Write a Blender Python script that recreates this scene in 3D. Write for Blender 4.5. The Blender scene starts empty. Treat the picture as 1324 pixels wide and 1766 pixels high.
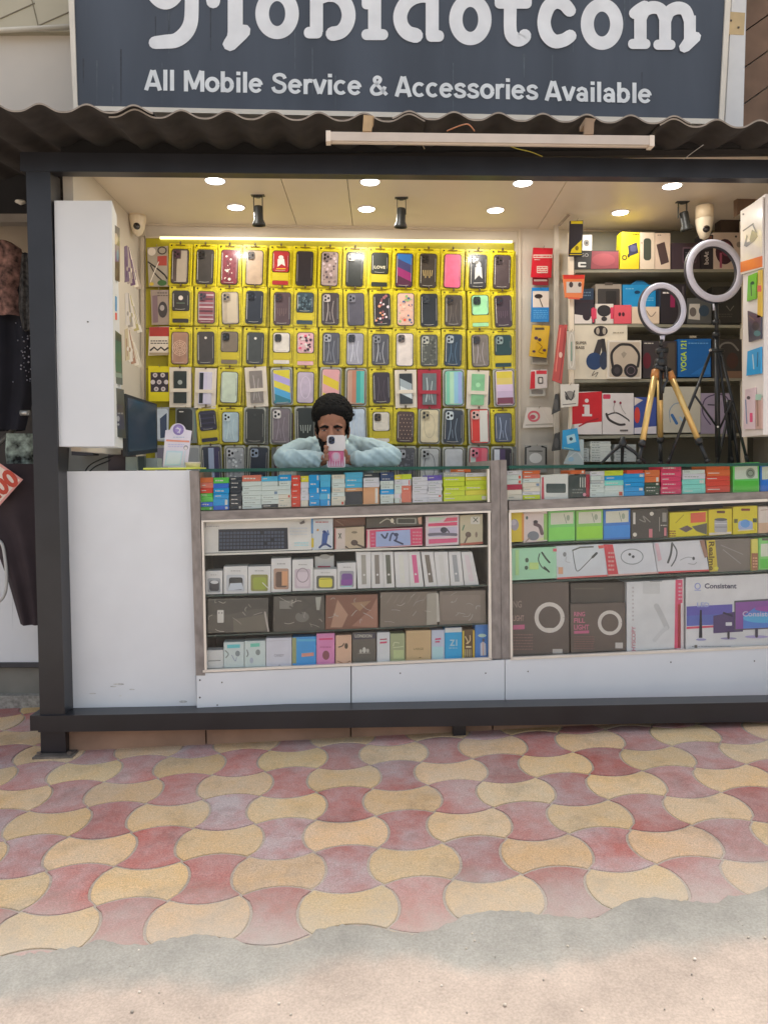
import bpy, bmesh, math, random
from mathutils import Vector, Matrix
random.seed(7)
sc = bpy.context.scene
COL = sc.collection

# ------------------------------------------------------------------ camera
FPX = 1326.0; PITCH = .045; ROLL = .012
CAM = Vector((0, 0, 1.08))
_f = Vector((0, math.cos(PITCH), -math.sin(PITCH)))
_r0 = Vector((1, 0, 0)); _u0 = Vector((0, math.sin(PITCH), math.cos(PITCH)))
_r = math.cos(ROLL)*_r0 - math.sin(ROLL)*_u0
_u = math.cos(ROLL)*_u0 + math.sin(ROLL)*_r0
cd = bpy.data.cameras.new('camera'); cam = bpy.data.objects.new('camera', cd); COL.objects.link(cam)
cam.matrix_world = Matrix(((_r.x, _u.x, -_f.x, CAM.x), (_r.y, _u.y, -_f.y, CAM.y), (_r.z, _u.z, -_f.z, CAM.z), (0, 0, 0, 1)))
cd.sensor_fit = 'VERTICAL'; cd.sensor_height = 36; cd.lens = 36*FPX/1766; cd.clip_end = 500; cd.clip_start = .05
sc.camera = cam
# ------------------------------------------------------------------ world, sun, exposure
SUN_EL, SUN_AZ = math.radians(66), math.radians(8)      # high, just behind the shop: its front is in open shade
w = bpy.data.worlds.new("World"); sc.world = w; w.use_nodes = True
nt = w.node_tree; nt.nodes.clear()
sky = nt.nodes.new('ShaderNodeTexSky'); sky.sky_type = 'NISHITA'; sky.sun_disc = False
sky.sun_elevation = SUN_EL; sky.sun_rotation = SUN_AZ; sky.dust_density = 6; sky.air_density = 1.2
hs = nt.nodes.new('ShaderNodeHueSaturation'); hs.inputs['Saturation'].default_value = .5
bg = nt.nodes.new('ShaderNodeBackground'); bg.inputs['Strength'].default_value = .15
wo = nt.nodes.new('ShaderNodeOutputWorld')
nt.links.new(sky.outputs[0], hs.inputs['Color']); nt.links.new(hs.outputs[0], bg.inputs[0]); nt.links.new(bg.outputs[0], wo.inputs[0])
sl = bpy.data.lights.new('sun', 'SUN'); sl.energy = .5; sl.angle = math.radians(12); sl.color = (1, .96, .9)
so = bpy.data.objects.new('sun', sl); COL.objects.link(so)
sdir = Vector((math.sin(SUN_AZ)*math.cos(SUN_EL), math.cos(SUN_AZ)*math.cos(SUN_EL), math.sin(SUN_EL)))
so.rotation_euler = sdir.to_track_quat('Z', 'Y').to_euler(); so.location = (2, 6, 8)
sc.view_settings.view_transform = 'Standard'; sc.view_settings.look = 'None'
sc.view_settings.exposure = 1.02; sc.view_settings.gamma = 1
sc.cycles.max_bounces = 7; sc.cycles.transparent_max_bounces = 16; sc.cycles.sample_clamp_indirect = 4

# ------------------------------------------------------------------ pixel geometry helpers
def ray(px, py):
    return _f + _r*((px-662)/FPX) + _u*((883-py)/FPX)
def atY(px, py, Y):
    d = ray(px, py); return CAM + d*(Y/d.y)
def atZ(px, py, z):
    d = ray(px, py); return CAM + d*((z-CAM.z)/d.z)
GN = Vector((-.01838, -.06636, .99763)).normalized(); GH = 1.25
def atG(px, py):
    d = ray(px, py); return CAM + d*(-GH/GN.dot(d))
def gz(x, y):
    return CAM.z - (GH + GN.x*x + GN.y*y)/GN.z
class Pl:
    """upright plane through (x0,y0); u runs to the viewer's right, n into the plane"""
    def __init__(s, x0, y0, u):
        s.p = Vector((x0, y0, 0)); s.u = Vector((u[0], u[1], 0)).normalized(); s.n = Vector((-s.u.y, s.u.x, 0))
    def w(s, px, py, off=0):
        d = ray(px, py); p = s.p - s.n*off
        return CAM + d*((p-CAM).dot(s.n)/d.dot(s.n))
    def uz(s, px, py, off=0):
        q = s.w(px, py, off); return (q-s.p).dot(s.u), q.z
    def pt(s, u, z, inn=0):
        v = s.p + s.u*u + s.n*inn; return Vector((v.x, v.y, z))
    def mat(s, u, z, off=0):
        o = s.pt(u, z, -off)
        return Matrix(((s.u.x, s.n.x, 0, o.x), (s.u.y, s.n.y, 0, o.y), (0, 0, 1, o.z), (0, 0, 0, 1)))
PF = Pl(-1.3, 2.98, (1, .03))         # steel frame
PC = Pl(-.748, 3.06, (1, .108))       # show counter
PK = Pl(-1.27, 3.075, (1, .03))       # white blocks beside the post
PB = Pl(-1.21, 3.90, (1, .08))        # back wall
PR = Pl(.9, 3.84, (1, .08))           # shelf fronts
PS = Pl(-1.3, 3.28, (1, .085))        # sign
PLS = Pl(-1.061, 3.0, (0, 1))        # inner side of the left cabinet
PRS = Pl(1.549, 3.15, (0, -1))        # inner side of the right cabinet

# ------------------------------------------------------------------ materials
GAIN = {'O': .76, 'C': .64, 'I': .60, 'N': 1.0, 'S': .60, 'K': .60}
_mc = {}
def lin(h, g=1.0, cap=.86):
    h = h.lstrip('#')
    if len(h) == 3: h = ''.join(c*2 for c in h)
    o = []
    for i in (0, 2, 4):
        c = int(h[i:i+2], 16)/255
        c = c/12.92 if c <= .04045 else ((c+.055)/1.055)**2.4
        o.append(c/g)
    k = min(1, cap/max(max(o), 1e-6)); return [q*k for q in o]
def M(h, z='C', rough=.5, metal=0, spec=.5, var=.1, scale=9, emit=0, coat=0, bump=0, stretch=None):
    key = (h, z, rough, metal, spec, var, scale, emit, coat, bump, stretch)
    if key in _mc: return _mc[key]
    m = bpy.data.materials.new('m_'+h.strip('#')+'_'+z); m.use_nodes = True
    n = m.node_tree; b = n.nodes['Principled BSDF']
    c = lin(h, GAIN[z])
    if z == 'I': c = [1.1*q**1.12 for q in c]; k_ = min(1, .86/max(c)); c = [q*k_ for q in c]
    b.inputs['Roughness'].default_value = rough; b.inputs['Metallic'].default_value = metal
    b.inputs['Specular IOR Level'].default_value = spec
    if coat: b.inputs['Coat Weight'].default_value = coat; b.inputs['Coat Roughness'].default_value = .12
    if emit:
        b.inputs['Emission Color'].default_value = (*lin(h), 1); b.inputs['Emission Strength'].default_value = emit
    tc = n.nodes.new('ShaderNodeTexCoord'); no = n.nodes.new('ShaderNodeTexNoise')
    no.inputs['Scale'].default_value = scale; no.inputs['Detail'].default_value = 4
    src = tc.outputs['Object']
    if stretch:
        mp = n.nodes.new('ShaderNodeMapping'); mp.inputs['Scale'].default_value = stretch
        n.links.new(src, mp.inputs[0]); src = mp.outputs[0]
    n.links.new(src, no.inputs['Vector'])
    mr = n.nodes.new('ShaderNodeMapRange'); mr.inputs[1].default_value = .3; mr.inputs[2].default_value = .7
    mr.inputs[3].default_value = 1-var; mr.inputs[4].default_value = 1+var*.6
    n.links.new(no.outputs[0], mr.inputs[0])
    mx = n.nodes.new('ShaderNodeVectorMath'); mx.operation = 'SCALE'; mx.inputs[0].default_value = c
    n.links.new(mr.outputs[0], mx.inputs['Scale']); n.links.new(mx.outputs[0], b.inputs['Base Color'])
    if bump:
        bp = n.nodes.new('ShaderNodeBump'); bp.inputs['Strength'].default_value = bump; bp.inputs['Distance'].default_value = .004
        n.links.new(no.outputs[0], bp.inputs['Height']); n.links.new(bp.outputs[0], b.inputs['Normal'])
    _mc[key] = m; return m
def glass_mat(name, tint, gloss_rough=.02, strength=1.0, film=0.0):
    if name in _mc: return _mc[name]
    m = bpy.data.materials.new(name); m.use_nodes = True; n = m.node_tree; n.nodes.clear()
    tr = n.nodes.new('ShaderNodeBsdfTransparent'); tr.inputs[0].default_value = (*tint, 1)
    gl = n.nodes.new('ShaderNodeBsdfGlossy'); gl.inputs['Roughness'].default_value = gloss_rough
    fr = n.nodes.new('ShaderNodeFresnel'); fr.inputs[0].default_value = 1.5
    ml = n.nodes.new('ShaderNodeMath'); ml.operation = 'MULTIPLY'; ml.inputs[1].default_value = strength
    mx = n.nodes.new('ShaderNodeMixShader'); o = n.nodes.new('ShaderNodeOutputMaterial')
    n.links.new(fr.outputs[0], ml.inputs[0]); n.links.new(ml.outputs[0], mx.inputs[0])
    n.links.new(tr.outputs[0], mx.inputs[1]); n.links.new(gl.outputs[0], mx.inputs[2])
    last = mx
    if film:
        df = n.nodes.new('ShaderNodeBsdfDiffuse'); df.inputs[0].default_value = (.7, .7, .7, 1)
        no = n.nodes.new('ShaderNodeTexNoise'); no.inputs['Scale'].default_value = 6; no.inputs['Detail'].default_value = 6
        tc = n.nodes.new('ShaderNodeTexCoord'); n.links.new(tc.outputs['Object'], no.inputs['Vector'])
        mm = n.nodes.new('ShaderNodeMath'); mm.operation = 'MULTIPLY'; mm.inputs[1].default_value = film*2
        n.links.new(no.outputs[0], mm.inputs[0])
        m2 = n.nodes.new('ShaderNodeMixShader'); n.links.new(mm.outputs[0], m2.inputs[0])
        n.links.new(mx.outputs[0], m2.inputs[1]); n.links.new(df.outputs[0], m2.inputs[2]); last = m2
    n.links.new(last.outputs[0], o.inputs[0]); _mc[name] = m; return m

# ------------------------------------------------------------------ mesh builder
_tx = {}
def text_mesh(s, bold):
    k = (s, bold)
    if k in _tx: return _tx[k]
    cu = bpy.data.curves.new('t', 'FONT'); cu.body = s; cu.offset = bold; cu.resolution_u = 3
    ob = bpy.data.objects.new('t', cu); COL.objects.link(ob)
    dg = bpy.context.evaluated_depsgraph_get()
    me = bpy.data.meshes.new_from_object(ob.evaluated_get(dg))
    vs = [(v.co.x, v.co.y) for v in me.vertices]; fs = [tuple(p.vertices) for p in me.polygons]
    bpy.data.meshes.remove(me); bpy.data.objects.remove(ob); bpy.data.curves.remove(cu)
    xs = [v[0] for v in vs] or [0]; ys = [v[1] for v in vs] or [0]
    x0, x1, y0, y1 = min(xs), max(xs), min(ys), max(ys)
    vs = [((x-x0)/max(x1-x0, 1e-6), (y-y0)/max(y1-y0, 1e-6)) for x, y in vs]
    _tx[k] = (vs, fs); return _tx[k]
class MB:
    def __init__(s): s.v = []; s.f = []; s.m = []; s.mats = []; s.sm = []
    def mi(s, m):
        if m not in s.mats: s.mats.append(m)
        return s.mats.index(m)
    def add(s, vs, fs, m, smooth=False):
        o = len(s.v); s.v += [tuple(v) for v in vs]; k = s.mi(m)
        for f in fs: s.f.append(tuple(i+o for i in f)); s.m.append(k); s.sm.append(smooth)
        return s
    def box(s, x0, x1, y0, y1, z0, z1, m):
        return s.add([(x0, y0, z0), (x1, y0, z0), (x1, y1, z0), (x0, y1, z0), (x0, y0, z1), (x1, y0, z1), (x1, y1, z1), (x0, y1, z1)],
                     [(0, 3, 2, 1), (4, 5, 6, 7), (0, 1, 5, 4), (1, 2, 6, 5), (2, 3, 7, 6), (3, 0, 4, 7)], m)
    def prism(s, poly, y0, y1, m, smooth=False):
        """poly: (x,z) points; front face at y0, back at y1"""
        n = len(poly); a = sum(poly[i][0]*poly[(i+1) % n][1]-poly[(i+1) % n][0]*poly[i][1] for i in range(n))
        if a < 0: poly = poly[::-1]
        vs = [(x, y0, z) for x, z in poly]+[(x, y1, z) for x, z in poly]
        s.add(vs, [tuple(range(n)), tuple(range(2*n-1, n-1, -1))], m)
        return s.add(vs, [(i, i+n, (i+1) % n+n, (i+1) % n) for i in range(n)], m, smooth)
    def flat(s, poly, y, m):
        n = len(poly); a = sum(poly[i][0]*poly[(i+1) % n][1]-poly[(i+1) % n][0]*poly[i][1] for i in range(n))
        if a < 0: poly = poly[::-1]
        return s.add([(x, y, z) for x, z in poly], [tuple(range(n))], m)
    def hexa(s, a, b, m):
        """two quads (front a, back b) of 3D points in matching order (counter-clockwise seen from the front)"""
        return s.add(list(a)+list(b), [(0, 1, 2, 3), (7, 6, 5, 4), (0, 4, 5, 1), (1, 5, 6, 2), (2, 6, 7, 3), (3, 7, 4, 0)], m)
    def tube(s, pts, r, m, n=8, closed=False, caps=True):
        pts = [Vector(p) for p in pts]; N = len(pts); rs = r if isinstance(r, (list, tuple)) else [r]*N
        vs = []; up = None
        for i, p in enumerate(pts):
            a = pts[(i-1) % N] if (i or closed) else p; b = pts[(i+1) % N] if (i < N-1 or closed) else p
            t = (b-a).normalized()
            if up is None: up = Vector((0, 0, 1)) if abs(t.z) < .9 else Vector((1, 0, 0))
            x = t.cross(up).normalized(); up = x.cross(t).normalized()
            for k in range(n):
                an = 2*math.pi*k/n; vs.append(p+(x*math.cos(an)+up*math.sin(an))*rs[i])
        fs = []
        for i in range(N if closed else N-1):
            j = (i+1) % N
            for k in range(n): fs.append((i*n+k, i*n+(k+1) % n, j*n+(k+1) % n, j*n+k))
        if not closed and caps: fs += [tuple(range(n-1, -1, -1)), tuple((N-1)*n+k for k in range(n))]
        return s.add(vs, fs, m, True)
    def lathe(s, prof, c, m, n=24, axis='z', smooth=True):
        vs = []; c = Vector(c)
        for (r, h) in prof:
            for k in range(n):
                a = 2*math.pi*k/n; x, y = r*math.cos(a), r*math.sin(a)
                d = (x, y, h) if axis == 'z' else (x, h, y)
                vs.append(c+Vector(d))
        P = len(prof); fs = []
        for i in range(P-1):
            for k in range(n):
                q = (i*n+k, i*n+(k+1) % n, (i+1)*n+(k+1) % n, (i+1)*n+k); fs.append(q if axis == 'z' else q[::-1])
        return s.add(vs, fs, m, smooth)
    def build(s, name, parent=None, mw=None):
        me = bpy.data.meshes.new(name); me.from_pydata(s.v, [], s.f)
        for m in s.mats: me.materials.append(m)
        me.polygons.foreach_set('material_index', s.m); me.polygons.foreach_set('use_smooth', s.sm); me.update()
        o = bpy.data.objects.new(name, me); COL.objects.link(o)
        if parent is not None: o.parent = parent
        if mw is not None: o.matrix_world = mw
        return o
def tag(o, label=None, cat=None, group=None, kind=None):
    if label: o['label'] = label
    if cat: o['category'] = cat
    if group: o['group'] = group
    if kind: o['kind'] = kind
    return o
def empty(name, mw, label, cat, group=None):
    o = bpy.data.objects.new(name, None); COL.objects.link(o); o.empty_display_size = .05
    o.matrix_world = mw if isinstance(mw, Matrix) else Matrix.Translation(mw)
    return tag(o, label, cat, group)
def rrect(x0, x1, z0, z1, r, n=4):
    o = []
    for cx, cz, a in ((x1-r, z1-r, 0), (x0+r, z1-r, 90), (x0+r, z0+r, 180), (x1-r, z0+r, 270)):
        for k in range(n+1):
            t = math.radians(a+90*k/n); o.append((cx+r*math.cos(t), cz+r*math.sin(t)))
    return o
def oval(cx, cz, rx, rz, n=20, a0=0, a1=360):
    return [(cx+rx*math.cos(math.radians(a0+(a1-a0)*k/n)), cz+rz*math.sin(math.radians(a0+(a1-a0)*k/n))) for k in range(n if a1-a0 == 360 else n+1)]
LAY = .00028
def stroke_poly(pts, wd):
    """polyline outline with round ends"""
    P = [Vector(p) for p in pts]; L = []; R = []
    ws = wd if isinstance(wd, (list, tuple)) else [wd]*len(P)
    for i, p in enumerate(P):
        t = (P[min(i+1, len(P)-1)]-P[max(i-1, 0)]); t = t.normalized() if t.length else Vector((1, 0))
        nn = Vector((-t.y, t.x))*ws[i]/2; L.append(p+nn); R.append(p-nn)
    t = (P[-1]-P[-2]).normalized(); e = []; k = ws[-1]/2
    for a in range(-60, 61, 30)[::-1]:
        ra = math.radians(a); e.append(P[-1]+Vector((t.x*math.cos(ra)-t.y*math.sin(ra), t.x*math.sin(ra)+t.y*math.cos(ra)))*k)
    t = (P[0]-P[1]).normalized(); b = []; k = ws[0]/2
    for a in range(-60, 61, 30)[::-1]:
        ra = math.radians(a); b.append(P[0]+Vector((t.x*math.cos(ra)-t.y*math.sin(ra), t.x*math.sin(ra)+t.y*math.cos(ra)))*k)
    return L, R, e, b
def stroke(mb, pts, wd, y, m, f=lambda p: p, caps=True):
    L, R, e, b = stroke_poly(pts, wd); L = [f(p) for p in L]; R = [f(p) for p in R]
    n = len(L); vs = [(p[0], y, p[1]) for p in L]+[(p[0], y, p[1]) for p in R]
    def up(face):
        a = 0
        for i in range(len(face)):
            p, q = vs[face[i]], vs[face[(i+1) % len(face)]]; a += p[0]*q[2]-q[0]*p[2]
        return face if a > 0 else face[::-1]
    fs = [up((i, i+1, n+i+1, n+i)) for i in range(n-1)]
    if caps:
        for side, arc, ends in ((n-1, e, 1), (0, b, 0)):
            o = len(vs); vs += [(f(p)[0], y, f(p)[1]) for p in arc]
            ring = ([side]+list(range(o, o+len(arc)))+[n+side]) if ends else ([n+side]+list(range(o, o+len(arc)))+[side])
            fs.append(up(tuple(ring)))
    mb.add(vs, fs, m)
def smooth_path(pts, k=6):
    """Catmull-Rom through the points"""
    P = [pts[0]]+list(pts)+[pts[-1]]; o = []
    for i in range(1, len(P)-2):
        p0, p1, p2, p3 = (Vector(q) for q in P[i-1:i+3])
        for j in range(k):
            t = j/k; o.append(tuple(.5*((2*p1)+(p2-p0)*t+(2*p0-5*p1+4*p2-p3)*t*t+(3*p1-p0-3*p2+p3)*t**3)))
    o.append(tuple(pts[-1])); return o
def paint(mb, art, L, y0, z='C', rough=.45, coat=0):
    """lay printed shapes and painted glints, given in photo pixels, on the face at y0; L maps pixels to the face"""
    y = y0; lay = LAY if len(art) < 12 else max(.00009, .0032/len(art))
    for a in art:
        y -= lay; k = a[0]; m = M(a[-1], z, rough, coat=coat) if isinstance(a[-1], str) else None
        if k == 'r': mb.flat([L(a[1], a[4]), L(a[3], a[4]), L(a[3], a[2]), L(a[1], a[2])], y, m)
        elif k == 'rr':
            mb.flat([L(x, q) for x, q in rrect(a[1], a[3], a[2], a[4], a[5])], y, m)
        elif k == 'p': mb.flat([L(*p) for p in a[1]], y, m)
        elif k == 'e': mb.flat([L(*p) for p in oval(a[1], a[2], a[3], a[4])], y, m)
        elif k == 'l': stroke(mb, a[1], a[2], y, m, lambda p: L(*p))
        elif k == 'c': stroke(mb, smooth_path(a[1]), a[2], y, m, lambda p: L(*p))
        elif k == 'o':
            o = oval(a[1], a[2], a[3], a[4], 24); stroke(mb, o+[o[0]], a[5], y, m, lambda p: L(*p), caps=False)
        elif k == 't':      # text in a box: x0,y0,x1,y1,string,bold,colour
            vs, fs = text_mesh(a[5], a[6])
            mb.add([(lambda q: (q[0], y, q[1]))(L(a[1]+(a[3]-a[1])*u, a[4]+(a[2]-a[4])*v)) for u, v in vs], fs, m)
        elif k == 'v':      # text running upwards
            vs, fs = text_mesh(a[5], a[6])
            mb.add([(lambda q: (q[0], y, q[1]))(L(a[3]+(a[1]-a[3])*v, a[4]+(a[2]-a[4])*u)) for u, v in vs], fs, m)
        elif k == 'w':      # text running downwards
            vs, fs = text_mesh(a[5], a[6])
            mb.add([(lambda q: (q[0], y, q[1]))(L(a[1]+(a[3]-a[1])*v, a[2]+(a[4]-a[2])*u)) for u, v in vs], fs, m)
        elif k == 'q':      # rows of small print
            x0, y_0, x1, y1, nl = a[1:6]; rr = random.Random(int(x0*7+y_0))
            for i in range(nl):
                yy = y_0+(y1-y_0)*(i+.5)/nl; h = (y1-y_0)/nl*.22; xx = x0
                while xx < x1-1:
                    wd = min(rr.uniform(2, 6), x1-xx); mb.flat([L(xx, yy+h), L(xx+wd, yy+h), L(xx+wd, yy-h), L(xx, yy-h)], y, m); xx += wd+1
    return y
def quad_of(r):
    if len(r) == 4 and not isinstance(r[0], tuple): x0, y0, x1, y1 = r; return [(x0, y1), (x1, y1), (x1, y0), (x0, y0)]
    return list(r)
def item(name, label, cat, pl, r, depth, col, art=(), group=None, off=0, z='C', rough=.45, coat=0, parent=None, edge=None):
    """a box whose front face covers the quad r (photo pixels: bl, br, tr, tl) on plane pl"""
    q = quad_of(r); P = [pl.uz(x, y, off) for x, y in q]
    u0 = (P[0][0]+P[1][0])/2; z0 = min(P[0][1], P[1][1])
    L = lambda x, y: (lambda t: (t[0]-u0, t[1]-z0))(pl.uz(x, y, off))
    mb = MB(); m = M(col, z, rough, coat=coat)
    mb.prism([(p[0]-u0, p[1]-z0) for p in P], 0, depth, m)
    paint(mb, art, L, 0, z, rough, coat)
    o = mb.build(name, parent, pl.mat(u0, z0, off))
    if label: tag(o, label, cat, group)
    return o
ORD = ['first', 'second', 'third', 'fourth', 'fifth', 'sixth', 'seventh', 'eighth', 'ninth', 'tenth', 'eleventh', 'twelfth', 'thirteenth', 'fourteenth', 'fifteenth']
# ================================================================== ground
def attr_mat(name, base, dust, rough=.85, dmix=.35, sc1=14):
    m = bpy.data.materials.new(name); m.use_nodes = True; n = m.node_tree; b = n.nodes['Principled BSDF']
    at = n.nodes.new('ShaderNodeAttribute'); at.attribute_name = 'tint'
    tc = n.nodes.new('ShaderNodeTexCoord')
    n1 = n.nodes.new('ShaderNodeTexNoise'); n1.inputs['Scale'].default_value = sc1; n1.inputs['Detail'].default_value = 8; n1.inputs['Roughness'].default_value = .65
    n2 = n.nodes.new('ShaderNodeTexNoise'); n2.inputs['Scale'].default_value = 260; n2.inputs['Detail'].default_value = 2
    n3 = n.nodes.new('ShaderNodeTexNoise'); n3.inputs['Scale'].default_value = 2.2; n3.inputs['Detail'].default_value = 4
    for q in (n1, n2, n3): n.links.new(tc.outputs['Object'], q.inputs['Vector'])
    mx = n.nodes.new('ShaderNodeMix'); mx.data_type = 'RGBA'; mx.inputs[6].default_value = (*base, 1); mx.inputs[7].default_value = (*dust, 1)
    r1 = n.nodes.new('ShaderNodeMapRange'); r1.inputs[1].default_value = .35; r1.inputs[2].default_value = .75; r1.inputs[3].default_value = 0; r1.inputs[4].default_value = dmix
    n.links.new(n1.outputs[0], r1.inputs[0])
    r3 = n.nodes.new('ShaderNodeMapRange'); r3.inputs[1].default_value = .4; r3.inputs[2].default_value = .62; r3.inputs[3].default_value = 0; r3.inputs[4].default_value = dmix
    n.links.new(n3.outputs[0], r3.inputs[0])
    ad = n.nodes.new('ShaderNodeMath'); ad.operation = 'ADD'; n.links.new(r1.outputs[0], ad.inputs[0]); n.links.new(r3.outputs[0], ad.inputs[1])
    n.links.new(ad.outputs[0], mx.inputs[0])
    r2 = n.nodes.new('ShaderNodeMapRange'); r2.inputs[1].default_value = .3; r2.inputs[2].default_value = .7; r2.inputs[3].default_value = .76; r2.inputs[4].default_value = 1.2
    n.links.new(n2.outputs[0], r2.inputs[0])
    v = n.nodes.new('ShaderNodeVectorMath'); v.operation = 'SCALE'; n.links.new(mx.outputs[2], v.inputs[0]); n.links.new(r2.outputs[0], v.inputs['Scale'])
    v2 = n.nodes.new('ShaderNodeVectorMath'); v2.operation = 'MULTIPLY'; n.links.new(v.outputs[0], v2.inputs[0]); n.links.new(at.outputs['Color'], v2.inputs[1])
    n6 = n.nodes.new('ShaderNodeTexNoise'); n6.inputs['Scale'].default_value = 5.5; n6.inputs['Detail'].default_value = 9; n6.inputs['Roughness'].default_value = .72; n.links.new(tc.outputs['Object'], n6.inputs['Vector'])
    r6 = n.nodes.new('ShaderNodeMapRange'); r6.inputs[1].default_value = .52; r6.inputs[2].default_value = .72; r6.inputs[3].default_value = 1.04; r6.inputs[4].default_value = .74; n.links.new(n6.outputs[0], r6.inputs[0])
    v3 = n.nodes.new('ShaderNodeVectorMath'); v3.operation = 'SCALE'; n.links.new(v2.outputs[0], v3.inputs[0]); n.links.new(r6.outputs[0], v3.inputs['Scale'])
    sp = n.nodes.new('ShaderNodeSeparateXYZ'); n.links.new(tc.outputs['Object'], sp.inputs[0])
    e1 = n.nodes.new('ShaderNodeMath'); e1.operation = 'MULTIPLY_ADD'; e1.inputs[1].default_value = -.07; n.links.new(sp.outputs['X'], e1.inputs[0]); n.links.new(sp.outputs['Y'], e1.inputs[2])
    e2 = n.nodes.new('ShaderNodeMath'); e2.operation = 'MULTIPLY_ADD'; e2.inputs[1].default_value = -.55; n.links.new(n6.outputs[0], e2.inputs[0]); n.links.new(e1.outputs[0], e2.inputs[2])
    e3 = n.nodes.new('ShaderNodeMapRange'); e3.inputs[1].default_value = 1.52; e3.inputs[2].default_value = 1.86; e3.inputs[3].default_value = .72; e3.inputs[4].default_value = 0; n.links.new(e2.outputs[0], e3.inputs[0])
    e4 = n.nodes.new('ShaderNodeMix'); e4.data_type = 'RGBA'; e4.inputs[7].default_value = (*lin('#bdb5a8', 1.02), 1); n.links.new(e3.outputs[0], e4.inputs[0]); n.links.new(v3.outputs[0], e4.inputs[6])
    n.links.new(e4.outputs[2], b.inputs['Base Color']); b.inputs['Roughness'].default_value = rough; b.inputs['Specular IOR Level'].default_value = .25
    bp = n.nodes.new('ShaderNodeBump'); bp.inputs['Strength'].default_value = .5; bp.inputs['Distance'].default_value = .0015
    n.links.new(n2.outputs[0], bp.inputs['Height']); n.links.new(bp.outputs[0], b.inputs['Normal'])
    return m
GO = atG(343, 1586); E1 = (atG(1096, 1528)-GO)/6; E2 = (atG(147, 1330.6)-GO+3*E1)/5
m_y = attr_mat('paver_yellow', lin('#d6b283', 1.02), lin('#cbb99f', 1.02), dmix=.5)
m_r = attr_mat('paver_red', lin('#b26c60', .95), lin('#b9a29a', .95), dmix=.65)
m_joint = attr_mat('joint_sand', lin('#aa9c8c', 1.0), lin('#b0a294', .8))
def paver_outline(i, j, n=7, bulge=.20):
    c = [(-.5, -.5), (.5, -.5), (.5, .5), (-.5, .5)]; s = 1 if (i+j) % 2 == 0 else -1
    out = []
    for k in range(4):
        a, b = c[k], c[(k+1) % 4]; vert = k in (1, 3)
        d = (bulge if vert else -.155)*s                      # yellow pushes out sideways and is pinched above and below
        nx, ny = ((a[0]+b[0]), (a[1]+b[1]))
        for q in range(n):
            t = q/n; bow = math.sin(math.pi*t)**(.6 if vert else .85)*d
            out.append((a[0]+(b[0]-a[0])*t+nx*bow, a[1]+(b[1]-a[1])*t+ny*bow))
    return out
pv, pf, pm, pc = [], [], [], []
rr = random.Random(3)
for j in range(-3, 13):
    for i in range(-16, 22):
        out = paver_outline(i, j); c = GO+E1*i+E2*j; o = len(pv); n = len(out)
        jz = rr.uniform(-.0012, .0012); yel = (i+j) % 2 == 0
        if yel: t = rr.uniform(.9, 1.06); tint = (t, t*rr.uniform(.97, 1.02), t*rr.uniform(.9, 1.05), 1)
        else:
            t = rr.uniform(.82, 1.08); pk = rr.random() < .3
            tint = (t*(.95 if pk else 1.0), t*(1.05 if pk else .95), t*(1.12 if pk else .97), 1)
        for sc_, h in ((.915, 0), (.955, -.0010), (.962, -.006)):
            for x, y in out:
                p = c+E1*(x*sc_)+E2*(y*sc_); pv.append((p.x, p.y, gz(p.x, p.y)+h+jz))
        fs = [tuple(o+k for k in range(n))]+[(o+n+k, o+n+(k+1) % n, o+(k+1) % n, o+k) for k in range(n)]+[(o+2*n+k, o+2*n+(k+1) % n, o+n+(k+1) % n, o+n+k) for k in range(n)]
        pf += fs; pm += [0 if yel else 1]*len(fs); pc += [tint]*len(fs)
me = bpy.data.meshes.new('paving'); me.from_pydata(pv, [], pf); me.materials.append(m_y); me.materials.append(m_r)
me.polygons.foreach_set('material_index', pm)
ca = me.color_attributes.new('tint', 'FLOAT_COLOR', 'CORNER')
k = 0
for p, c in zip(me.polygons, pc):
    for _ in range(p.loop_total): ca.data[k].color = c; k += 1
me.update(); o = bpy.data.objects.new('pavement', me); COL.objects.link(o); tag(o, kind='structure')
def white_tint(me):
    a = me.color_attributes.new('tint', 'FLOAT_COLOR', 'CORNER')
    for q in a.data: q.color = (1, 1, 1, 1)
mb = MB(); xs = [-60, -4, 4, 60]; ys = [-1.2, 7.5]
def GQ(x, y, dz): return (x, y, gz(x, y)+dz)
mb.add([GQ(-4, -1.2, -.003), GQ(4.2, -1.2, -.003), GQ(4.2, 7.5, -.003), GQ(-4, 7.5, -.003)], [(0, 1, 2, 3)], m_joint)
o = mb.build('pavement_bed'); white_tint(o.data); tag(o, kind='structure')
# the ground all round, level away from the ramp
m_far = M('#a89c8d', 'O', .9, var=.2, scale=1.5)
mb = MB(); g = []
X = [-60, -4, 4.2, 60]; Yv = [-60, -1.2, 7.5, 60]
for y in Yv:
    for x in X:
        xx = min(max(x, -4), 4.2); yy = min(max(y, -1.2), 7.5); g.append((x, y, gz(xx, yy)-.008))
mb.add(g, [(a, a+1, a+5, a+4) for a in (0, 1, 2, 4, 6, 8, 9, 10)], m_far)
tag(mb.build('ground'), kind='structure')
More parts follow.
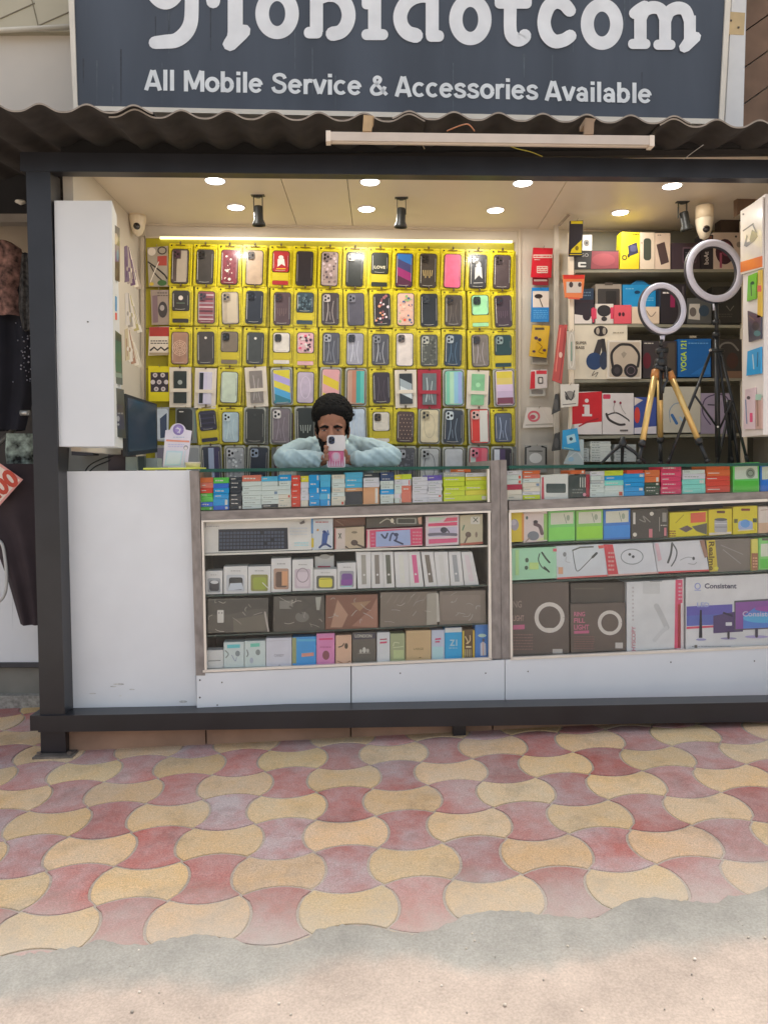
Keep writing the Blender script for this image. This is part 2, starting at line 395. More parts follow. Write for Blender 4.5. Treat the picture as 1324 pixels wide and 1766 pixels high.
# road: cement skim at the pavement's ragged edge running into pale dust
m = bpy.data.materials.new('road_dust'); m.use_nodes = True; n = m.node_tree; b = n.nodes['Principled BSDF']
tc = n.nodes.new('ShaderNodeTexCoord'); sp = n.nodes.new('ShaderNodeSeparateXYZ'); n.links.new(tc.outputs['Object'], sp.inputs[0])
def nz(s, d=6, r=.6):
    q = n.nodes.new('ShaderNodeTexNoise'); q.inputs['Scale'].default_value = s; q.inputs['Detail'].default_value = d; q.inputs['Roughness'].default_value = r
    n.links.new(tc.outputs['Object'], q.inputs['Vector']); return q
a1 = n.nodes.new('ShaderNodeMath'); a1.operation = 'MULTIPLY_ADD'; a1.inputs[1].default_value = -.06; n.links.new(sp.outputs['X'], a1.inputs[0]); n.links.new(sp.outputs['Y'], a1.inputs[2])
nn_ = nz(3.2); a2 = n.nodes.new('ShaderNodeMath'); a2.operation = 'MULTIPLY_ADD'; a2.inputs[1].default_value = .25; n.links.new(nn_.outputs[0], a2.inputs[0]); n.links.new(a1.outputs[0], a2.inputs[2])
mr = n.nodes.new('ShaderNodeMapRange'); mr.interpolation_type = 'SMOOTHSTEP'; mr.inputs[1].default_value = 1.80; mr.inputs[2].default_value = 1.89; mr.inputs[3].default_value = 0; mr.inputs[4].default_value = 1
n.links.new(a2.outputs[0], mr.inputs[0])
m1 = n.nodes.new('ShaderNodeMix'); m1.data_type = 'RGBA'; m1.inputs[6].default_value = (*lin('#d3c0ae', 1.18), 1); m1.inputs[7].default_value = (*lin('#b3aea2', 1.12), 1)
n.links.new(mr.outputs[0], m1.inputs[0])
n4 = nz(6, 8, .7); r4 = n.nodes.new('ShaderNodeMapRange'); r4.inputs[1].default_value = .3; r4.inputs[2].default_value = .7; r4.inputs[3].default_value = .8; r4.inputs[4].default_value = 1.14; n.links.new(n4.outputs[0], r4.inputs[0])
n5 = nz(160, 3); r5 = n.nodes.new('ShaderNodeMapRange'); r5.inputs[1].default_value = .3; r5.inputs[2].default_value = .7; r5.inputs[3].default_value = .85; r5.inputs[4].default_value = 1.12; n.links.new(n5.outputs[0], r5.inputs[0])
mm = n.nodes.new('ShaderNodeMath'); mm.operation = 'MULTIPLY'; n.links.new(r4.outputs[0], mm.inputs[0]); n.links.new(r5.outputs[0], mm.inputs[1])
vs_ = n.nodes.new('ShaderNodeVectorMath'); vs_.operation = 'SCALE'; n.links.new(m1.outputs[2], vs_.inputs[0]); n.links.new(mm.outputs[0], vs_.inputs['Scale']); n.links.new(vs_.outputs[0], b.inputs['Base Color'])
b.inputs['Roughness'].default_value = .95; b.inputs['Specular IOR Level'].default_value = .15
bp = n.nodes.new('ShaderNodeBump'); bp.inputs['Strength'].default_value = .8; bp.inputs['Distance'].default_value = .006; n.links.new(n4.outputs[0], bp.inputs['Height']); n.links.new(bp.outputs[0], b.inputs['Normal'])
m_road = m
edge = [(-300, 1665), (-120, 1655), (0, 1650), (60, 1645), (150, 1632), (165, 1620), (225, 1630), (255, 1630), (300, 1618), (350, 1612), (400, 1620), (430, 1632), (480, 1635), (530, 1620), (545, 1605), (590, 1597), (640, 1597), (662, 1605), (710, 1612), (745, 1608), (770, 1594), (800, 1580), (850, 1571), (900, 1573), (960, 1582), (1030, 1585), (1050, 1572), (1075, 1556), (1120, 1548), (1180, 1555), (1230, 1560), (1255, 1547), (1290, 1545), (1324, 1530), (1450, 1532), (1640, 1520)]
fine = []
for (x0, y0), (x1, y1) in zip(edge, edge[1:]):
    k = max(2, int(abs(x1-x0)/7))
    for q in range(k): fine.append((x0+(x1-x0)*q/k, y0+(y1-y0)*q/k+rr.uniform(-2.2, 2.2)))
top = [atG(x, y) for x, y in fine]; rows = []
N = len(top)
for r_, (dy, h) in enumerate(((0, .0015), (.012, .007), (.05, .010), (.16, .007), (.5, .006), (1.5, .006), (3.0, .006))):
    for p in top:
        y = p.y-dy if dy < .3 else (1.62-dy); rows.append((p.x*(1 if dy < .3 else 1), y, gz(p.x, max(y, -1.2))+h+(rr.uniform(-.0015, .0015) if dy < .3 else 0)))
mb = MB(); mb.add(rows, [((r_+1)*N+k, (r_+1)*N+k+1, r_*N+k+1, r_*N+k) for r_ in range(6) for k in range(N-1)], m_road, True)
for k in range(0):       # cement crumbs and smears left on the pavers
    px = rr.uniform(-60, 1400); base_y = 1650-px*.085; py = base_y-abs(rr.gauss(0, 34))-4; c = atG(px, py); s_ = rr.uniform(.0025, .010); n_ = 9; pts = []
    for q in range(n_):
        a_ = 2*math.pi*q/n_; r_ = s_*rr.uniform(.45, 1.1); x, y = c.x+1.7*r_*math.cos(a_), c.y+.8*r_*math.sin(a_); pts.append((x, y, gz(x, y)+.0017+k*.00003))
    mb.add(pts, [tuple(range(n_))], m_road)
tag(mb.build('road'), kind='structure')
# stones and flakes lying on the skim
mb = MB()
for k in range(60):
    px, py = rr.uniform(-40, 1360), rr.uniform(1560, 1766)
    if py < 1640-px*.045: continue
    p = atG(px, py); s = rr.uniform(.0012, .0045); mb.lathe([(0.0001, s*.7), (s*.8, s*.5), (s, 0), (s*.8, -.3*s)], (p.x, p.y, gz(p.x, p.y)+.008+s*.2), M(rr.choice(['#a8a093', '#b9ad9c', '#d8cdbd', '#948c80']), 'O', .9), 6)
tag(mb.build('gravel'), label='loose grit and tiny stones scattered over the dusty cement', cat='gravel', kind='stuff')

# ================================================================== shop kiosk
K = empty('shop_kiosk', (-1.2, 3.0, gz(-1.2, 3.0)), 'open fronted phone accessory shop with black steel frame and cream interior', 'shop')
KI = Matrix.Identity(4)
def part(mb, name, parent, label=None):
    o = mb.build(name, parent, Matrix.Identity(4)); return tag(o, label)
def wq(pl, q, off=0): return [pl.w(x, y, off) for x, y in q]
def slab(mb, pl, q, t, m, off=0):
    """solid whose front face is the pixel quad (bl, br, tr, tl) on pl, t thick"""
    a = wq(pl, q, off); mb.hexa(a, [p+pl.n*t for p in a], m); return mb
m_blk = M('#1f1f23', 'O', .34, var=.25, scale=6, spec=.6)
m_cream = M('#aaa398', 'I', .6, var=.04, scale=3)
m_ceil = M('#b6ac9e', 'I', .45, var=.05, scale=2.5)
m_wht = M('#cbcdce', 'O', .45, var=.035, scale=3)
CZ = 2.36
mb = MB(); slab(mb, PB, [(150, 1250), (1500, 1250), (1500, 340), (150, 340)], .03, m_cream); part(mb, 'back_wall', K)
mb = MB(); mb.box(-1.25, -1.21, 3.09, 3.93, 1.2, 2.5, m_cream); part(mb, 'side_wall', K); mb = MB(); mb.box(-1.25, -1.21, 3.09, 3.93, -.2, 1.04, m_cream); part(mb, 'side_wall', K)
mb = MB(); mb.box(1.98, 2.02, 3.2, 4.2, -.2, 2.5, m_cream); part(mb, 'side_wall', K)
# ceiling in panels with thin joints
mb = MB()
jx = [atZ(232, 345, CZ).x, atZ(497, 345, CZ).x, atZ(601, 330, CZ).x, atZ(957, 345, CZ).x, 1.98]
jx[0] = -1.21
for a, b_ in zip(jx, jx[1:]): mb.box(a+.0015, b_-.0015, 3.11, 4.2, CZ, CZ+.012, m_ceil)
part(mb, 'ceiling', K)
mb = MB(); mb.box(-1.25, 2.02, 3.1, 3.125, CZ-.02, CZ+.05, M('#2a2624', 'O', .7)); mb.box(-1.25, 2.02, 3.08, 3.1, CZ, CZ+.075, M('#1d1b1b', 'O', .8)); part(mb, 'fascia_board', K)  # near-black colour stands for the unlit gap over the ceiling
# mouldings on the back wall round the display board
mb = MB(); mt = M('#a9a092', 'I', .5, var=.04)
for q in ([(243, 388), (898, 398), (898, 393), (243, 383)], [(246, 407), (250, 407), (250, 383), (246, 383)],
          [(893, 820), (898, 820), (898, 398), (893, 398)], [(243, 780), (249, 780), (249, 408), (243, 408)]):
    slab(mb, PB, q, .012, mt, .012)
part(mb, 'wall_moulding', K)
mb = MB(); mb.box(-1.25, 2.0, 3.75, 4.2, .02, .1, M('#8a8378', 'I', .6)); part(mb, 'floor', K)
# steel post, beams
mb = MB(); fq = [(71, 1298), (114, 1298), (87, 292), (45, 292)]; slab(mb, PF, fq, .098, m_blk); part(mb, 'post', K)
mb = MB(); slab(mb, PF, [(35, 295), (1480, 309), (1480, 277), (35, 262)], .05, m_blk, .003); part(mb, 'top_beam', K)
mb = MB(); slab(mb, PF, [(66, 1263), (1480, 1242.5), (1480, 1208), (66, 1235)], .10, m_blk, .012); part(mb, 'bottom_beam', K)
mb = MB()
p = PF.w(66, 1235, .012); q = PF.w(66, 1263, .012); mb.box(p.x-.034, p.x-.001, p.y+.004, p.y+1.0, q.z+.005, p.z, m_blk); part(mb, 'side_beam', K)
mb = MB(); q = PF.w(96, 1300); mb.box(q.x-.078, q.x+.078, q.y-.03, q.y+.13, q.z-.015, q.z-.003, M('#6d655c', 'O', .7, var=.4, scale=30))
mb.box(q.x-.07, q.x+.07, q.y-.02, q.y+.12, q.z-.003, q.z+.002, M('#57514b', 'O', .7, var=.4))
for dx in (-.06, .06): mb.lathe([(.0001, .012), (.008, .012), (.009, 0)], (q.x+dx, q.y-.012, q.z), M('#5a5048', 'O', .5), 6, smooth=False)
part(mb, 'base_plate', K)
mb = MB(); slab(mb, PF, [(781, 1272), (803, 1272), (803, 1240), (781, 1240)], .06, m_blk, -.03); part(mb, 'support_foot', K)
# brick-brown plinth set back under the beam
ga, gb = atG(100, 1300), atG(1100, 1250); ga.y += .02; gb.y += .02
PP = Pl(ga.x, ga.y, (gb.x-ga.x, gb.y-ga.y))
L_ = (gb-ga).length; mb = MB(); m_pl = M('#957762', 'O', .8, var=.3, scale=5)
for k in range(6):
    u0, u1 = k*.58, (k+1)*.58-.006; a = PP.pt(u0, 0); b_ = PP.pt(u1, 0)
    mb.hexa([(a.x, a.y, -.3), (b_.x, b_.y, -.3), (b_.x, b_.y, .115), (a.x, a.y, .115)], [(a.x, a.y+.06, -.3), (b_.x, b_.y+.06, -.3), (b_.x, b_.y+.06, .115), (a.x, a.y+.06, .115)], m_pl)
part(mb, 'plinth', K)

# ================================================================== corrugated roof
m_as = M('#322e2c', 'O', .95, var=.35, scale=12, bump=.4)
m_lit_edge = M('#8d8378', 'O', .9, var=.2, scale=30)  # paler copy of the sheet colour: a painted highlight along the eave edge
R = empty('corrugated_roof', (-1.3, 2.7, 2.34), 'grey corrugated cement sheet roof overhanging the shop front', 'roof')
PITCHW = .1585; X0 = atY(150, 200, 2.7).x
def wav(x):
    t = (x-X0)/PITCHW; c = .5+.5*math.cos(2*math.pi*t); return .027*c**1.35
def roof_sheet(xa, xb, lift, dy, skew):
    n_ = int((xb-xa)/.0066); vs = []; rows = [0, .12, .5, 1.0, 1.75]
    for t in (0, .006):
        for d in rows:
            for k in range(n_+1):
                x = xa+(xb-xa)*k/n_; y = 2.70+.05*(x+1.3)+dy+skew*(x-xa)+d
                vs.append((x, y, 2.335+lift+wav(x)+.12*d+t-.012*(x+1.3)/2.6))
    W = n_+1; Rr = len(rows); fs = []
    for r_ in range(Rr-1):
        for k in range(n_):
            fs.append((r_*W+k, (r_+1)*W+k, (r_+1)*W+k+1, r_*W+k+1)); o_ = Rr*W
            fs.append((o_+r_*W+k, o_+r_*W+k+1, o_+(r_+1)*W+k+1, o_+(r_+1)*W+k))
    o_ = Rr*W
    for r_ in range(Rr-1):
        fs.append((r_*W, o_+r_*W, o_+(r_+1)*W, (r_+1)*W)); fs.append((r_*W+n_, (r_+1)*W+n_, o_+(r_+1)*W+n_, o_+r_*W+n_))
    mb = MB(); mb.add(vs, fs, m_as, True); mb.add([vs[k] for k in range(n_+1)]+[vs[o_+k] for k in range(n_+1)], [(k, k+1, n_+1+k+1, n_+1+k) for k in range(n_)], m_lit_edge); part(mb, 'roof_sheet', R)
X1 = atY(240, 200, 2.7).x
roof_sheet(-3.2, X1+.045, .009, -.012, 0); roof_sheet(X1-.11, X1+.985, 0, 0, 0)
roof_sheet(X1+.87, X1+1.94, .008, -.004, .004); roof_sheet(X1+1.83, X1+3.6, 0, .004, 0)
for k, xx in enumerate((633, 1015)):
    pass
# batten light hung at the eave
PT = Pl(0, 2.66, (1, .04))
t = empty('tube_light', PT.mat(*PT.uz(845, 245)), 'long white batten light hung under the front edge of the corrugated roof', 'light')
mb = MB(); slab(mb, PT, [(566, 242), (1124, 249.5), (1124, 234), (566, 227)], .03, M('#b8aca0', 'O', .5)); part(mb, 'housing', t)
a, b_ = PT.w(572, 243, -.014), PT.w(1118, 250, -.014)
mb = MB(); mb.tube([a, b_], .007, M('#c9beb2', 'O', .4), 12); part(mb, 'tube', t)
for xx in (566, 1124):
    mb = MB(); slab(mb, PT, [(xx-4, 243.5+(xx-566)*.0145), (xx+4, 243.5+(xx-566)*.0145), (xx+4, 225+(xx-566)*.0145), (xx-4, 225+(xx-566)*.0145)], .034, M('#cfc3b4', 'O', .4), .002); part(mb, 'end_cap', t)
for xx, yy, col in ((633, 226, '#a98f6c'), (1015, 231, '#8d7760')):
    mb = MB(); slab(mb, PT, [(xx-8, yy), (xx+8, yy), (xx+9, yy-24), (xx-6, yy-27)], .012, M(col, 'O', .7, var=.3), .004)
    slab(mb, PT, [(xx-6, yy-20), (xx+9, yy-20), (xx+12, yy-26), (xx-6, yy-28)], .07, M(col, 'O', .7, var=.3), .0); part(mb, 'bracket', t)
def cable(name, label, pts, r, col, z='O', grp=None, cat='cable'):
    mb = MB(); c = Vector(pts[0]); mb.tube([Vector(p)-c for p in smooth_path(pts, 5)], r, M(col, z, .5), 6)
    o = mb.build(name, None, Matrix.Translation(c)); return tag(o, label, cat, grp)
P_ = lambda x, y, Y: tuple(atY(x, y, Y))
cable('wire', 'thin yellow green wire trailing under the eave behind the batten light', [P_(868, 247, 2.75), P_(890, 256, 2.8), P_(915, 262, 2.85), P_(935, 270, 2.9)], .0016, '#a09030')
cable('wire', 'short tan wire end dangling below the left half of the batten light', [P_(722, 246, 2.72), P_(728, 250, 2.72), P_(732, 257, 2.72)], .0016, '#8a7a60')
cable('wire', 'pale loose wire slanting under the eave right of the batten light', [P_(1178, 275, 2.92), P_(1195, 262, 2.88), P_(1212, 250, 2.82)], .0013, '#9a958c')
cable('wire', 'red and orange wire lying in a roof wave above the batten light', [P_(770, 226, 2.72), P_(795, 216, 2.7), P_(808, 215, 2.7), P_(818, 226, 2.7)], .0022, '#9a6240')

# ================================================================== sign board
S = empty('sign_board', PS.mat(*PS.uz(690, 205)), 'large slate grey sign board with big pale lettering above the roof', 'sign')
mb = MB(); m_sg = M('#3f454e', 'O', .5, var=.26, scale=2.2, stretch=(2, 1, .35))
def SQ(x0, y0, x1, y1):   # sign coordinates that follow its skewed edges
    return [(x0, y1), (x1, y1), (x1, y0), (x0, y0)]
def sy(x, y): return y+(x-133)*.0208
slab(mb, PS, [(133, 182), (1240, 205), (1272, -420), (112, -380)], .04, m_sg)
rs = random.Random(9)
for k in range(34):
    x = rs.uniform(140, 1230); y0 = rs.uniform(-60, 150); y1 = min(y0+rs.uniform(25, 120), 183+(x-133)*.0208-4); w_ = rs.uniform(.5, 1.6)
    mb.add([PS.w(x-w_, y0, .0006), PS.w(x-w_*.3, y1, .0006), PS.w(x+w_*.4, y1, .0006), PS.w(x+w_, y0, .0006)], [(0, 1, 2, 3)], M(rs.choice(['#4c5259', '#383c42', '#525a60']), 'O', .7, var=.3, scale=40))
part(mb, 'sign_panel', S)
mb = MB(); mf = M('#c9c2b4', 'O', .4, var=.08)
slab(mb, PS, [(127, 190), (1240.5, 214), (1240, 205), (127, 182)], .05, mf, .008)
slab(mb, PS, [(127, 182), (134, 182), (118, -300), (104, -300)], .05, mf, .008)
slab(mb, PS, [(1239, 215), (1247, 215), (1277, -300), (1266, -300)], .05, mf, .008)
part(mb, 'sign_frame', S)
m_let = '#dcdedf'
o_ = PS.uz(690, 205); Lp = lambda x, y: (lambda t: (t[0]-o_[0], t[1]-o_[1]))(PS.uz(x, y, 0))
mb = MB(); A = []
def ring(cx, cy, ax, ay, bx, by):      # a fat oval letter: inner and outer outline
    o1 = [Lp(*p) for p in oval(cx, cy, ax, ay, 40)]; o2 = [Lp(*p) for p in oval(cx, cy, bx, by, 40)]; y = -.0022
    vs = [(p[0], y, p[1]) for p in o1]+[(p[0], y, p[1]) for p in o2]
    mb.add(vs, [(k, 40+k, 40+(k+1) % 40, (k+1) % 40)[::-1] for k in range(40)], M(m_let, 'O', .5))
    mb.add(vs, [(k, 40+k, 40+(k+1) % 40, (k+1) % 40) for k in range(40)], M(m_let, 'O', .5))
def oring(cx, cy, ax, ay, bx, by):
    n_ = 48; y = -.0022; vs = []
    for k in range(n_):
        a_ = 2*math.pi*k/n_
        for rx, ry in ((ax, ay), (bx, by)):
            q = Lp(cx+rx*math.cos(a_), cy+ry*math.sin(a_)); vs.append((q[0], y, q[1]))
    mb.add(vs, [(2*k, 2*((k+1) % n_), 2*((k+1) % n_)+1, 2*k+1) for k in range(n_)], M(m_let, 'O', .5))
oring(478, 24, 37.5, 44, 14, 21.5); oring(810.5, 34, 36.5, 44.5, 13.5, 21.5); oring(1037, 42, 36.5, 44.5, 14, 21.5)
LW = [('s', [(268, 74), (285, 72.5), (304, 70), (320, 58), (329, 40), (331, 15), (331, -20), (331, -60), (350, -95), (368, -60), (368, -10), (368, 3)], [22, 24, 25, 26, 25, 24, 24, 24, 22, 26, 24, 24]),
      ('s', [(256, -40), (264, -15), (277, 0), (290, 3), (303, -6), (310, -22)], [20, 26, 28, 27, 24, 20]), ('s', [(368, 2), (380, -30), (394, -80), (406, -95), (406, -40)], 22),
      ('p', [(393, -90), (419, -90), (419, 43), (427, 44), (432, 50), (431, 60), (425, 67), (405, 86), (397, 89), (388, 85), (384, 77), (387, 70), (392, 62), (393, 55)]),
      ('r', 534.5, -75, 557, 56), ('rr', 524, 47, 556, 67, 9), ('s', [(552, -3), (566, -7), (582, -5), (595, 6), (601, 24), (598, 42), (588, 55), (574, 59)], [22, 22, 23, 24, 24, 24, 24, 25]),
      ('r', 634.5, -8, 657, 60), ('rr', 623.5, -8, 650, 17, 8), ('rr', 623, 51, 669, 70, 9), ('e', 646, -42, 14, 14),
      ('s', [(742, -3), (728, -5), (712, -2), (698, 8), (690, 26), (692, 44), (702, 57), (716, 62)], [20, 21, 23, 24, 24, 24, 25, 26]), ('r', 733.5, -75, 756, 62), ('rr', 734, 53, 765, 73, 9),
      ('s', [(879, -50), (879, 10), (879, 52), (884, 65), (893, 70), (902, 66), (904, 62)], [22, 22, 22, 23, 23, 22, 22]), ('rr', 852, -8, 916, 16, 9),
      ('s', [(981, 19), (971, 8), (957, 5), (944, 14), (937, 38), (942, 60), (955, 72), (971, 70), (982, 63)], [22, 23, 23, 24, 23, 24, 24, 23, 22]),
      ('r', 1092, 20, 1113.5, 72), ('rr', 1081.5, 68, 1120, 85.5, 8), ('s', [(1093, 24), (1101, 18), (1110, 12)], [20, 21, 20]),
      ('r', 1135, 30, 1155.5, 74), ('rr', 1125, 69.5, 1163, 87, 8), ('s', [(1103, 34), (1110, 20), (1124, 14), (1138, 18), (1145, 34)], [20, 21, 22, 21, 20]),
      ('s', [(1146, 36), (1152, 22), (1166, 15), (1180, 19), (1187, 36)], [20, 21, 22, 21, 20]),
      ('p', [(1177.5, 28), (1198, 28), (1198, 56), (1203, 57), (1207, 62), (1205, 71), (1186, 89), (1178, 92), (1171, 89), (1169, 81), (1175, 72), (1177.5, 68)])]
y = -.0024
for a in LW:
    y -= .00012; ml_ = M(m_let, 'O', .5)
    if a[0] == 's': stroke(mb, smooth_path(a[1], 5), a[2] if not isinstance(a[2], list) else [p[0] for p in smooth_path([(w_, 0) for w_ in a[2]], 5)], y, ml_, lambda p: Lp(*p))
    elif a[0] == 'p': mb.flat([Lp(*p) for p in a[1]], y, ml_)
    elif a[0] == 'r': mb.flat([Lp(a[1], a[4]), Lp(a[3], a[4]), Lp(a[3], a[2]), Lp(a[1], a[2])], y, ml_)
    elif a[0] == 'rr': mb.flat([Lp(*p) for p in rrect(a[1], a[3], a[2], a[4], a[5])], y, ml_)
    elif a[0] == 'e': mb.flat([Lp(*p) for p in oval(a[1], a[2], a[3], a[4])], y, ml_)
mb.build('large_lettering', S)
def arc(cx, cy, rx, ry, a0, a1, n=12): return [(cx+rx*math.cos(math.radians(a0+(a1-a0)*k/n)), cy+ry*math.sin(math.radians(a0+(a1-a0)*k/n))) for k in range(n+1)]
GL = {'A': (.80, [[(.09, 0), (.37, .97)], [(.43, .97), (.71, 0)], [(.2, .27), (.6, .27)]]), 'l': (.30, [[(.15, 0), (.15, 1)]]), 'M': (.95, [[(.11, 0), (.11, 1)], [(.84, 0), (.84, 1)], [(.15, 1), (.475, .12)], [(.475, .12), (.80, 1)]]),
      'o': (.68, [arc(.34, .36, .24, .28, 0, 360, 24)]), 'b': (.68, [[(.13, 0), (.13, 1)], arc(.33, .36, .21, .28, 0, 360, 24)]), 'i': (.30, [[(.15, 0), (.15, .72)], [(.15, .83), (.15, 1)]]),
      'e': (.66, [arc(.33, .36, .235, .28, 5, 325, 22), [(.12, .38), (.56, .38)]]), 'S': (.76, [smooth_path([(.64, .72), (.56, .86), (.38, .91), (.19, .83), (.18, .66), (.38, .54), (.58, .45), (.63, .28), (.54, .13), (.36, .08), (.18, .14), (.10, .31)], 4)]),
      'r': (.46, [[(.14, 0), (.14, .72)], [(.14, .45), (.2, .58), (.31, .65), (.44, .63)]]), 'v': (.62, [[(.07, .72), (.3, .03)], [(.32, .03), (.55, .72)]]), 'c': (.62, [arc(.33, .36, .235, .28, 45, 315, 20)]),
      '&': (.86, [smooth_path([(.80, .05), (.45, .45), (.28, .68), (.26, .84), (.38, .92), (.50, .84), (.46, .68), (.22, .48), (.12, .28), (.22, .10), (.42, .09), (.60, .20), (.72, .46)], 4)]),
      's': (.60, [smooth_path([(.50, .53), (.42, .63), (.28, .65), (.14, .57), (.17, .43), (.34, .36), (.49, .27), (.46, .12), (.29, .07), (.14, .11), (.08, .22)], 4)]), 'a': (.64, [arc(.29, .22, .17, .15, 0, 360, 20), [(.50, 0), (.49, .46), (.44, .60), (.30, .66), (.17, .60), (.12, .50)]])}
def line_text(mb, words, m, y):
    for s_, x0, x1, yb0, yb1, asc, desc, bold in words:
        tot = sum(GL[c][0] for c in s_); cur = 0
        for c in s_:
            adv, sts = GL[c]
            def f(p, cur=cur):
                u = (cur+p[0])/tot; return Lp(x0+(x1-x0)*u, yb0+(yb1-yb0)*u-asc*p[1])
            for st in sts:
                y -= .00002; stroke(mb, st, .185 if c not in 'S&saec' else .165, y, m, f, caps=False)
            cur += adv
mb = MB()
WD = [('All', 249, 303, 156, 157, 36, 0, 0), ('Mobile', 317, 454, 158, 161, 36, 0, 0), ('Service', 467, 624, 161.5, 165, 36, 0, 0), ('&', 636, 669, 165.5, 166, 35, 0, 0), ('Accessories', 680, 928, 167, 173, 36, 0, 0), ('Available', 938, 1123, 174, 179, 35, 0, 0)]
line_text(mb, WD, M('#d3d6d6', 'O', .5), -.0022)
mb.build('small_lettering', S)
mb2 = MB()
# wall behind the sign, white return beside it, brown cladding on the right
W = empty('building_wall', (0, 4.0, gz(0, 4.0)), 'pale rendered wall rising behind the roof and the sign', 'wall')
PW = Pl(-2, 3.55, (1, .085))
mb = MB(); slab(mb, PW, [(-900, 238), (1500, 238), (1500, 55), (-900, 55)], .2, M('#c0b9ae', 'O', .7, var=.09, scale=2)); part(mb, 'lower_wall', W)
mb = MB(); slab(mb, PW, [(-900, 54.9), (1500, 54.9), (1500, -600), (-900, -600)], .2, M('#a8a18c', 'O', .7, var=.1, scale=2), .03)
for s_ in ([(0, 32), (60, 5)], [(48, -30), (66, 44)], [(-60, 10), (-20, 50)], [(66, 44), (120, 20)]):
    L_, R_, e_, b_ = stroke_poly(s_, 1.6); slab(mb, PW, [R_[0], R_[1], L_[1], L_[0]], .004, M('#77705f', 'O', .8), .0335)
part(mb, 'upper_wall', W)
mb = MB(); a = PW.w(-300, 68, .05); b_ = PW.w(126, 46, .05); mb.tube([a, b_], .011, M('#cfc8b8', 'O', .4), 10); part(mb, 'pipe', W)
mb = MB(); mb.box(-6, 6.5, 4.3, 4.6, -.5, 4.6, M('#a39c90', 'O', .8, var=.1)); part(mb, 'rear_wall', W)
T = empty('corner_column', PS.mat(*PS.uz(1262, 225, -.03), -.03), 'white painted corner column right of the sign with a tan bracket', 'column')
mb = MB(); slab(mb, PS, [(1247, 260), (1280, 260), (1289, -300), (1278, -300)], .12, M('#c3c3c1', 'O', .5, var=.06), -.03); 
slab(mb, PS, [(1241, 240), (1280, 240), (1289, -100), (1252, -100)], .10, M('#bdbebd', 'O', .5, var=.06), -.045); part(mb, 'shaft', T)
mb = MB(); slab(mb, PS, [(1254, 59), (1282, 60), (1284, 22), (1256, 20)], .012, M('#b09a72', 'O', .6, var=.25), -.028)
for x, y in ((1260, 35), (1273, 47)): slab(mb, PS, [(x-1.5, y+1.5), (x+1.5, y+1.5), (x+1.5, y-1.5), (x-1.5, y-1.5)], .004, M('#4a4030', 'O', .5), -.025)
part(mb, 'bracket', T)
C_ = empty('clad_wall', (1.9, 3.4, gz(1.9, 3.4)), 'brown boarded wall with slanting joints at the top right', 'wall')
mb = MB(); mc = M('#6a5341', 'O', .75, var=.25, scale=7, stretch=(1, 1, 1))
PQ = Pl(1.3, 3.62, (1, .085))
for k in range(9):     # boards laid on the slant
    y0 = 330-k*62; mb.add([], [], mc)
    a = [(1270, y0+42), (1500, y0-120), (1500, y0-179), (1270, y0-17)]; slab(mb, PQ, a, .03, mc, .002*(k % 2))
part(mb, 'cladding_board', C_)

# ================================================================== wall cabinets and white block
def solid(name, parent, mbf, m, label=None): mb = MB(); mbf(mb, m); return part(mb, name, parent, label)
WC = empty('wall_cabinet', Matrix.Translation(PK.w(148, 770)), 'tall white wall cabinet at the left with a plain closed front', 'cabinet')
mb = MB(); f_ = wq(PK, [(101, 770), (198, 770), (193, 346), (94, 346)], .078); mb.hexa(f_, [Vector((p.x if k in (0, 3) else -1.061-.006, 3.165, p.z)) for k, p in enumerate(f_)], m_wht); part(mb, 'carcass', WC)
mb = MB(); p = PK.w(152, 555, .079); mb.lathe([(.0001, -.002), (.003, -.002), (.003, .001)], p, M('#6a6660', 'O', .5), 10, 'y'); part(mb, 'screw', WC)
WB = empty('counter_block', Matrix.Translation(PK.w(230, 1228)), 'plain white counter block at the left end, scuffed near its foot', 'counter')
m_scuf = M('#ced0d1', 'O', .42, var=.05, scale=4)
mb = MB(); slab(mb, PK, [(126, 1236), (340, 1232), (328, 811), (109, 813)], .46, m_scuf, .005); part(mb, 'carcass', WB)
g_ = M('#bdbdb9', 'O', .6, var=.4, scale=40)
for x, y, a_, b2 in ((205, 1180, 16, 3), (196, 1184, 9, 2), (228, 1189, 8, 2), (160, 1196, 10, 2), (208, 1200, 4, 2), (316, 1210, 12, 4)):
    mb = MB(); q = oval(x, y, a_*.6, b2*.55, 12); mb.add([PK.w(u, v, .0056+x*1e-6) for u, v in q], [tuple(range(11, -1, -1))], g_); part(mb, 'scuff_mark', WB)
mb = MB(); slab(mb, PK, [(117, 1215), (122, 1215), (108, 815), (103, 815)], .01, M('#8a8a88', 'O', .35), .0); part(mb, 'edge_strip', WB)
RC = empty('wall_cabinet', Matrix.Translation((1.6, 3.15, 1.2)), 'white wall cabinet at the right edge with hanging packs on its side', 'cabinet')
zt = PRS.uz(1314, 338)[1]; zb = PRS.uz(1313, 750)[1]
mb = MB(); mb.box(1.549, 1.96, 3.15, 3.335, zb, zt, M('#d3ccc6', 'C', .45, var=.03)); part(mb, 'carcass', RC)

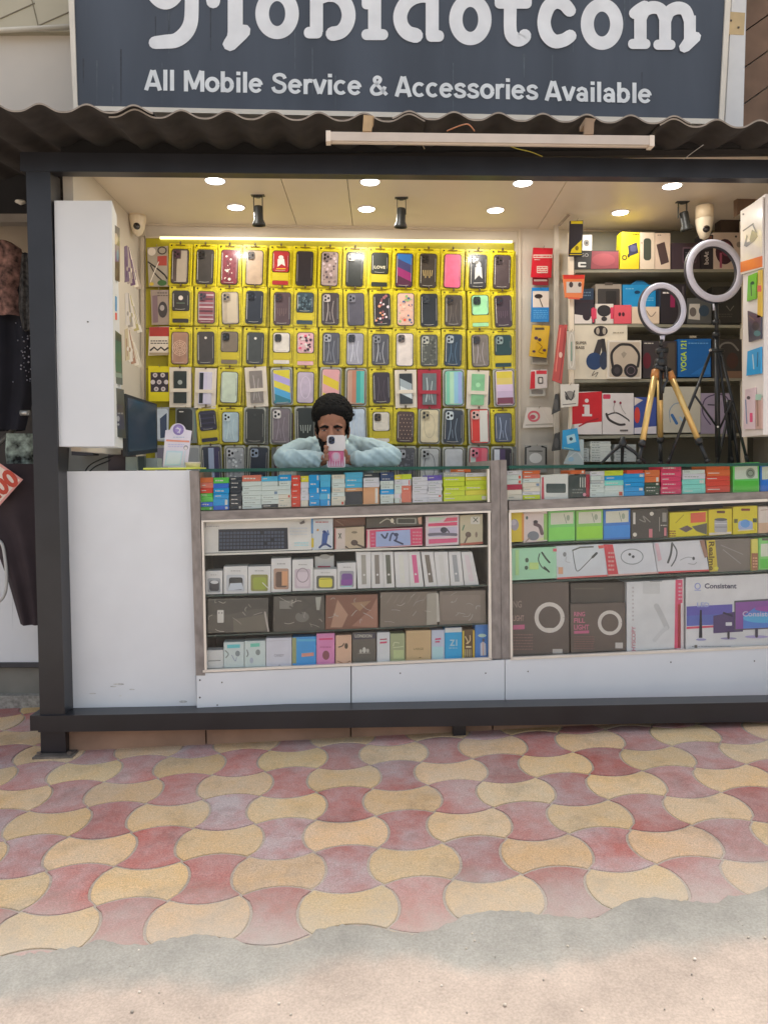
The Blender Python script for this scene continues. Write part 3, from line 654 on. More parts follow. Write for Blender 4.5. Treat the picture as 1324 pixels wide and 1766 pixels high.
# ================================================================== the show counter
m_wood = M('#7d756f', 'C', .6, var=.28, scale=16, stretch=(2.5, 1, 1))
m_woodh = M('#7d756f', 'C', .6, var=.28, scale=16, stretch=(1, 1, 2.5))
m_alu = M('#c9c3b9', 'C', .35, metal=.3, var=.05)
SC = empty('show_counter', PC.mat(*PC.uz(600, 1225)), 'long glass fronted show counter in grey wood trim', 'counter')
mb = MB()
slab(mb, PC, [(338, 1165), (354, 1165), (343, 812), (327, 812)], .45, m_wood, .004)
part(mb, 'stile', SC); mb = MB()
slab(mb, PC, [(848, 1136), (864, 1136), (861, 794), (846, 794)], .45, m_wood, .004); part(mb, 'stile', SC); mb = MB()
slab(mb, PC, [(864.6, 1136), (880, 1136), (873, 793), (861.6, 793)], .45, m_wood, .002)
part(mb, 'stile', SC)
mb = MB(); slab(mb, PC, [(347, 897), (846.5, 880), (846.5, 867), (346, 882)], .43, m_woodh, .003); slab(mb, PC, [(878, 879), (1480, 853), (1480, 842), (877, 864)], .43, m_woodh, .003); part(mb, 'rail', SC)
mb = MB()
for q in ([(348, 900.5), (846, 884), (846, 880.5), (347.5, 897.5)], [(350, 1160), (848, 1138), (848, 1134), (350, 1156)], [(353, 1158), (357, 1158), (351, 900), (347.5, 900)], [(843, 1137), (847.5, 1137), (845.5, 884), (841.5, 884)],
          [(878, 884.5), (1480, 858), (1480, 853.5), (878, 879.5)], [(880, 1138.5), (1480, 1111), (1480, 1107), (880, 1134)], [(880, 1136), (884, 1136), (881, 884), (877, 884)], [(840.5, 866), (844.5, 866), (843.5, 806), (840, 806)]):
    slab(mb, PC, q, .018, m_alu, .0055)
part(mb, 'trim', SC)
m_pan = M('#d9dbdc', 'O', .42, var=.04, scale=3)
for a_, b_ in ((352, 604.5), (606.5, 869.5), (871, 1480)):
    f1 = lambda x: 1161-(x-350)*.0447; f2 = lambda x: 1240-(x-340)*.018
    mb = MB(); slab(mb, PC, [(a_, f2(a_)), (b_, f2(b_)), (b_, f1(b_)), (a_, f1(a_))], .02, m_pan, .002)
    for x, y in ((383, 1177), (407, 1221), (690, 1161), (837, 1161), (910, 1158), (1156, 1142), (1300, 1140), (375, 1216)):
        if a_ < x < b_: mb.add([PC.w(u, v, .0028) for u, v in oval(x, y, 1.3, 1.3, 8)], [tuple(range(7, -1, -1))], M('#55504a', 'O', .6))
    if a_ > 700:
        for x, y, rx, ry in ((1225, 1204, 40, 3.5), (1180, 1208, 22, 2.5), (1270, 1203, 25, 2)): mb.add([PC.w(u, v, .0026+rx*1e-6) for u, v in oval(x, y, rx, ry, 14)], [tuple(range(13, -1, -1))], M('#8d8b88', 'O', .7, var=.4, scale=60))
    part(mb, 'base_panel', SC)
mb = MB(); slab(mb, PC, [(340, 1238), (352, 1238), (352, 1162), (339, 1163)], .02, m_pan, .003)
for y in (1173, 1203): mb.add([PC.w(u, v, .0036) for u, v in oval(345, y, 1.6, 1.6, 8)], [tuple(range(7, -1, -1))], M('#4a4642', 'O', .6))
part(mb, 'corner_strip', SC)
m_in = M('#4c5258', 'S', .6, var=.1); m_in2 = M('#c2c0bb', 'S', .6, var=.05)
mb = MB(); slab(mb, PC, [(354, 1170), (846, 1148), (846, 820), (348, 836)], .01, m_in, -.40); slab(mb, PC, [(880, 1145), (1420, 1122), (1420, 818), (876, 820)], .01, m_in, -.40); part(mb, 'back_panel', SC)
mb = MB(); slab(mb, PC, [(351, 1160), (848, 1138), (848, 1134.5), (351, 1156.5)], .38, m_in2, -.015); slab(mb, PC, [(881, 1138.5), (1480, 1111), (1480, 1107.5), (881, 1134.5)], .38, m_in2, -.015); part(mb, 'showcase_floor', SC)
m_shelf = glass_mat('shelf_glass', (.9, .95, .93), .02, .6); m_ge = M('#30423e', 'C', .2, var=.1); m_top = glass_mat('top_glass', (.93, .98, .96), .015, .8)
def glass_shelf(q0, q1, th=2.6, d=.36, edge=m_ge):
    (x0, y0), (x1, y1) = q0, q1; mb = MB(); slab(mb, PC, [(x0, y0+th), (x1, y1+th), (x1, y1), (x0, y0)], d, m_shelf, -.025); o = part(mb, 'glass_shelf', SC)
    mb = MB(); slab(mb, PC, [(x0, y0+th+.1), (x1, y1+th+.1), (x1, y1-.1), (x0, y0-.1)], .003, edge, -.0215); o2 = mb.build('shelf_edge', o, Matrix.Identity(4))
m_we = M('#c6c4ba', 'S', .4)
glass_shelf((352, 955), (842, 940), 3.2, .36, m_we); glass_shelf((353, 1027), (843, 1008)); glass_shelf((354, 1096), (845, 1074), 2.4)
glass_shelf((881, 938), (1480, 914)); glass_shelf((882, 1004), (1480, 975), 3)
zt1 = 1.122
def pcb(px, inn): v = PC.w(px, 800); return Vector((v.x, v.y, 0))+PC.n*inn
for x0, x1 in ((345, 842), (876, 1480)):
    a, b_, c, d = pcb(x0, -.008), pcb(x1, -.008), pcb(x1, .455), pcb(x0, .455)
    mb = MB(); mb.hexa([(*a.xy, zt1-.012), (*b_.xy, zt1-.012), (*b_.xy, zt1), (*a.xy, zt1)], [(*d.xy, zt1-.012), (*c.xy, zt1-.012), (*c.xy, zt1), (*d.xy, zt1)], m_top); o = part(mb, 'glass_top', SC)
    mb = MB(); m_gr = M('#14463c', 'C', .15, var=.15, spec=.8)
    for e0, e1, s_ in ((a, b_, -1), (d, c, 1)):
        n_ = PC.n*.003*s_; n0 = PC.n*.0004*s_; mb.hexa([(*(e0+n0).xy, zt1-.0125), (*(e1+n0).xy, zt1-.0125), (*(e1+n0).xy, zt1+.0004), (*(e0+n0).xy, zt1+.0004)], [(*(e0+n_).xy, zt1-.0125), (*(e1+n_).xy, zt1-.0125), (*(e1+n_).xy, zt1+.0004), (*(e0+n_).xy, zt1+.0004)], m_gr)
    mb.build('polished_edge', o, Matrix.Identity(4))
m_pane = glass_mat('pane_glass', (.985, .99, .985), .02, .4, film=0)
for q in ([(346, 882), (842, 867), (842, 812), (345, 820)], [(351, 1157), (845, 1136), (843, 885), (349, 901)], [(877, 864), (1480, 842), (1480, 800), (876, 810)], [(882, 1136), (1480, 1108), (1480, 858), (880, 884)]):
    mb = MB(); slab(mb, PC, q, .004, m_pane, -.004); part(mb, 'glass_pane', SC)
mb = MB(); a, b_ = PC.w(700, 1185, -.3), PC.w(1200, 1170, -.3)
slab(mb, PC, [(346, 1236), (1480, 1212), (1480, 1118), (346, 1166)], .38, m_in, -.03); part(mb, 'base_box', SC)

# display board with LED strip on the back wall
DB = empty('display_board', PB.mat(*PB.uz(570, 830), .012), 'yellowish display board on the back wall lit by a bright strip', 'display board')
mb = MB(); slab(mb, PB, [(252, 850), (888, 850), (886, 418), (252, 410)], .012, M('#8f8722', 'I', .5, var=.08), .012); part(mb, 'board_panel', DB)
mb = MB(); slab(mb, PB, [(276, 411.5), (883, 418.5), (883, 415), (276, 408)], .010, M('#fff2b4', 'N', .5, emit=1.3), .022); part(mb, 'led_strip', DB)
mb = MB(); slab(mb, PB, [(251, 410), (886, 418), (886, 414), (251, 406)], .008, mt, .02)
for s_ in range(5): slab(mb, PB, [(252, 497+70*s_), (886, 500+70*s_), (886, 498.5+70*s_), (252, 495.5+70*s_)], .004, M('#6e6226', 'I', .5), .016)
part(mb, 'slat', DB)
# ================================================================== ceiling fittings
def downlight(px, py, label, r, e):
    c = atZ(px, py, CZ); t = empty('downlight', c, label, 'ceiling light', 'round downlights in the shop ceiling')
    mb = MB(); mb.lathe([(r*.86, -.001), (r, -.006), (r*1.06, -.003), (r*1.06, .0)], (0, 0, 0), M('#d8d4cc', 'I', .4), 28); mb.build('trim_ring', t)
    mb = MB(); mb.lathe([(.0001, -.004), (r*.86, -.004), (r*.9, -.001)], (0, 0, 0), M('#fffaf0', 'N', .5, emit=6), 28); mb.build('diffuser', t)
    l = bpy.data.lights.new('downlight_lamp', 'AREA'); l.shape = 'DISK'; l.size = r*1.6; l.energy = e; l.color = (1, .97, .91)
    lo = bpy.data.objects.new('lamp', l); COL.objects.link(lo); lo.parent = t; lo.location = (0, 0, -.012)
LE = .85
for (x, y, lb) in ((371, 311, 'front row downlight nearest the left end of the ceiling'), (638, 313, 'front row downlight above the middle of the counter'), (901, 315, 'front row downlight above the wooden divider of the counter'), (1158, 320, 'front row downlight nearest the right end of the ceiling')):
    downlight(x, y, lb, .045, LE)
for (x, y, lb) in ((407, 357, 'rear row downlight left of the leftmost black spotlight'), (632, 360, 'rear row downlight left of the middle black spotlight'), (854, 362, 'rear row downlight above the right end of the case wall'), (1069, 366, 'rear row downlight above the right hand shelves')):
    downlight(x, y, lb, .043, LE)
m_bk = M('#2c2c2a', 'C', .4, var=.1)
for x, y, tl, lb in ((445, 337, 0, 'black ceiling spotlight pointing down, leftmost of three'), (692, 341, .05, 'black ceiling spotlight pointing down above the middle of the case wall'), (1176, 348, -.25, 'black ceiling spotlight with a tilted head near the security camera')):
    c = atZ(x, y, CZ); t = empty('spotlight', c, lb, 'spotlight', 'black spotlights under the ceiling')
    mb = MB(); mb.box(-.03, .03, -.012, .012, -.003, .0, m_bk); mb.tube([(0, 0, 0), (0, 0, -.01)], .012, m_bk, 12); mb.build('ceiling_plate', t)
    mb = MB(); mb.box(-.021, -.018, -.006, .006, -.075, -.003, m_bk); mb.box(.018, .021, -.006, .006, -.075, -.003, m_bk); mb.box(-.018, .018, -.006, .006, -.008, -.003, m_bk); mb.build('bracket', t)
    mb = MB(); mb.lathe([(.0001, .0), (.016, -.001), (.02, -.006), (.021, -.06), (.029, -.078), (.030, -.088), (.026, -.088), (.02, -.07), (.0001, -.068)], (0, 0, 0), M('#1f201e', 'C', .45), 24)
    o = mb.build('lamp_head', t); o.location = (tl*-.02, 0, -.045); o.rotation_euler = (math.radians(8), tl, 0)
mb = MB(); mb.tube([atZ(448, 350, CZ)+Vector((0, 0, -.002)), atZ(440, 345, CZ)+Vector((.0, 0, -.01)), atZ(455, 340, CZ)+Vector((0, 0, -.002))], .002, m_bk, 6)
def cctv(px, pyt, pyb, Y, label, yaw):
    # white cylinder base under the ceiling, ball with a dark lens
    b = atY(px, pyt, Y); e_ = atY(px, pyb, Y); t = empty('security_camera', b, label, 'security camera')
    h = b.z-e_.z; m_w = M('#b5a68d', 'I', .35, var=.03); m_w2 = M('#c7bba6', 'I', .3, var=.03)
    mb = MB(); mb.lathe([(.0001, .0), (.040, 0), (.040, -h*.36), (.0001, -h*.42)], (0, 0, 0), m_w, 28); mb.build('mount', t)
    mb = MB(); mb.lathe([(.041, -h*.38), (.040, -h*.46), (.033, -h*.72), (.02, -h*.93), (.0001, -h)], (0, 0, 0), m_w2, 28); bo = mb.build('dome', t)
    d = Vector((math.sin(yaw), -math.cos(yaw), -.25)).normalized(); c = Vector((0, 0, -h*.68))+d*.026
    mb = MB(); mb.lathe([(.0001, .012), (.012, .0115), (.0155, .009), (.0165, .0), (.0165, -.012)], (0, 0, 0), M('#1c1512', 'I', .12, coat=1), 20)
    o = mb.build('lens', t); o.location = c; o.rotation_euler = d.to_track_quat('Z', 'Y').to_euler()
cctv(237, 354, 408, 3.78, 'white dome security camera hanging in the left corner of the ceiling', .15)
cctv(1214, 356, 414, 3.66, 'white dome security camera hanging above the right hand shelves', -.1)

# ================================================================== phone case wall
YEL = '#c3b71c'
def pack_frame(pl, x0, y0, x1, y1, off, name, label, group, lean=0):
    """thing at the bottom centre of the pixel rect; returns the thing and the pixel mapping"""
    u0, z0 = pl.uz((x0+x1)/2, y1, off); t = empty(name, pl.mat(u0, z0, off), label, 'phone case', group)
    c, s = math.cos(lean), math.sin(lean); zt_ = pl.uz((x0+x1)/2, y0, off)[1]-z0
    def L(x, y):
        u, z = pl.uz(x, y, off); u -= u0; z -= z0; z -= zt_
        return (u*c-z*s, u*s+z*c+zt_)
    return t, L
def cam_bump(mb, L, x0, y0, x1, y1, col, yb, z, lens=3):
    mb.prism([L(x, y) for x, y in rrect(x0, x1, y0, y1, min(x1-x0, y1-y0)*.28)], yb-.002, yb, M(col, z, .3))
    cx, cy, w_, h_ = (x0+x1)/2, (y0+y1)/2, (x1-x0), (y1-y0)
    sp_ = [(-.22, -.24), (-.22, .22), (.22, 0)] if lens == 3 else [(0, -.25), (0, .2)]
    for dx, dy in sp_: mb.flat([L(*p) for p in oval(cx+dx*w_, cy+dy*h_, w_*.17, h_*.17, 10)], yb-.0026, M('#15161a', z, .1, coat=1))
def pattern(kind, x0, y0, x1, y1, c, rng):
    w_, h_ = x1-x0, y1-y0; A = []
    if kind == 'panel': A = [('rr', x0+w_*.3, y0+h_*.28, x1-2, y1-2, 2, c[0]), ('r', x0+w_*.55, y0+2, x1-2, y0+h_*.4, c[0])]
    elif kind == 'stripes':
        for k in range(7): A.append(('r', x0+1, y0+h_*(.08+.13*k), x1-1, y0+h_*(.08+.13*k+.045), c[k % len(c)]))
    elif kind == 'floral':
        for k in range(34):
            r = rng.uniform(.9, 2.6); A.append(('e', rng.uniform(x0+3, x1-3), rng.uniform(y0+3, y1-3), r, r, rng.choice(c)))
    elif kind == 'diag':
        n_ = len(c)
        for k in range(n_):
            a, b_ = y0+h_*k/n_, y0+h_*(k+1)/n_; s_ = h_*.1
            A.append(('p', [(x0+1, max(a-s_, y0+1) if k else y0+1), (x1-1, a+s_ if k else y0+1), (x1-1, min(b_+s_, y1-1)), (x0+1, b_-s_ if k < n_-1 else y1-1)], c[k]))
    elif kind == 'vert':
        n_ = len(c)
        for k in range(n_): A.append(('r', x0+1+(w_-2)*k/n_, y0+1.5, x0+1+(w_-2)*(k+1)/n_, y1-1.5, c[k]))
    elif kind == 'horiz':
        n_ = len(c)
        for k in range(n_): A.append(('r', x0+1.2, y0+1.5+(h_-3)*k/n_, x1-1.2, y0+1.5+(h_-3)*(k+1)/n_, c[k]))
    elif kind == 'shine':
        A = [('c', [(x0+w_*.3, y0+h_*.15), (x0+w_*.36, y0+h_*.5), (x0+w_*.25, y0+h_*.9)], 1.6, c[0]), ('c', [(x0+w_*.7, y0+h_*.25), (x0+w_*.62, y0+h_*.6), (x0+w_*.74, y0+h_*.95)], 1.1, c[0]), ('l', [(x0+w_*.45, y0+h_*.6), (x0+w_*.5, y0+h_*.85)], .9, c[0])]
    elif kind == 'dot': A = [('e', x0+w_*.5, y0+h_*.18, 2.2, 2.2, c[0])]
    elif kind == 'star': A = [('e', x0+w_*.5, y0+h_*.35, 4, 4, c[0]), ('l', [(x0+w_*.25, y0+h_*.62), (x0+w_*.75, y0+h_*.62)], 1.4, c[-1])]
    elif kind == 'mandala':
        for r in (3, 6, 9, 12): A.append(('o', (x0+x1)/2, y0+h_*.5, r, r*1.05, 1.1, c[0]))
        for k in range(8):
            a = k*math.pi/4; A.append(('l', [((x0+x1)/2+4*math.cos(a), y0+h_*.5+4*math.sin(a)), ((x0+x1)/2+13*math.cos(a), y0+h_*.5+14*math.sin(a))], 1, c[0]))
    elif kind == 'figure':
        A = [('e', x0+w_*.5, y0+h_*.3, w_*.16, h_*.1, c[0]), ('p', [(x0+w_*.3, y0+h_*.38), (x0+w_*.7, y0+h_*.36), (x0+w_*.78, y0+h_*.72), (x0+w_*.55, y0+h_*.62), (x0+w_*.3, y0+h_*.76)], c[0]), ('l', [(x0+w_*.25, y0+h_*.86), (x0+w_*.8, y0+h_*.84)], 1.5, c[-1])]
    elif kind == 'word': A = [('t', x0+w_*.15, y0+h_*.62, x1-w_*.15, y0+h_*.76, 'LOVE', .02, c[0])]
    elif kind == 'marks':
        for k in range(5): A.append(('l', [(x0+w_*(.2+.14*k), y0+h_*.5), (x0+w_*(.24+.12*k), y0+h_*(.66+.06*(k % 2)))], 1.3, c[0]))
    elif kind == 'outline': A = [('o', (x0+x1)/2, (y0+y1)/2, w_*.3, h_*.36, 1.1, c[0])]
    elif kind == 'lv':
        for a in range(4):
            for b_ in range(7): A.append(('e', x0+w_*(.18+.21*a+(.1 if b_ % 2 else 0)), y0+h_*(.1+.13*b_), 1.1, 1.1, c[0]))
    return A
def case_pack(row, x, y0, x1, y1, kind, col, pat=None, pc_=(), cam='#1c1c20', label='', lean=0, band='#a89a20', off=.045, frame=YEL, camw=.42):
    """one hanging pack: x..x1, y0..y1 pixels of the card"""
    rng = random.Random(int(x*13+y0)); t, L = pack_frame(PB, x, y0, x1, y1, off, 'phone_case_pack', label, 'phone cases hanging on the back wall', lean)
    z = 'I'; w_, h_ = x1-x, y1-y0; cx0, cx1, cy0, cy1 = x+w_*.17, x1-w_*.16, y0+h_*.15, y1-h_*.065
    if kind in ('y', 'yb'):
        mb = MB(); m = M(YEL, z, .3, coat=.6, var=.16, scale=40); mb.prism([L(a, b_) for a, b_ in rrect(x, x1, y0, y1, 2)], 0, .0025, m)
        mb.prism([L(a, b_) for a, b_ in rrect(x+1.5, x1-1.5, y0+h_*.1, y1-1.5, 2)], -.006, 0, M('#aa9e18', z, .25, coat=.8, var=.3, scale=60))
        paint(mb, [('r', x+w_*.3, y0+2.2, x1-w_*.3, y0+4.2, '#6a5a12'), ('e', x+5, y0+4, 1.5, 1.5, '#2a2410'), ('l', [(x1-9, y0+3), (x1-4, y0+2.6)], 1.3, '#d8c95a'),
                   ('l', [(x+2.2, y0+9), (x+2.8, y1-4)], .9, '#d6c84a'), ('l', [(x1-2.2, y0+12), (x1-2.6, y1-6)], .8, '#78691a')], L, -.006, z, .3)  # pale side lines are painted plastic glare
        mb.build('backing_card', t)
    elif kind == 'w':
        cx0, cx1, cy0, cy1 = x+w_*.2, x1-w_*.2, y0+h_*.1, y1-h_*.1
        mb = MB(); mb.prism([L(x, y1), L(x1, y1), L(x1, y0), L(x, y0)], -.006, .010, M(frame, z, .5))
        mb.build('window_box', t)
    else:
        cx0, cx1, cy0, cy1 = x+w_*.1, x1-w_*.08, y0+h_*.06, y1-h_*.04
        mb = MB(); mb.prism([L(a, b_) for a, b_ in rrect(x, x1, y0, y1, 4)], -.003, .004, M(frame, z, .15, coat=1, var=.2, scale=40))
        mb.build('clear_box', t)
    sh = cy1 if kind != 'yb' else cy0+(cy1-cy0)*.62
    b = -.012
    mb = MB(); r = 4.2 if kind != 'w' else .8; hi = M(col, z, .35, coat=.5, var=.14, scale=30)
    mb.prism([L(a, b_) for a, b_ in rrect(cx0, cx1, cy0, sh, r)], b, -.003, hi)
    if pat: paint(mb, pattern(pat, cx0, cy0, cx1, sh, pc_, rng), L, b, z, .35, .4)
    if kind != 'w' and pat: paint(mb, [('l', [(cx0+1.2, cy0+5), (cx0+1.6, sh-6)], .7, '#b5b2a8'), ('l', [(cx1-1.6, cy0+8), (cx1-1.3, sh-9)], .6, '#8c8a84'), ('c', [(cx0+5, sh-2.2), ((cx0+cx1)/2, sh-1.6), (cx1-6, sh-2.4)], .6, '#a09d94')], L, b-.0035, z, .2, .8)  # painted glints down the sides and along the foot of the case
    elif kind != 'w': paint(mb, [('l', [(cx0+1.2, cy0+5), (cx0+1.6, sh-6)], .7, '#8d8a82'), ('l', [(cx1-2, cy0+10), (cx1-1.6, sh-12)], .6, '#6c6a64')], L, b, z, .2, .8)  # fainter painted glints on plain cases
    if kind != 'w': mb.prism([L(a, b_) for a, b_ in rrect(cx0-1.5, cx1+1.7, cy0-1.3, sh+1.4, 5)], b+.003, b+.0045, M('#4a4420' if kind != 'c' else '#55564f', z, .25, coat=.8, var=.4, scale=60))  # dark blister-tray rim that also paints the case's shadow
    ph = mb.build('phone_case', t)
    if cam and kind != 'w':
        mb = MB(); cam_bump(mb, L, cx0+2, cy0+2, cx0+2+(cx1-cx0)*camw, cy0+2+(cx1-cx0)*camw*1.15, cam, b-.0035, z); mb.build('camera_cutout', ph)
    if kind == 'w':
        mb = MB(); mid = cy0+(cy1-cy0)*.6; mb.prism([L(x+2, mid+3), L(x1-2, mid+3), L(x1-2, mid-3), L(x+2, mid-3)], b-.003, b, M(frame, z, .5)); mb.build('window_strap', t)
    if kind == 'yb':
        mb = MB(); mb.prism([L(a, b_) for a, b_ in rrect(cx0, cx1, sh+1, cy1-h_*.1, 1)], -.010, -.004, M(band, z, .4, coat=.5)); mb.build('printed_band', t)
        mb = MB(); mb.prism([L(a, b_) for a, b_ in rrect(cx0, cx1, cy1-h_*.1+.6, cy1, 1.5)], -.010, -.004, hi); mb.build('case_foot', t)
    mx, q = L((x+x1)/2, y0); mb = MB(); mb.tube([(mx, .03, q-.004), (mx, -.012, q-.002), (mx, -.026, q+.004)], .0014, M('#8a8272', z, .3, metal=.8), 6)
    mb.box(mx-.004, mx+.004, -.014, -.0125, q-.006, q+.006, M('#4a3b22', z, .5)); mb.build('hook', t)
    return t
XC = [313, 356, 398, 441, 486, 527, 570, 613, 656, 698, 739, 781, 825, 866]
ROWN = ['top row', 'second row', 'third row', 'fourth row', 'fifth row', 'bottom row']
RT = [(421, 492), (492, 560), (562, 630), (632, 697), (700, 764), (768, 836)]
def rowy(r, x):
    d = lambda yb: (x-300)/566*11*(820-yb)/400
    return RT[r][0]+d(RT[r][0]), RT[r][1]+d(RT[r][1])
G_ = {}
T0 = [  # row, column, kind, colour, pattern, pattern colours, camera, description, extras
 (0,0,'y','#4f4540','panel',('#978d80',),'#4c3740','beige panelled dark'), (0,1,'y','#3d3936','dot',('#4a4642',),'#2b2826','charcoal'), (0,2,'y','#6d2b34','floral',('#6d2b34','#c9bfb4','#5b222b','#d9cdc0','#6d2b34'),None,'maroon flowered'),
 (0,3,'y','#95826f',None,(),'#4a3f38','beige'), (0,4,'yb','#8f2a2c','figure',('#d8d0c8','#c9a32a'),None,'red figure printed'), (0,5,'y','#292427',None,(),None,'plain black'),
 (0,6,'y','#8c7b76','floral',('#6b5c5c','#a8989a','#7d6f6a','#4c4146'),'#6d6060','grey floral'), (0,7,'y','#1f221e',None,(),'#a8a49a','glossy black'), (0,8,'yb','#272b25','word',('#c9c2a8',),None,'black lettered'),
 (0,9,'y','#37344a','diag',('#2d5f92','#3b3a5c','#7d2d5c','#4c2a3c'),None,'blue and magenta'), (0,10,'y','#3b352f','marks',('#a08d60',),'#2c2722','brown monogrammed'), (0,11,'y','#c5607c',None,(),None,'pink'),
 (0,12,'y','#2b2a2c','figure',('#a9a8a4','#8c8a88'),'#6f6d68','black and white figured'), (0,13,'y','#44393a','dot',('#5d5253',),'#3a3032','dark brown'),
 (1,0,'yb','#33302e','star',('#b8aea6','#5d6a5c'),None,'starry dark'), (1,1,'y','#7d4b51','stripes',('#a8979a','#46333c','#8e8086'),'#584049','mauve striped'), (1,2,'y','#978b7a','panel',('#a59a88',),'#7d7266','pale taupe'),
 (1,3,'y','#24272f','dot',('#4c4f58',),'#1b1c22','navy black'), (1,4,'y','#4d3c3e','marks',('#61504e',),'#3e3032','plum brown'), (1,5,'yb','#33424a','floral',('#4d5e66','#232d33','#65767c'),None,'teal patterned'),
 (1,6,'y','#403839','shine',('#8d8482',),'#a39a98','dark shiny'), (1,7,'y','#4c4a53',None,(),'#6b6a72','slate'), (1,8,'y','#2d2729','floral',('#c9bcc0','#c98d6d','#3a2f31','#dbc8cc','#8b5a5e'),None,'black flowered'),
 (1,9,'y','#c9a797','floral',('#d0583c','#e0cdb8','#7d9a6a','#3d5576','#d8b7a8','#dcae9c'),None,'peach flowered'), (1,10,'y','#23262a','dot',('#33373c',),'#3b3e42','matt black'), (1,11,'y','#443d38','shine',('#5d554f',),'#3b342f','dark taupe'),
 (1,12,'yb','#8abb91',None,(),'#2a3a30','mint green'), (1,13,'y','#3e3038','marks',('#54434d',),'#33272e','aubergine'),
 (2,0,'y','#917262','mandala',('#b39a88',),None,'mandala printed brown'), (2,1,'y','#3f3935','dot',('#c5bdb4',),None,'dark brown dotted'), (2,2,'yb','#6c6153',None,(),'#23201e','taupe'),
 (2,3,'y','#3d3f3d','dot',('#c0bcb4',),None,'dotted charcoal'), (2,4,'yb','#bcb6ae','dot',('#c9c4bd',),'#3a3836','white'), (2,5,'yb','#cfa5ab','floral',('#b8546c','#e4dcd8','#423038','#dcc0c4'),None,'pink and white flowered'),
 (2,6,'y','#4b4c54','shine',('#7a7c84',),'#8f9096','slate blue shiny'), (2,7,'y','#878791','shine',('#aaabb2',),'#3b3b40','light grey'), (2,8,'y','#4a4a50','shine',('#96979c',),'#74757a','crinkled grey'),
 (2,9,'y','#bdb5b0',None,(),'#5f5653','off white'), (2,10,'y','#4b4d47','floral',('#5f615a','#3b3d38','#70726a'),'#9a9b92','olive grey'), (2,11,'y','#2a3948','shine',('#4d6376',),'#8f979c','deep blue'),
 (2,12,'y','#6c655f','shine',('#8d8688',),'#3c383a','warm grey'), (2,13,'yb','#1e3c3d',None,(),'#7d8c8a','dark teal'),
 (3,0,'w','#27302f','star',('#8a8f8c','#1b4038'),None,'black and green boxed'), (3,1,'w','#b4b0c0','vert',('#23262b','#b9b5c6','#c6c2cf'),None,'lavender boxed'), (3,2,'y','#a6b0a0',None,(),None,'pale sage'),
 (3,3,'w','#746d68','shine',('#99928e',),None,'taupe boxed'), (3,4,'c','#8e93a0','diag',('#c9bd3a','#a79cc9','#c7bd48','#4a8fb4','#2f6f7d'),None,'rainbow waved'), (3,5,'y','#a397a5','outline',('#b5aab6',),None,'lavender grey'),
 (3,6,'c','#d3a2a4','diag',('#d8a4a6','#d9c238','#d8a4a6','#d9c238'),None,'pink and yellow'), (3,7,'c','#9b7460','vert',('#a58474','#a0705c','#3d8f8a','#58a098'),None,'brown and teal'), (3,8,'y','#352d35','shine',('#4c434c',),None,'dark plum'),
 (3,9,'w','#3b4045','diag',('#2c3034','#8b9498','#b9bfc0','#33373b'),None,'white framed glossy'), (3,10,'w','#5d6466','shine',('#a3acac',),None,'red framed grey'), (3,11,'c','#73aa98','vert',('#6fa892','#a7c9b0','#7fa6b8','#8c9cc4'),None,'green and lilac'),
 (3,12,'w','#71a07a','star',('#8fb894','#a9c9ac'),None,'white boxed green'), (3,13,'c','#b5a5b6','horiz',('#d6c548','#d2c070','#b9a8bd','#a898ae','#6d3a4c'),None,'yellow and purple'),
 (4,1,'yb','#2c2a3a','stripes',('#3a3850','#232130'),None,'navy'), (4,2,'y','#97a8ad','shine',('#b9c7c9',),'#b3bfc2','silver blue'), (4,3,'c','#2f302e','dot',('#3f403d',),None,'clear edged black'),
 (4,4,'c','#6c6368','shine',('#837a80',),'#c9c4c0','mauve grey'), (4,5,'c','#252a28','marks',('#8d918c',),None,'black printed'), (4,7,'c','#b4bfcb','shine',('#d0d8de',),'#8d98a4','icy blue'),
 (4,8,'yb','#cfc8bb','dot',('#d8d2c8',),'#4a4036','cream white'), (4,9,'y','#4b3b38','lv',('#8c7668',),None,'brown monogram'), (4,10,'c','#b7ad92','outline',('#a0977d',),'#8f866f','cream'),
 (4,11,'c','#303945','shine',('#73808c',),'#aab2b5','glossy navy'), (4,12,'c','#b83830','vert',('#bb3a32','#c8c6be'),'#d0b0a8','red and clear'), (4,13,'y','#4a5364','shine',('#8b95a8',),None,'steel blue'),
 (5,1.2,'c','#39334a','vert',('#2c3340','#8a94a8','#3a3552'),None,'purple edged dark'), (5,2.15,'c','#8e9092','floral',('#a9abac','#74767a','#b9bbbc'),'#a5a6a8','silver grey'), (5,3.15,'c','#262c38','dot',('#39404e',),'#7d8796','midnight blue'),
 (5,4.2,'c','#a4a8a0','outline',('#c0c4bc',),None,'pale grey'), (5,9,'c','#4a4a4e','floral',('#5c5c60','#6a6a70'),'#8d8d90','smoky grey'), (5,10,'c','#9fa09e','outline',('#4f5052',),'#8a8b8a','grey outlined'),
 (5,11,'c','#a3a5a6','marks',('#6d6f72',),None,'clear lettered'), (5,12,'c','#b04a5c','vert',('#a8b0a8','#b5485a','#b9606c'),'#b06a78','rose pink'), (5,13,'c','#39303f','vert',('#b9bcc0','#4a3a58','#262028'),None,'black and pink'),
 (5,6,'c','#77808a','shine',('#9aa2aa',),None,'bluish grey'), (5,7.9,'c','#6e7468','outline',('#8a9084',),None,'greenish grey'),
]
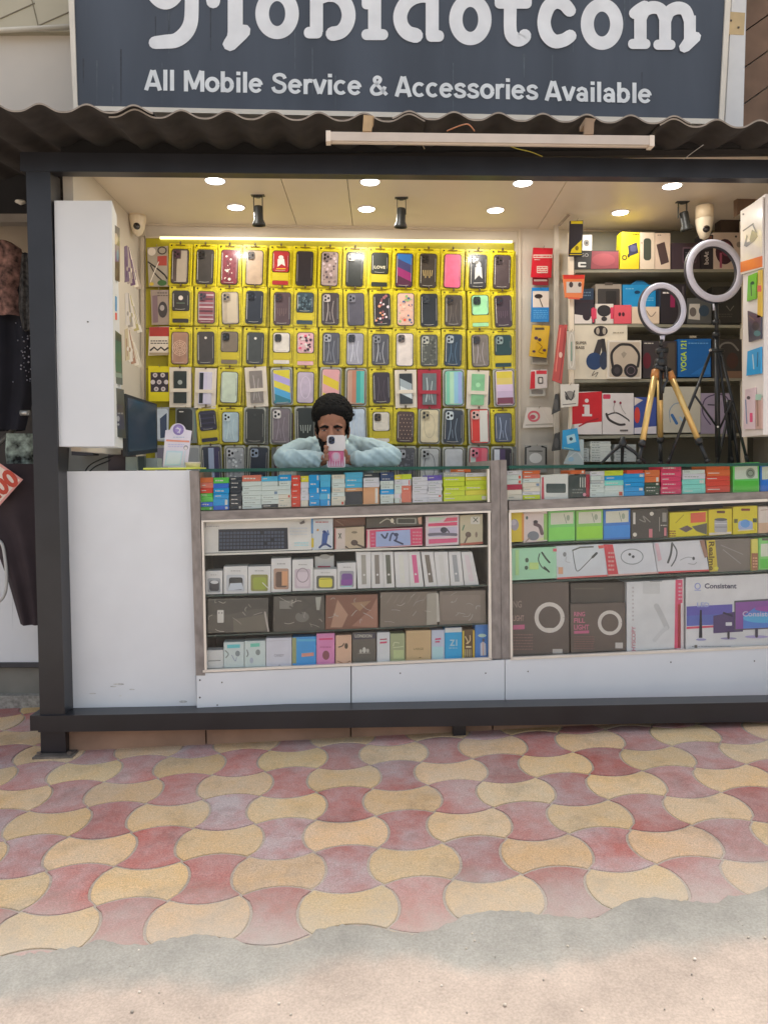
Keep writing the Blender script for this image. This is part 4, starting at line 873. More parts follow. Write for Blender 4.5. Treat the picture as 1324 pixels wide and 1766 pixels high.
for it in T0:
    r_, c_, kd, col, pat, pcs, cm, desc = it; c0 = int(c_); fr = c_-c0
    x = XC[c0]+(XC[min(c0+1, 13)]-XC[c0])*fr; a, b_ = rowy(r_, x); hw = 20.4 if kd in ('y', 'yb') else 18.5
    rg = random.Random(int(x*r_+7)); x += rg.uniform(-1.6, 1.6); a += rg.uniform(-1.6, 1.6); b_ += rg.uniform(-1, 1.5)
    ln = rg.uniform(-.04, .04); frm = YEL; off = .045
    if kd == 'w': frm = '#d3cabc'; a += 1; b_ += 3
    if kd == 'c': frm = '#9a9b90'; hw = 18.5
    if (r_, c_) == (3, 10): frm = '#8f2f3c'; hw = 20
    if (r_, c_) == (3, 3): ln = .06
    if (r_, c_) == (3, 1): ln = -.03; b_ += 4
    if (r_, c_) == (4, 1): ln = .10
    n_ = int(c_)
    lb = f'{desc} phone case in the {ROWN[r_]} of the case wall'
    kw = dict(frame=frm, lean=ln, off=off)
    if desc == 'mint green': kw['camw'] = .45
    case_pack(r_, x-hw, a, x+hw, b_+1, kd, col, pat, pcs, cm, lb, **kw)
# deeper packs hanging behind each front one show at the sides and below as more yellow
for r_ in range(6):
    for c_ in range(14):
        if r_ >= 4 and c_ in (0,): continue
        x = XC[c_]; a, b_ = rowy(r_, x); rg = random.Random(r_*31+c_)
        if r_ == 5 and c_ < 13: a += 2
        dx = rg.uniform(1.5, 3.5); yl = not (r_ == 5 or (r_ == 4 and c_ in (3, 5))) or rg.random() < .25
        P0 = PB.mat(*PB.uz(x+dx, b_+1, .028), .028); u0, z0 = PB.uz(x+dx, b_+1, .028); L = lambda X_, Y_: (lambda t: (t[0]-u0, t[1]-z0))(PB.uz(X_, Y_, .028))
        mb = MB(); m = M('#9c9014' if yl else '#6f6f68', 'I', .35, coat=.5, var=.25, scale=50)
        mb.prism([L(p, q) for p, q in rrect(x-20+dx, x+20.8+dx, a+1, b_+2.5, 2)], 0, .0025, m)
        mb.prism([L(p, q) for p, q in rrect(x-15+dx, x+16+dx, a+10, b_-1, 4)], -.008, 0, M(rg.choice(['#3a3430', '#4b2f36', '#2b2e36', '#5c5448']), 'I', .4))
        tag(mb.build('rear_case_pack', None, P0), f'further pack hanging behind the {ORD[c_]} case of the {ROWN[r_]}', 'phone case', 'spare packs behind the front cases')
# first column left of the cases, assorted packs
def hung(name, label, r, col, art, pl=PB, off=.045, z='I', cat='pack', grp=None, depth=.008, hook=True, coat=.5, rough=.3):
    q = quad_of(r); P = [pl.uz(x, y, off) for x, y in q]; u0 = (P[0][0]+P[1][0])/2; z0 = min(P[0][1], P[1][1]); t = empty(name, pl.mat(u0, z0, off), label, cat, grp)
    L = lambda x, y: (lambda v: (v[0]-u0, v[1]-z0))(pl.uz(x, y, off)); mb = MB(); m = M(col, z, rough, coat=coat)
    mb.prism([(p[0]-u0, p[1]-z0) for p in P], 0, depth, m); paint(mb, art, L, 0, z, rough, coat); mb.build('card', t)
    if hook:
        tx = (P[2][0]+P[3][0])/2-u0; tz = (P[2][1]+P[3][1])/2-z0; mb = MB(); mb.tube([(tx, off, tz-.004), (tx, -.01, tz-.003), (tx, -.024, tz+.004)], .0013, M('#8a8272', z, .3, metal=.8), 6); mb.build('hook', t)
    return t
hung('cable_pack', 'clear bag of coiled dark cables with a red tag, top left of the board', [(257, 494), (292, 494), (290, 424), (254, 427)], '#8c8478', [('e', 262, 434, 7, 7, '#c2b9ae'), ('o', 280, 432, 7, 6, 2, '#39332f'), ('p', [(272, 442), (288, 441), (288, 458), (272, 458)], '#93463f'), ('c', [(256, 452), (270, 462), (284, 474), (288, 480)], 2.5, '#2c2a2b'), ('c', [(260, 458), (268, 472), (280, 484)], 2, '#33302f'), ('c', [(274, 452), (268, 466), (260, 486)], 1.6, '#c5beb4'), ('e', 280, 488, 8, 5, '#3d5a35'), ('e', 262, 490, 4, 3, '#a8933a')])
hung('earphone_pack', 'clear pack with a dark round earphone case, second down the left edge', [(262, 560), (292, 560), (291, 500), (260, 500)], '#84776e', [('p', [(263, 510), (272, 509), (273, 556), (264, 557)], '#6d5a5f'), ('e', 281, 534, 8, 14, '#3a3536'), ('e', 280, 531, 4, 5, '#8b8482'), ('q', 272, 503, 290, 512, 2, '#5c5048')])
hung('cable_pack', 'white pack with a red header and black lettering left of the cases', [(256, 613), (294, 612), (292, 563), (258, 564)], '#b7aea2', [('r', 258, 564, 292, 580, '#8e3330'), ('q', 260, 586, 290, 594, 2, '#3a3430'), ('l', [(260, 604), (266, 599), (272, 604), (278, 599), (284, 604), (290, 600)], 3, '#2f2a29'), ('r', 258, 608, 292, 612, '#8b7d68')])
hung('phone_grip_pack', 'yellow pack of round white phone grips left of the cases', [(257, 692), (297, 692), (296, 632), (256, 631)], YEL, [('r', 260, 642, 291, 676, '#322a36')]+[('e', x, y, 4, 4, '#a9a1a3') for x, y in ((268, 647), (281, 647), (264, 659), (275, 659), (287, 659), (270, 671), (282, 671))]+[('e', x, y, 1.3, 1.3, '#3b3337') for x, y in ((268, 647), (281, 647), (275, 659), (270, 671), (282, 671))])
hung('phone_case_pack', 'clear case with a white and blue half behind the payment stand, left', [(268, 760), (290, 762), (292, 702), (268, 703)], '#8e9296', [('rr', 270, 705, 290, 758, 5, '#aab2ba'), ('p', [(276, 722), (288, 712), (288, 754), (277, 756)], '#3e4a60')], cat='phone case')
hung('phone_case_pack', 'dark clear framed case just above the payment stand', [(303, 764), (340, 764), (340, 703), (303, 703)], '#6d716c', [('rr', 305, 705, 332, 762, 5, '#2d2e2f'), ('l', [(310, 710), (316, 710)], 2, '#c9c6c0'), ('l', [(336, 712), (337, 755)], 1.5, '#5f7a70')], cat='phone case')
hung('phone_case_pack', 'plain grey case low on the wall beside the payment stand', [(268, 836), (292, 836), (292, 768), (268, 768)], '#8a8b8c', [('rr', 271, 772, 290, 832, 4, '#6d6a78')], cat='phone case')
hung('phone_case_pack', 'pale grey case partly hidden behind the payment stand, right', [(322, 836), (345, 836), (345, 768), (322, 768)], '#9b9c96', [('rr', 325, 772, 343, 832, 4, '#7f8284')], cat='phone case')
# right part of the back wall
HG = 'packs hanging right of the case wall'
hung('cable_pack', 'dark red cable pack lower part showing under the bright red pack', [(918, 491), (945, 492), (945, 474), (918, 473)], '#7d2330', [('r', 920, 482, 943, 485, '#c9b8b0')], off=.03, grp=HG)
hung('cable_pack', 'bright red cable pack with a white band hanging right of the cases', [(915, 478), (950, 479), (953, 428), (919, 427)], '#ab2030', [('r', 919, 439, 952, 445, '#ccb8ae'), ('q', 920, 440, 950, 444, 1, '#ab2030'), ('rr', 925, 459, 944, 471, 1, '#cbb6ac'), ('q', 926, 460, 943, 470, 3, '#ab2030'), ('l', [(921, 448), (930, 448)], 1, '#d8c8c0')], grp=HG)
hung('charger_pack', 'blue and white pack with a black car charger on its front', [(915, 555), (946, 555), (946, 496), (917, 496)], '#1d6ea6', [('r', 918, 502, 946, 530, '#bdb4ac'), ('e', 928, 511, 7, 4, '#2f2622'), ('l', [(929, 513), (935, 529)], 1.6, '#3b322e'), ('q', 919, 534, 944, 550, 5, '#5fa0c8')], grp=HG)
hung('charger_pack', 'grey pack edge peeping out under the yellow pack', [(915, 628), (944, 629), (946, 600), (917, 600)], '#8f8c84', [('r', 918, 615, 942, 625, '#6f6c66')], off=.03, grp=HG)
hung('earphone_pack', 'yellow earphone pack tilted a little, right of the case wall', [(912, 614), (942, 617), (948, 562), (918, 560)], '#b39320', [('r', 922, 565, 938, 569, '#4a3c1c'), ('e', 924, 583, 3.5, 3, '#4c3040'), ('e', 930, 586, 3, 3, '#3a2a30'), ('c', [(926, 590), (934, 598), (928, 606), (936, 610)], 1.3, '#8a6a1a'), ('e', 920, 606, 3, 2, '#4a2f3a'), ('e', 938, 604, 3, 2.5, '#513846')], grp=HG)
hung('adapter_pack', 'white pack edge below the small red and white pack', [(912, 683), (940, 683), (940, 660), (914, 660)], '#a8a49c', [('rr', 916, 672, 936, 680, 2, '#7d7972')], off=.03, grp=HG)
hung('adapter_pack', 'small red and white adapter pack right of the case wall', [(913, 671), (943, 669), (943, 637), (915, 638)], '#b7b0ae', [('p', [(913, 671), (922, 670), (922, 640), (915, 641)], '#b03038'), ('r', 924, 639, 942, 645, '#b8404a'), ('rr', 927, 650, 936, 662, 2, '#4a4442'), ('rr', 929, 652, 934, 660, 1, '#c9c4be')], grp=HG)
hung('earphone_pack', 'clear bag holding pink coiled earphones', [(901, 738), (958, 736), (949, 702), (908, 703)], '#b3aca4', [('o', 920, 718, 9, 8, 3.5, '#b05a62'), ('e', 918, 719, 5, 4, '#a04a56'), ('l', [(906, 733), (952, 731)], 1.8, '#8f897e'), ('l', [(935, 708), (946, 728)], 1.2, '#cfc9c0')], grp=HG)
hung('cable_pack', 'clear bag with a black frame low on the right wall', [(903, 815), (943, 815), (943, 768), (905, 768)], '#8d8a84', [('l', [(906, 800), (906, 772), (914, 770)], 3, '#2c2a28'), ('l', [(941, 800), (941, 772), (934, 770)], 3, '#2c2a28'), ('e', 923, 790, 11, 9, '#b9b7b2'), ('l', [(912, 778), (934, 778)], 2, '#5d5a55')], grp=HG)

# ================================================================== right hand shelves
SU = empty('shelf_unit', PR.mat(*PR.uz(1130, 800)), 'white shelf unit with glass shelves filling the right end of the shop', 'shelf')
m_up = M('#c2b7a6', 'I', .5, var=.04)
mb = MB(); slab(mb, PR, [(983, 830), (990, 830), (989, 400), (981, 400)], .022, m_up, .004); part(mb, 'upright', SU); mb = MB(); slab(mb, PR, [(1280, 830), (1288, 830), (1285, 380), (1278, 380)], .022, m_up, .004); part(mb, 'upright', SU)
mb = MB()
slab(mb, PR, [(990, 830), (1480, 830), (1480, 395), (990, 400)], .012, M('#6c695e', 'I', .7, var=.08), -.205); part(mb, 'shelf_back', SU)
SHELF = {}
for k, (y0, y1) in enumerate(((465, 464), (558, 560), (655, 652), (752, 748))):
    mb = MB(); slab(mb, PR, [(990, y0+5), (1480, y1+5+(y1-y0)), (1480, y1+(y1-y0)), (990, y0)], .2, M('#7d7a6c', 'I', .35, var=.1), -.002); part(mb, 'shelf_board', SU)
mb = MB(); slab(mb, PR, [(956, 830), (964, 830), (963, 380), (955, 380)], .012, m_cream, -.16); part(mb, 'return_edge', K)
B = lambda name, label, r, col, art=(), depth=.06, off=0, cat='box', grp='boxes on the right hand shelves', pl=PR, z='I', **k: item(name, label, cat, pl, r, depth, col, art, grp, off, z, **k)
# shelf one
B('product_box', 'small white box standing behind the black box on the top shelf', (1002, 405, 1020, 433), '#b8b4ac', [('e', 1011, 419, 5, 6, '#6f6a66'), ('e', 1011, 419, 2, 2.5, '#3b3836')], off=-.06)
B('speaker_box', 'black and red speaker box at the left end of the top shelf', (990, 432, 1066, 464), '#33302e', [('p', [(1018, 464), (1066, 463), (1066, 434), (1020, 433)], '#7b3a40'), ('e', 1040, 448, 20, 11, '#8a4348'), ('t', 1001, 437, 1014, 443, 'GO', .02, '#8a8784'), ('rr', 996, 452, 1010, 461, 2, '#b4b4b0'), ('r', 1000, 455, 1012, 458, '#33302e')])
B('earbud_box', 'yellow earbud box with a dark charging case picture on the top shelf', [(1068, 464), (1101, 464), (1103, 401), (1071, 400)], '#b7a61c', [('p', [(1082, 424), (1097, 418), (1100, 436), (1084, 442)], '#2e2f45'), ('rr', 1086, 423, 1097, 434, 3, '#4a4a62'), ('o', 1076, 444, 3.5, 3.5, 1.6, '#4a4216'), ('e', 1083, 441, 2, 3, '#3a3418'), ('q', 1090, 402, 1101, 406, 1, '#5c5210')])
B('speaker_box', 'cream box picturing a dark green speaker on the top shelf', (1103, 401, 1128, 464), '#b3a593', [('rr', 1109, 411, 1122, 449, 5, '#3d4238'), ('e', 1106, 419, 1, 1, '#4a4038')])
B('speaker_box', 'cream box picturing a tilted brown speaker on the top shelf', (1129, 402, 1155, 464), '#b5a392', [('p', [(1131, 422), (1145, 417), (1153, 452), (1139, 457)], '#4a3a38'), ('q', 1133, 404, 1140, 407, 1, '#5d5048')])
B('watch_box', 'dark purple box picturing a square smart watch on the top shelf', (1157, 419, 1206, 464), '#3e3238', [('rr', 1176, 426, 1200, 454, 3, '#5d4a54'), ('rr', 1178, 429, 1198, 451, 2, '#1f1a22'), ('q', 1181, 434, 1195, 446, 3, '#5f5f66')])
B('speaker_box', 'black box with white upright lettering behind the large ring light', (1207, 405, 1229, 464), '#2c272a', [('v', 1213, 434, 1221, 456, 'boAt', .02, '#a39c94'), ('r', 1209, 407, 1227, 412, '#6a4a3c')])
B('headphone_box', 'beige and maroon box seen through the large ring light', (1229, 401, 1280, 464), '#a8988a', [('e', 1249, 434, 16, 22, '#3c1f28'), ('e', 1252, 430, 9, 12, '#74374a'), ('r', 1240, 436, 1244, 462, '#8c4a5a'), ('e', 1268, 408, 2, 2, '#3b3430'), ('e', 1273, 422, 4, 5, '#7d7266')])
B('carton', 'dark brown carton lying on top of the unit near the right cabinet', (1242, 368, 1282, 401), '#40342c', [], off=-.04)
# shelf two
B('product_box', 'dark blue box at the left end of the second shelf', [(990, 558), (1023, 558), (1023, 497), (990, 500)], '#24374c', [('r', 990, 517, 1023, 522, '#32232c'), ('q', 994, 502, 1018, 512, 2, '#5b7288')], off=-.05)
B('toy_box', 'black and white box with pink trim low on the second shelf, left', (990, 522, 1024, 558), '#2b2229', [('p', [(990, 558), (1020, 558), (1020, 546), (990, 542)], '#b9b2ac'), ('e', 1011, 545, 7, 8, '#2c2026'), ('r', 1021, 530, 1024, 556, '#b03a52')])
B('headphone_box', 'grey window box with black headphones standing on the second shelf', (1026, 490, 1071, 558), '#8b8378', [('rr', 1030, 498, 1068, 534, 2, '#3a3633'), ('rr', 1044, 502, 1062, 528, 2, '#25221f'), ('r', 1042, 487, 1056, 492, '#4a4138')], off=-.055)
B('toy_box', 'black and white box with pink edges in front of the grey box', (1026, 524, 1057, 558), '#b4aca4', [('e', 1041, 536, 12, 10, '#2b2829'), ('r', 1019, 532, 1028, 550, '#b53d55'), ('r', 1052, 530, 1057, 550, '#b53d55'), ('e', 1041, 550, 5, 4, '#3a3634')])
B('speaker_box', 'bright blue carton with a small peak on the second shelf', [(1073, 558), (1130, 558), (1130, 491), (1073, 491)], '#1f7fae', [('p', [(1086, 491), (1096, 484), (1108, 484), (1118, 491)], '#1a6a94'), ('e', 1098, 504, 5, 3, '#123d5c'), ('q', 1078, 496, 1092, 500, 1, '#7dbcd8'), ('q', 1106, 512, 1126, 520, 2, '#7dbcd8')], off=-.055)
B('earbud_box', 'salmon red small box in front of the bright blue carton', (1058, 526, 1088, 558), '#b8505a', [('e', 1068, 542, 2.5, 3.5, '#4a1f28'), ('e', 1074, 542, 2.5, 3.5, '#4a1f28')])
B('earbud_box', 'pale beige small box right of the salmon red one', (1089, 529, 1136, 558), '#b8a794', [('e', 1106, 541, 4, 6, '#6c5a50'), ('c', [(1114, 536), (1122, 546), (1130, 538)], 1.4, '#7d6a5c')])
B('strap_box', 'black box with a magenta stripe behind the small ring light', (1138, 490, 1182, 558), '#2a2529', [('q', 1142, 502, 1160, 508, 1, '#c9c2be'), ('rr', 1155, 508, 1163, 530, 1, '#7a2348'), ('r', 1175, 494, 1178, 550, '#4b4448')])
B('camera_box', 'grey and white box with a camera picture on the second shelf', (1184, 514, 1226, 558), '#4a4a48', [('p', [(1186, 550), (1206, 552), (1206, 524), (1188, 524)], '#a19c94'), ('e', 1194, 538, 6, 8, '#5c5652'), ('e', 1213, 536, 9, 10, '#2e3c48')])
B('accessory_box', 'black tall box at the right end of the second shelf', (1228, 494, 1278, 558), '#25231f', [('l', [(1252, 528), (1258, 536), (1264, 528)], 1.6, '#5c5850'), ('q', 1238, 540, 1262, 548, 2, '#3e3a34')])
# shelf three
B('headphone_box', 'long cream headphone box with a blue earpiece picture', (990, 561, 1081, 654), '#b3ab9b', [('p', [(1022, 610), (1030, 586), (1040, 584), (1034, 612)], '#3a3434'), ('p', [(1036, 584), (1042, 584), (1046, 612), (1038, 624)], '#2f2b2c'), ('e', 1024, 623, 14, 15, '#24395a'), ('e', 1040, 622, 7, 16, '#2b3346'), ('e', 1035, 571, 12, 9, '#2b2524'), ('e', 1030, 571, 3, 6, '#8f867a'), ('e', 1041, 571, 3, 6, '#8f867a'), ('t', 992, 589, 1011, 594, 'SUPER', .03, '#5c564c'), ('t', 992, 597, 1007, 602, 'BASS', .03, '#5c564c'), ('q', 1056, 572, 1076, 576, 1, '#857d6e'), ('c', [(1024, 640), (1020, 648), (1030, 642), (1026, 650)], 1, '#4a443c')])
B('headphone_box', 'white window box holding black over ear headphones', (1048, 587, 1105, 653), '#c3bcb2', [('rr', 1050, 590, 1103, 650, 2, '#a39788'), ('c', [(1056, 632), (1054, 610), (1066, 596), (1078, 594), (1090, 597), (1101, 612), (1099, 632)], 4.5, '#2e2a2a'), ('e', 1063, 639, 10, 11, '#2b2729'), ('e', 1087, 639, 12, 12, '#2b2729'), ('o', 1087, 639, 7, 7, 1.2, '#6b5b60'), ('e', 1063, 639, 5, 6, '#3f393b'), ('p', [(1070, 610), (1074, 618), (1080, 610), (1075, 606)], '#8a8074')], off=.02)
B('cable_box', 'dark box with a red side behind the gold tripod head', (1108, 588, 1166, 652), '#3a3436', [('q', 1110, 590, 1126, 594, 1, '#a8a29a'), ('e', 1115, 622, 7, 14, '#5c1f2b'), ('rr', 1150, 592, 1163, 646, 2, '#4c443c')])
B('vr_box', 'blue box with yellow green upright lettering on the third shelf', [(1168, 650), (1225, 650), (1225, 584), (1168, 585)], '#1e5c94', [('v', 1173, 588, 1183, 641, 'VOGA 121', .03, '#a3b83a'), ('q', 1186, 590, 1220, 594, 1, '#6fa3cc'), ('p', [(1190, 646), (1223, 624), (1223, 646)], '#2b6ca6'), ('r', 1188, 579, 1200, 583, '#8a8272')])
B('headphone_box', 'black box with a brown corner at the right end of the third shelf', (1227, 585, 1279, 652), '#2f2b28', [('c', [(1234, 612), (1244, 594), (1260, 592), (1272, 604)], 3, '#6a6660'), ('e', 1262, 622, 10, 14, '#3c2620'), ('r', 1250, 640, 1279, 652, '#6b5444')])
# shelf four
B('neckband_box', 'white box with a red corner and a neckband picture on the fourth shelf', (1038, 678, 1092, 749), '#bfb9b6', [('rr', 1039, 680, 1052, 688, 2, '#a83a50'), ('c', [(1046, 716), (1062, 712), (1080, 722), (1084, 726)], 2.4, '#34302f'), ('c', [(1045, 714), (1050, 724), (1066, 732), (1076, 732)], 4, '#3a3534'), ('e', 1059, 693, 2, 2.5, '#7b2f40'), ('e', 1069, 695, 2, 2.5, '#7b2f40'), ('c', [(1059, 695), (1057, 705), (1060, 712)], 1, '#8d8580'), ('c', [(1069, 697), (1072, 706), (1078, 714)], 1, '#8d8580'), ('r', 1068, 741, 1082, 744, '#5c5856')])
B('neckband_box', 'red and white box with a big white letter i on the fourth shelf', [(984, 749), (1037, 749), (1037, 675), (990, 676)], '#bcb5b1', [('p', [(986, 732), (1037, 727), (1037, 675), (986, 678)], '#a71c26'), ('rr', 1007, 698, 1016, 716, 1, '#d3c8c4'), ('e', 1011, 691, 3.5, 3.5, '#d3c8c4'), ('r', 1003, 714, 1020, 718, '#d3c8c4'), ('r', 1004, 698, 1012, 701, '#d3c8c4'), ('c', [(998, 735), (1012, 728), (1030, 722)], 2.5, '#8a1a24')], off=.004)
B('neckband_box', 'blue and red box behind the left leg of the gold tripod', (1093, 685, 1131, 748), '#3d4d86', [('p', [(1093, 748), (1131, 748), (1131, 735), (1093, 738)], '#b9b4b8'), ('e', 1098, 716, 5, 14, '#b04038'), ('p', [(1093, 700), (1108, 690), (1093, 685)], '#c4b9b4')])
B('neckband_box', 'pale box with faint blue earphones between the tripod legs', (1142, 667, 1207, 746), '#aaa69a', [('c', [(1155, 728), (1154, 708), (1164, 696), (1180, 698), (1190, 716)], 1.3, '#6e8296'), ('l', [(1158, 716), (1166, 730)], 5, '#3f6490'), ('l', [(1172, 720), (1178, 728)], 3, '#8fa8bc')])
B('neckband_box', 'purple grey box with a dark neckband loop on the fourth shelf', (1208, 678, 1262, 748), '#8b8192', [('c', [(1224, 732), (1211, 712), (1214, 690), (1230, 681), (1248, 682), (1256, 696), (1250, 724)], 2, '#4a3e58'), ('l', [(1220, 698), (1240, 699)], 2, '#33303a')])
for k in range(8):
    y = 796-k*4.4; B('thin_box', f'{["lowest", "second lowest", "third lowest", "fourth lowest", "fourth highest", "third highest", "second highest", "topmost"][k]} thin white box in the stack left of the mini tripod', (1017+(k % 3)*.5, y-4.1, 1053-(k % 2), y), '#b9bcb5', [('q', 1020, y-3.4, 1034, y-.8, 1, '#7f857e')], depth=.16, off=-.01, grp='thin white boxes stacked below the shelves')
for k in range(5):
    y = 796-k*4.6; B('thin_box', f'{["lowest", "second", "third", "fourth", "topmost"][k]} thin grey box of the stack beside the hanging blue pack', (1001, y-4.3, 1015, y), '#a3a8a4', [('q', 1002, y-3.4, 1012, y-.8, 1, '#6d736e')], depth=.16, off=-.012, grp='thin grey boxes stacked below the shelves')
for k in range(6):
    y = 796-k*5; B('thin_box', f'{["lowest", "second", "third", "fourth", "fifth", "topmost"][k]} thin white box of the stack behind the mini tripod', (1058+(k % 2), y-4.7, 1096, y), '#a9aca8', [('q', 1062, y-3.8, 1080, y-1, 1, '#7c807c')], depth=.14, off=-.03, grp='thin white boxes stacked behind the mini tripod')
# things hung on the left upright of the unit
UG = 'packs hanging from the left upright of the shelf unit'
hung('pen_drive_pack', 'black and yellow pack hanging from the top of the upright', [(980, 442), (1003, 442), (1005, 380), (982, 381)], '#25232c', [('r', 984, 381, 1004, 386, '#b5a81e'), ('p', [(983, 436), (1002, 436), (1002, 414), (985, 430)], '#b5a51c'), ('e', 994, 428, 3, 4, '#6e6214'), ('l', [(982, 439), (1002, 439)], 1.2, '#b5a51c')], PR, .03, grp=UG)
hung('earphone_pack', 'orange and white pack hanging against the shelf upright', [(974, 513), (1004, 514), (1008, 474), (970, 474)], '#b86a3a', [('p', [(971, 481), (1007, 481), (1007, 474), (971, 474)], '#ac2c20'), ('r', 976, 486, 1002, 505, '#a89e96'), ('e', 984, 491, 3.5, 5, '#3d2c28'), ('e', 999, 491, 3, 4, '#3d2c28'), ('l', [(980, 514), (998, 515)], 3, '#b04a28')], PR, .03, grp=UG)
hung('cable_pack', 'row of red cable packs seen edge on beside the shelf upright', [(952, 656), (968, 662), (978, 560), (964, 560)], '#9a4038', [('c', [(966, 566), (962, 600), (958, 640)], 2, '#b86a5c'), ('c', [(974, 566), (970, 610), (964, 655)], 1.6, '#7a2c28'), ('e', 966, 612, 3, 5, '#c9a89a')], PR, .02, grp=UG)
hung('cable_pack', 'slim white pack with a looped cable hanging by the upright', [(979, 637), (992, 638), (990, 571), (977, 571)], '#a39c90', [('o', 985, 604, 4.5, 30, 1.3, '#cfcac0'), ('l', [(985, 590), (985, 622)], 2, '#5d7a6a')], PR, .035, grp=UG)
hung('earphone_pack', 'small white bag with dark earphones hanging below the looped cable', [(967, 703), (996, 700), (998, 662), (966, 663)], '#b0aba2', [('e', 982, 682, 9, 8, '#77726c'), ('c', [(974, 676), (984, 690), (990, 674)], 2, '#2f2c2b'), ('e', 977, 686, 3, 4, '#3a3634'), ('l', [(970, 698), (992, 696)], 1.2, '#4a4542')], PR, .035, grp=UG)
hung('holder_pack', 'black plastic holder hanging beside the small white bag', [(951, 715), (966, 708), (964, 678), (957, 680)], '#35322f', [('e', 958, 698, 4, 10, '#4b4744')], PR, .015, grp=UG)
hung('holder_pack', 'lower black plastic holder hanging by the blue and white pack', [(951, 778), (966, 776), (965, 745), (956, 748)], '#2f2d2b', [('e', 959, 764, 4, 9, '#454240')], PR, .015, grp=UG)
hung('earphone_pack', 'blue and white pack hanging tilted in front of the thin boxes', [(969, 774), (1000, 778), (995, 738), (970, 742)], '#2a86ae', [('p', [(976, 752), (990, 748), (993, 762), (978, 766)], '#9cbcc4'), ('e', 984, 757, 3, 3, '#2a4a5a'), ('l', [(972, 772), (988, 775)], 2, '#7da8a4')], PR, .035, grp=UG)
hung('cable_pack', 'clear bag with white cable behind the blue and white pack', [(972, 800), (1006, 802), (1006, 758), (990, 757)], '#a3aba8', [('c', [(980, 790), (994, 780), (1004, 792)], 2, '#d2d6d2'), ('e', 984, 792, 5, 4, '#8aa4b0')], PR, .025, grp=UG)
hung('hook_clip', 'small metal hook sticking out of the top of the upright', [(961, 388), (966, 389), (983, 371), (978, 369)], '#7d7264', [], PR, .02, cat='hook', hook=False)

# ================================================================== packs on the cabinet sides
LG = 'packs on the inner side of the left cabinet'
H2 = lambda n_, l, q, c, a, pl, g, **k: hung(n_, l, q, c, a, pl, .008, 'I' if pl is PLS else 'C', grp=g, depth=.006, hook=False, **k)
H2('picture_pack', 'dark pack picturing a figure at the top of the left cabinet side', [(193.5, 480), (207, 486), (207, 394), (193, 384)], '#332c2c', [('e', 200, 412, 3.5, 10, '#8f7f74'), ('p', [(195, 450), (205, 452), (206, 425), (196, 420)], '#52436c'), ('e', 203, 440, 2, 10, '#4a6f8a'), ('e', 199, 470, 4, 8, '#4b4a3c')], PLS, LG)
H2('picture_pack', 'blue white and red pack halfway down the left cabinet side', [(194, 550), (203, 552), (202, 508), (193.5, 503)], '#b0b4b8', [('p', [(195, 535), (202, 537), (202, 512), (195, 508)], '#2f7ba8'), ('p', [(195, 550), (202, 552), (202, 540), (195, 538)], '#b84040')], PLS, LG)
H2('picture_pack', 'dark green framed pack on the left cabinet side', [(195.5, 660), (212, 664), (210, 578), (194.5, 566)], '#3a4340', [('p', [(198, 640), (210, 643), (209, 590), (197, 585)], '#2d5c50'), ('p', [(198, 650), (211, 652), (210, 644), (198, 642)], '#6b7a72')], PLS, LG)
H2('picture_pack', 'black pack with silver print lowest on the left cabinet side', [(197.5, 752), (218, 756), (214, 672), (196, 668)], '#24252c', [('p', [(199, 738), (215, 741), (213, 700), (198, 696)], '#2c2840'), ('e', 204, 722, 2.5, 5, '#8f8f94'), ('e', 204, 732, 2, 2, '#8f8f94'), ('q', 200, 710, 212, 716, 1, '#77777f')], PLS, LG)
FG = 'card packs fanned edge on beside the left cabinet'
def fan(px, py, n_, cols, lab, ln):
    for k in range(n_):
        P = Pl(-1.075, 3.215+.016*k, (.62, .785)); x0, x1 = px+1.3*k, px+5+1.5*k; b0, b1 = px+1+5.2*k, px+8.5+5.4*k; y = py+1.5*k; col = cols[k % len(cols)]
        hung('card_pack', f'{["nearest", "second", "third", "fourth", "rearmost"][k]} card pack in the {lab} fan beside the left cabinet', [(b0, y+ln+1.5*k), (b1, y+ln-2+1.5*k), (x1, y-2), (x0, y)], col, [('l', [((x0+b0)/2+2, y+ln*.3), (b0+3, y+ln*.85)], 1.4, cols[(k+2) % len(cols)]), ('e', (x1+b1)/2-2, y+ln*.62, 1.6, 4, cols[(k+1) % len(cols)])], P, 0, 'I', 'pack', FG, .003, False)
fan(215, 425, 5, ['#6c5a68', '#93857a', '#5a3f56', '#b5ab98', '#8a7c6c'], 'upper', 62)
fan(216, 506, 5, ['#b0a9a0', '#8b8378', '#b8b0a2', '#9a8f60', '#c4bdb0'], 'middle', 56)
fan(216, 568, 5, ['#a89a7c', '#c4bcae', '#8f6f58', '#b9b1a2', '#a8a08e'], 'lower', 54)
RG = 'packs on the inner side of the right cabinet'
H2('holder_box', 'white box with an orange foot and a folded stand picture', [(1276, 474), (1314, 462), (1314, 340), (1276, 364)], '#bdb5ad', [('p', [(1276, 470), (1314, 460), (1314, 441), (1276, 452)], '#c8662c'), ('l', [(1281, 398), (1298, 386)], 2.2, '#5c5654'), ('p', [(1282, 424), (1287, 404), (1292, 414), (1296, 396), (1303, 400), (1306, 408), (1300, 416), (1287, 426)], '#6c6a6c'), ('p', [(1287, 418), (1289, 408), (1293, 416)], '#c3bbb4'), ('l', [(1298, 388), (1304, 402)], 2, '#6f6f72'), ('r', 1280, 368, 1283, 371, '#5c5450')], PRS, RG)
H2('stylus_pack', 'bright green pack high on the right cabinet side', [(1287, 520), (1302, 515), (1303, 470), (1289, 476)], '#6aa82e', [('l', [(1294, 488), (1295, 510)], 1.6, '#2f4a1c'), ('e', 1297, 488, 3, 3, '#2f4a1c')], PRS, RG)
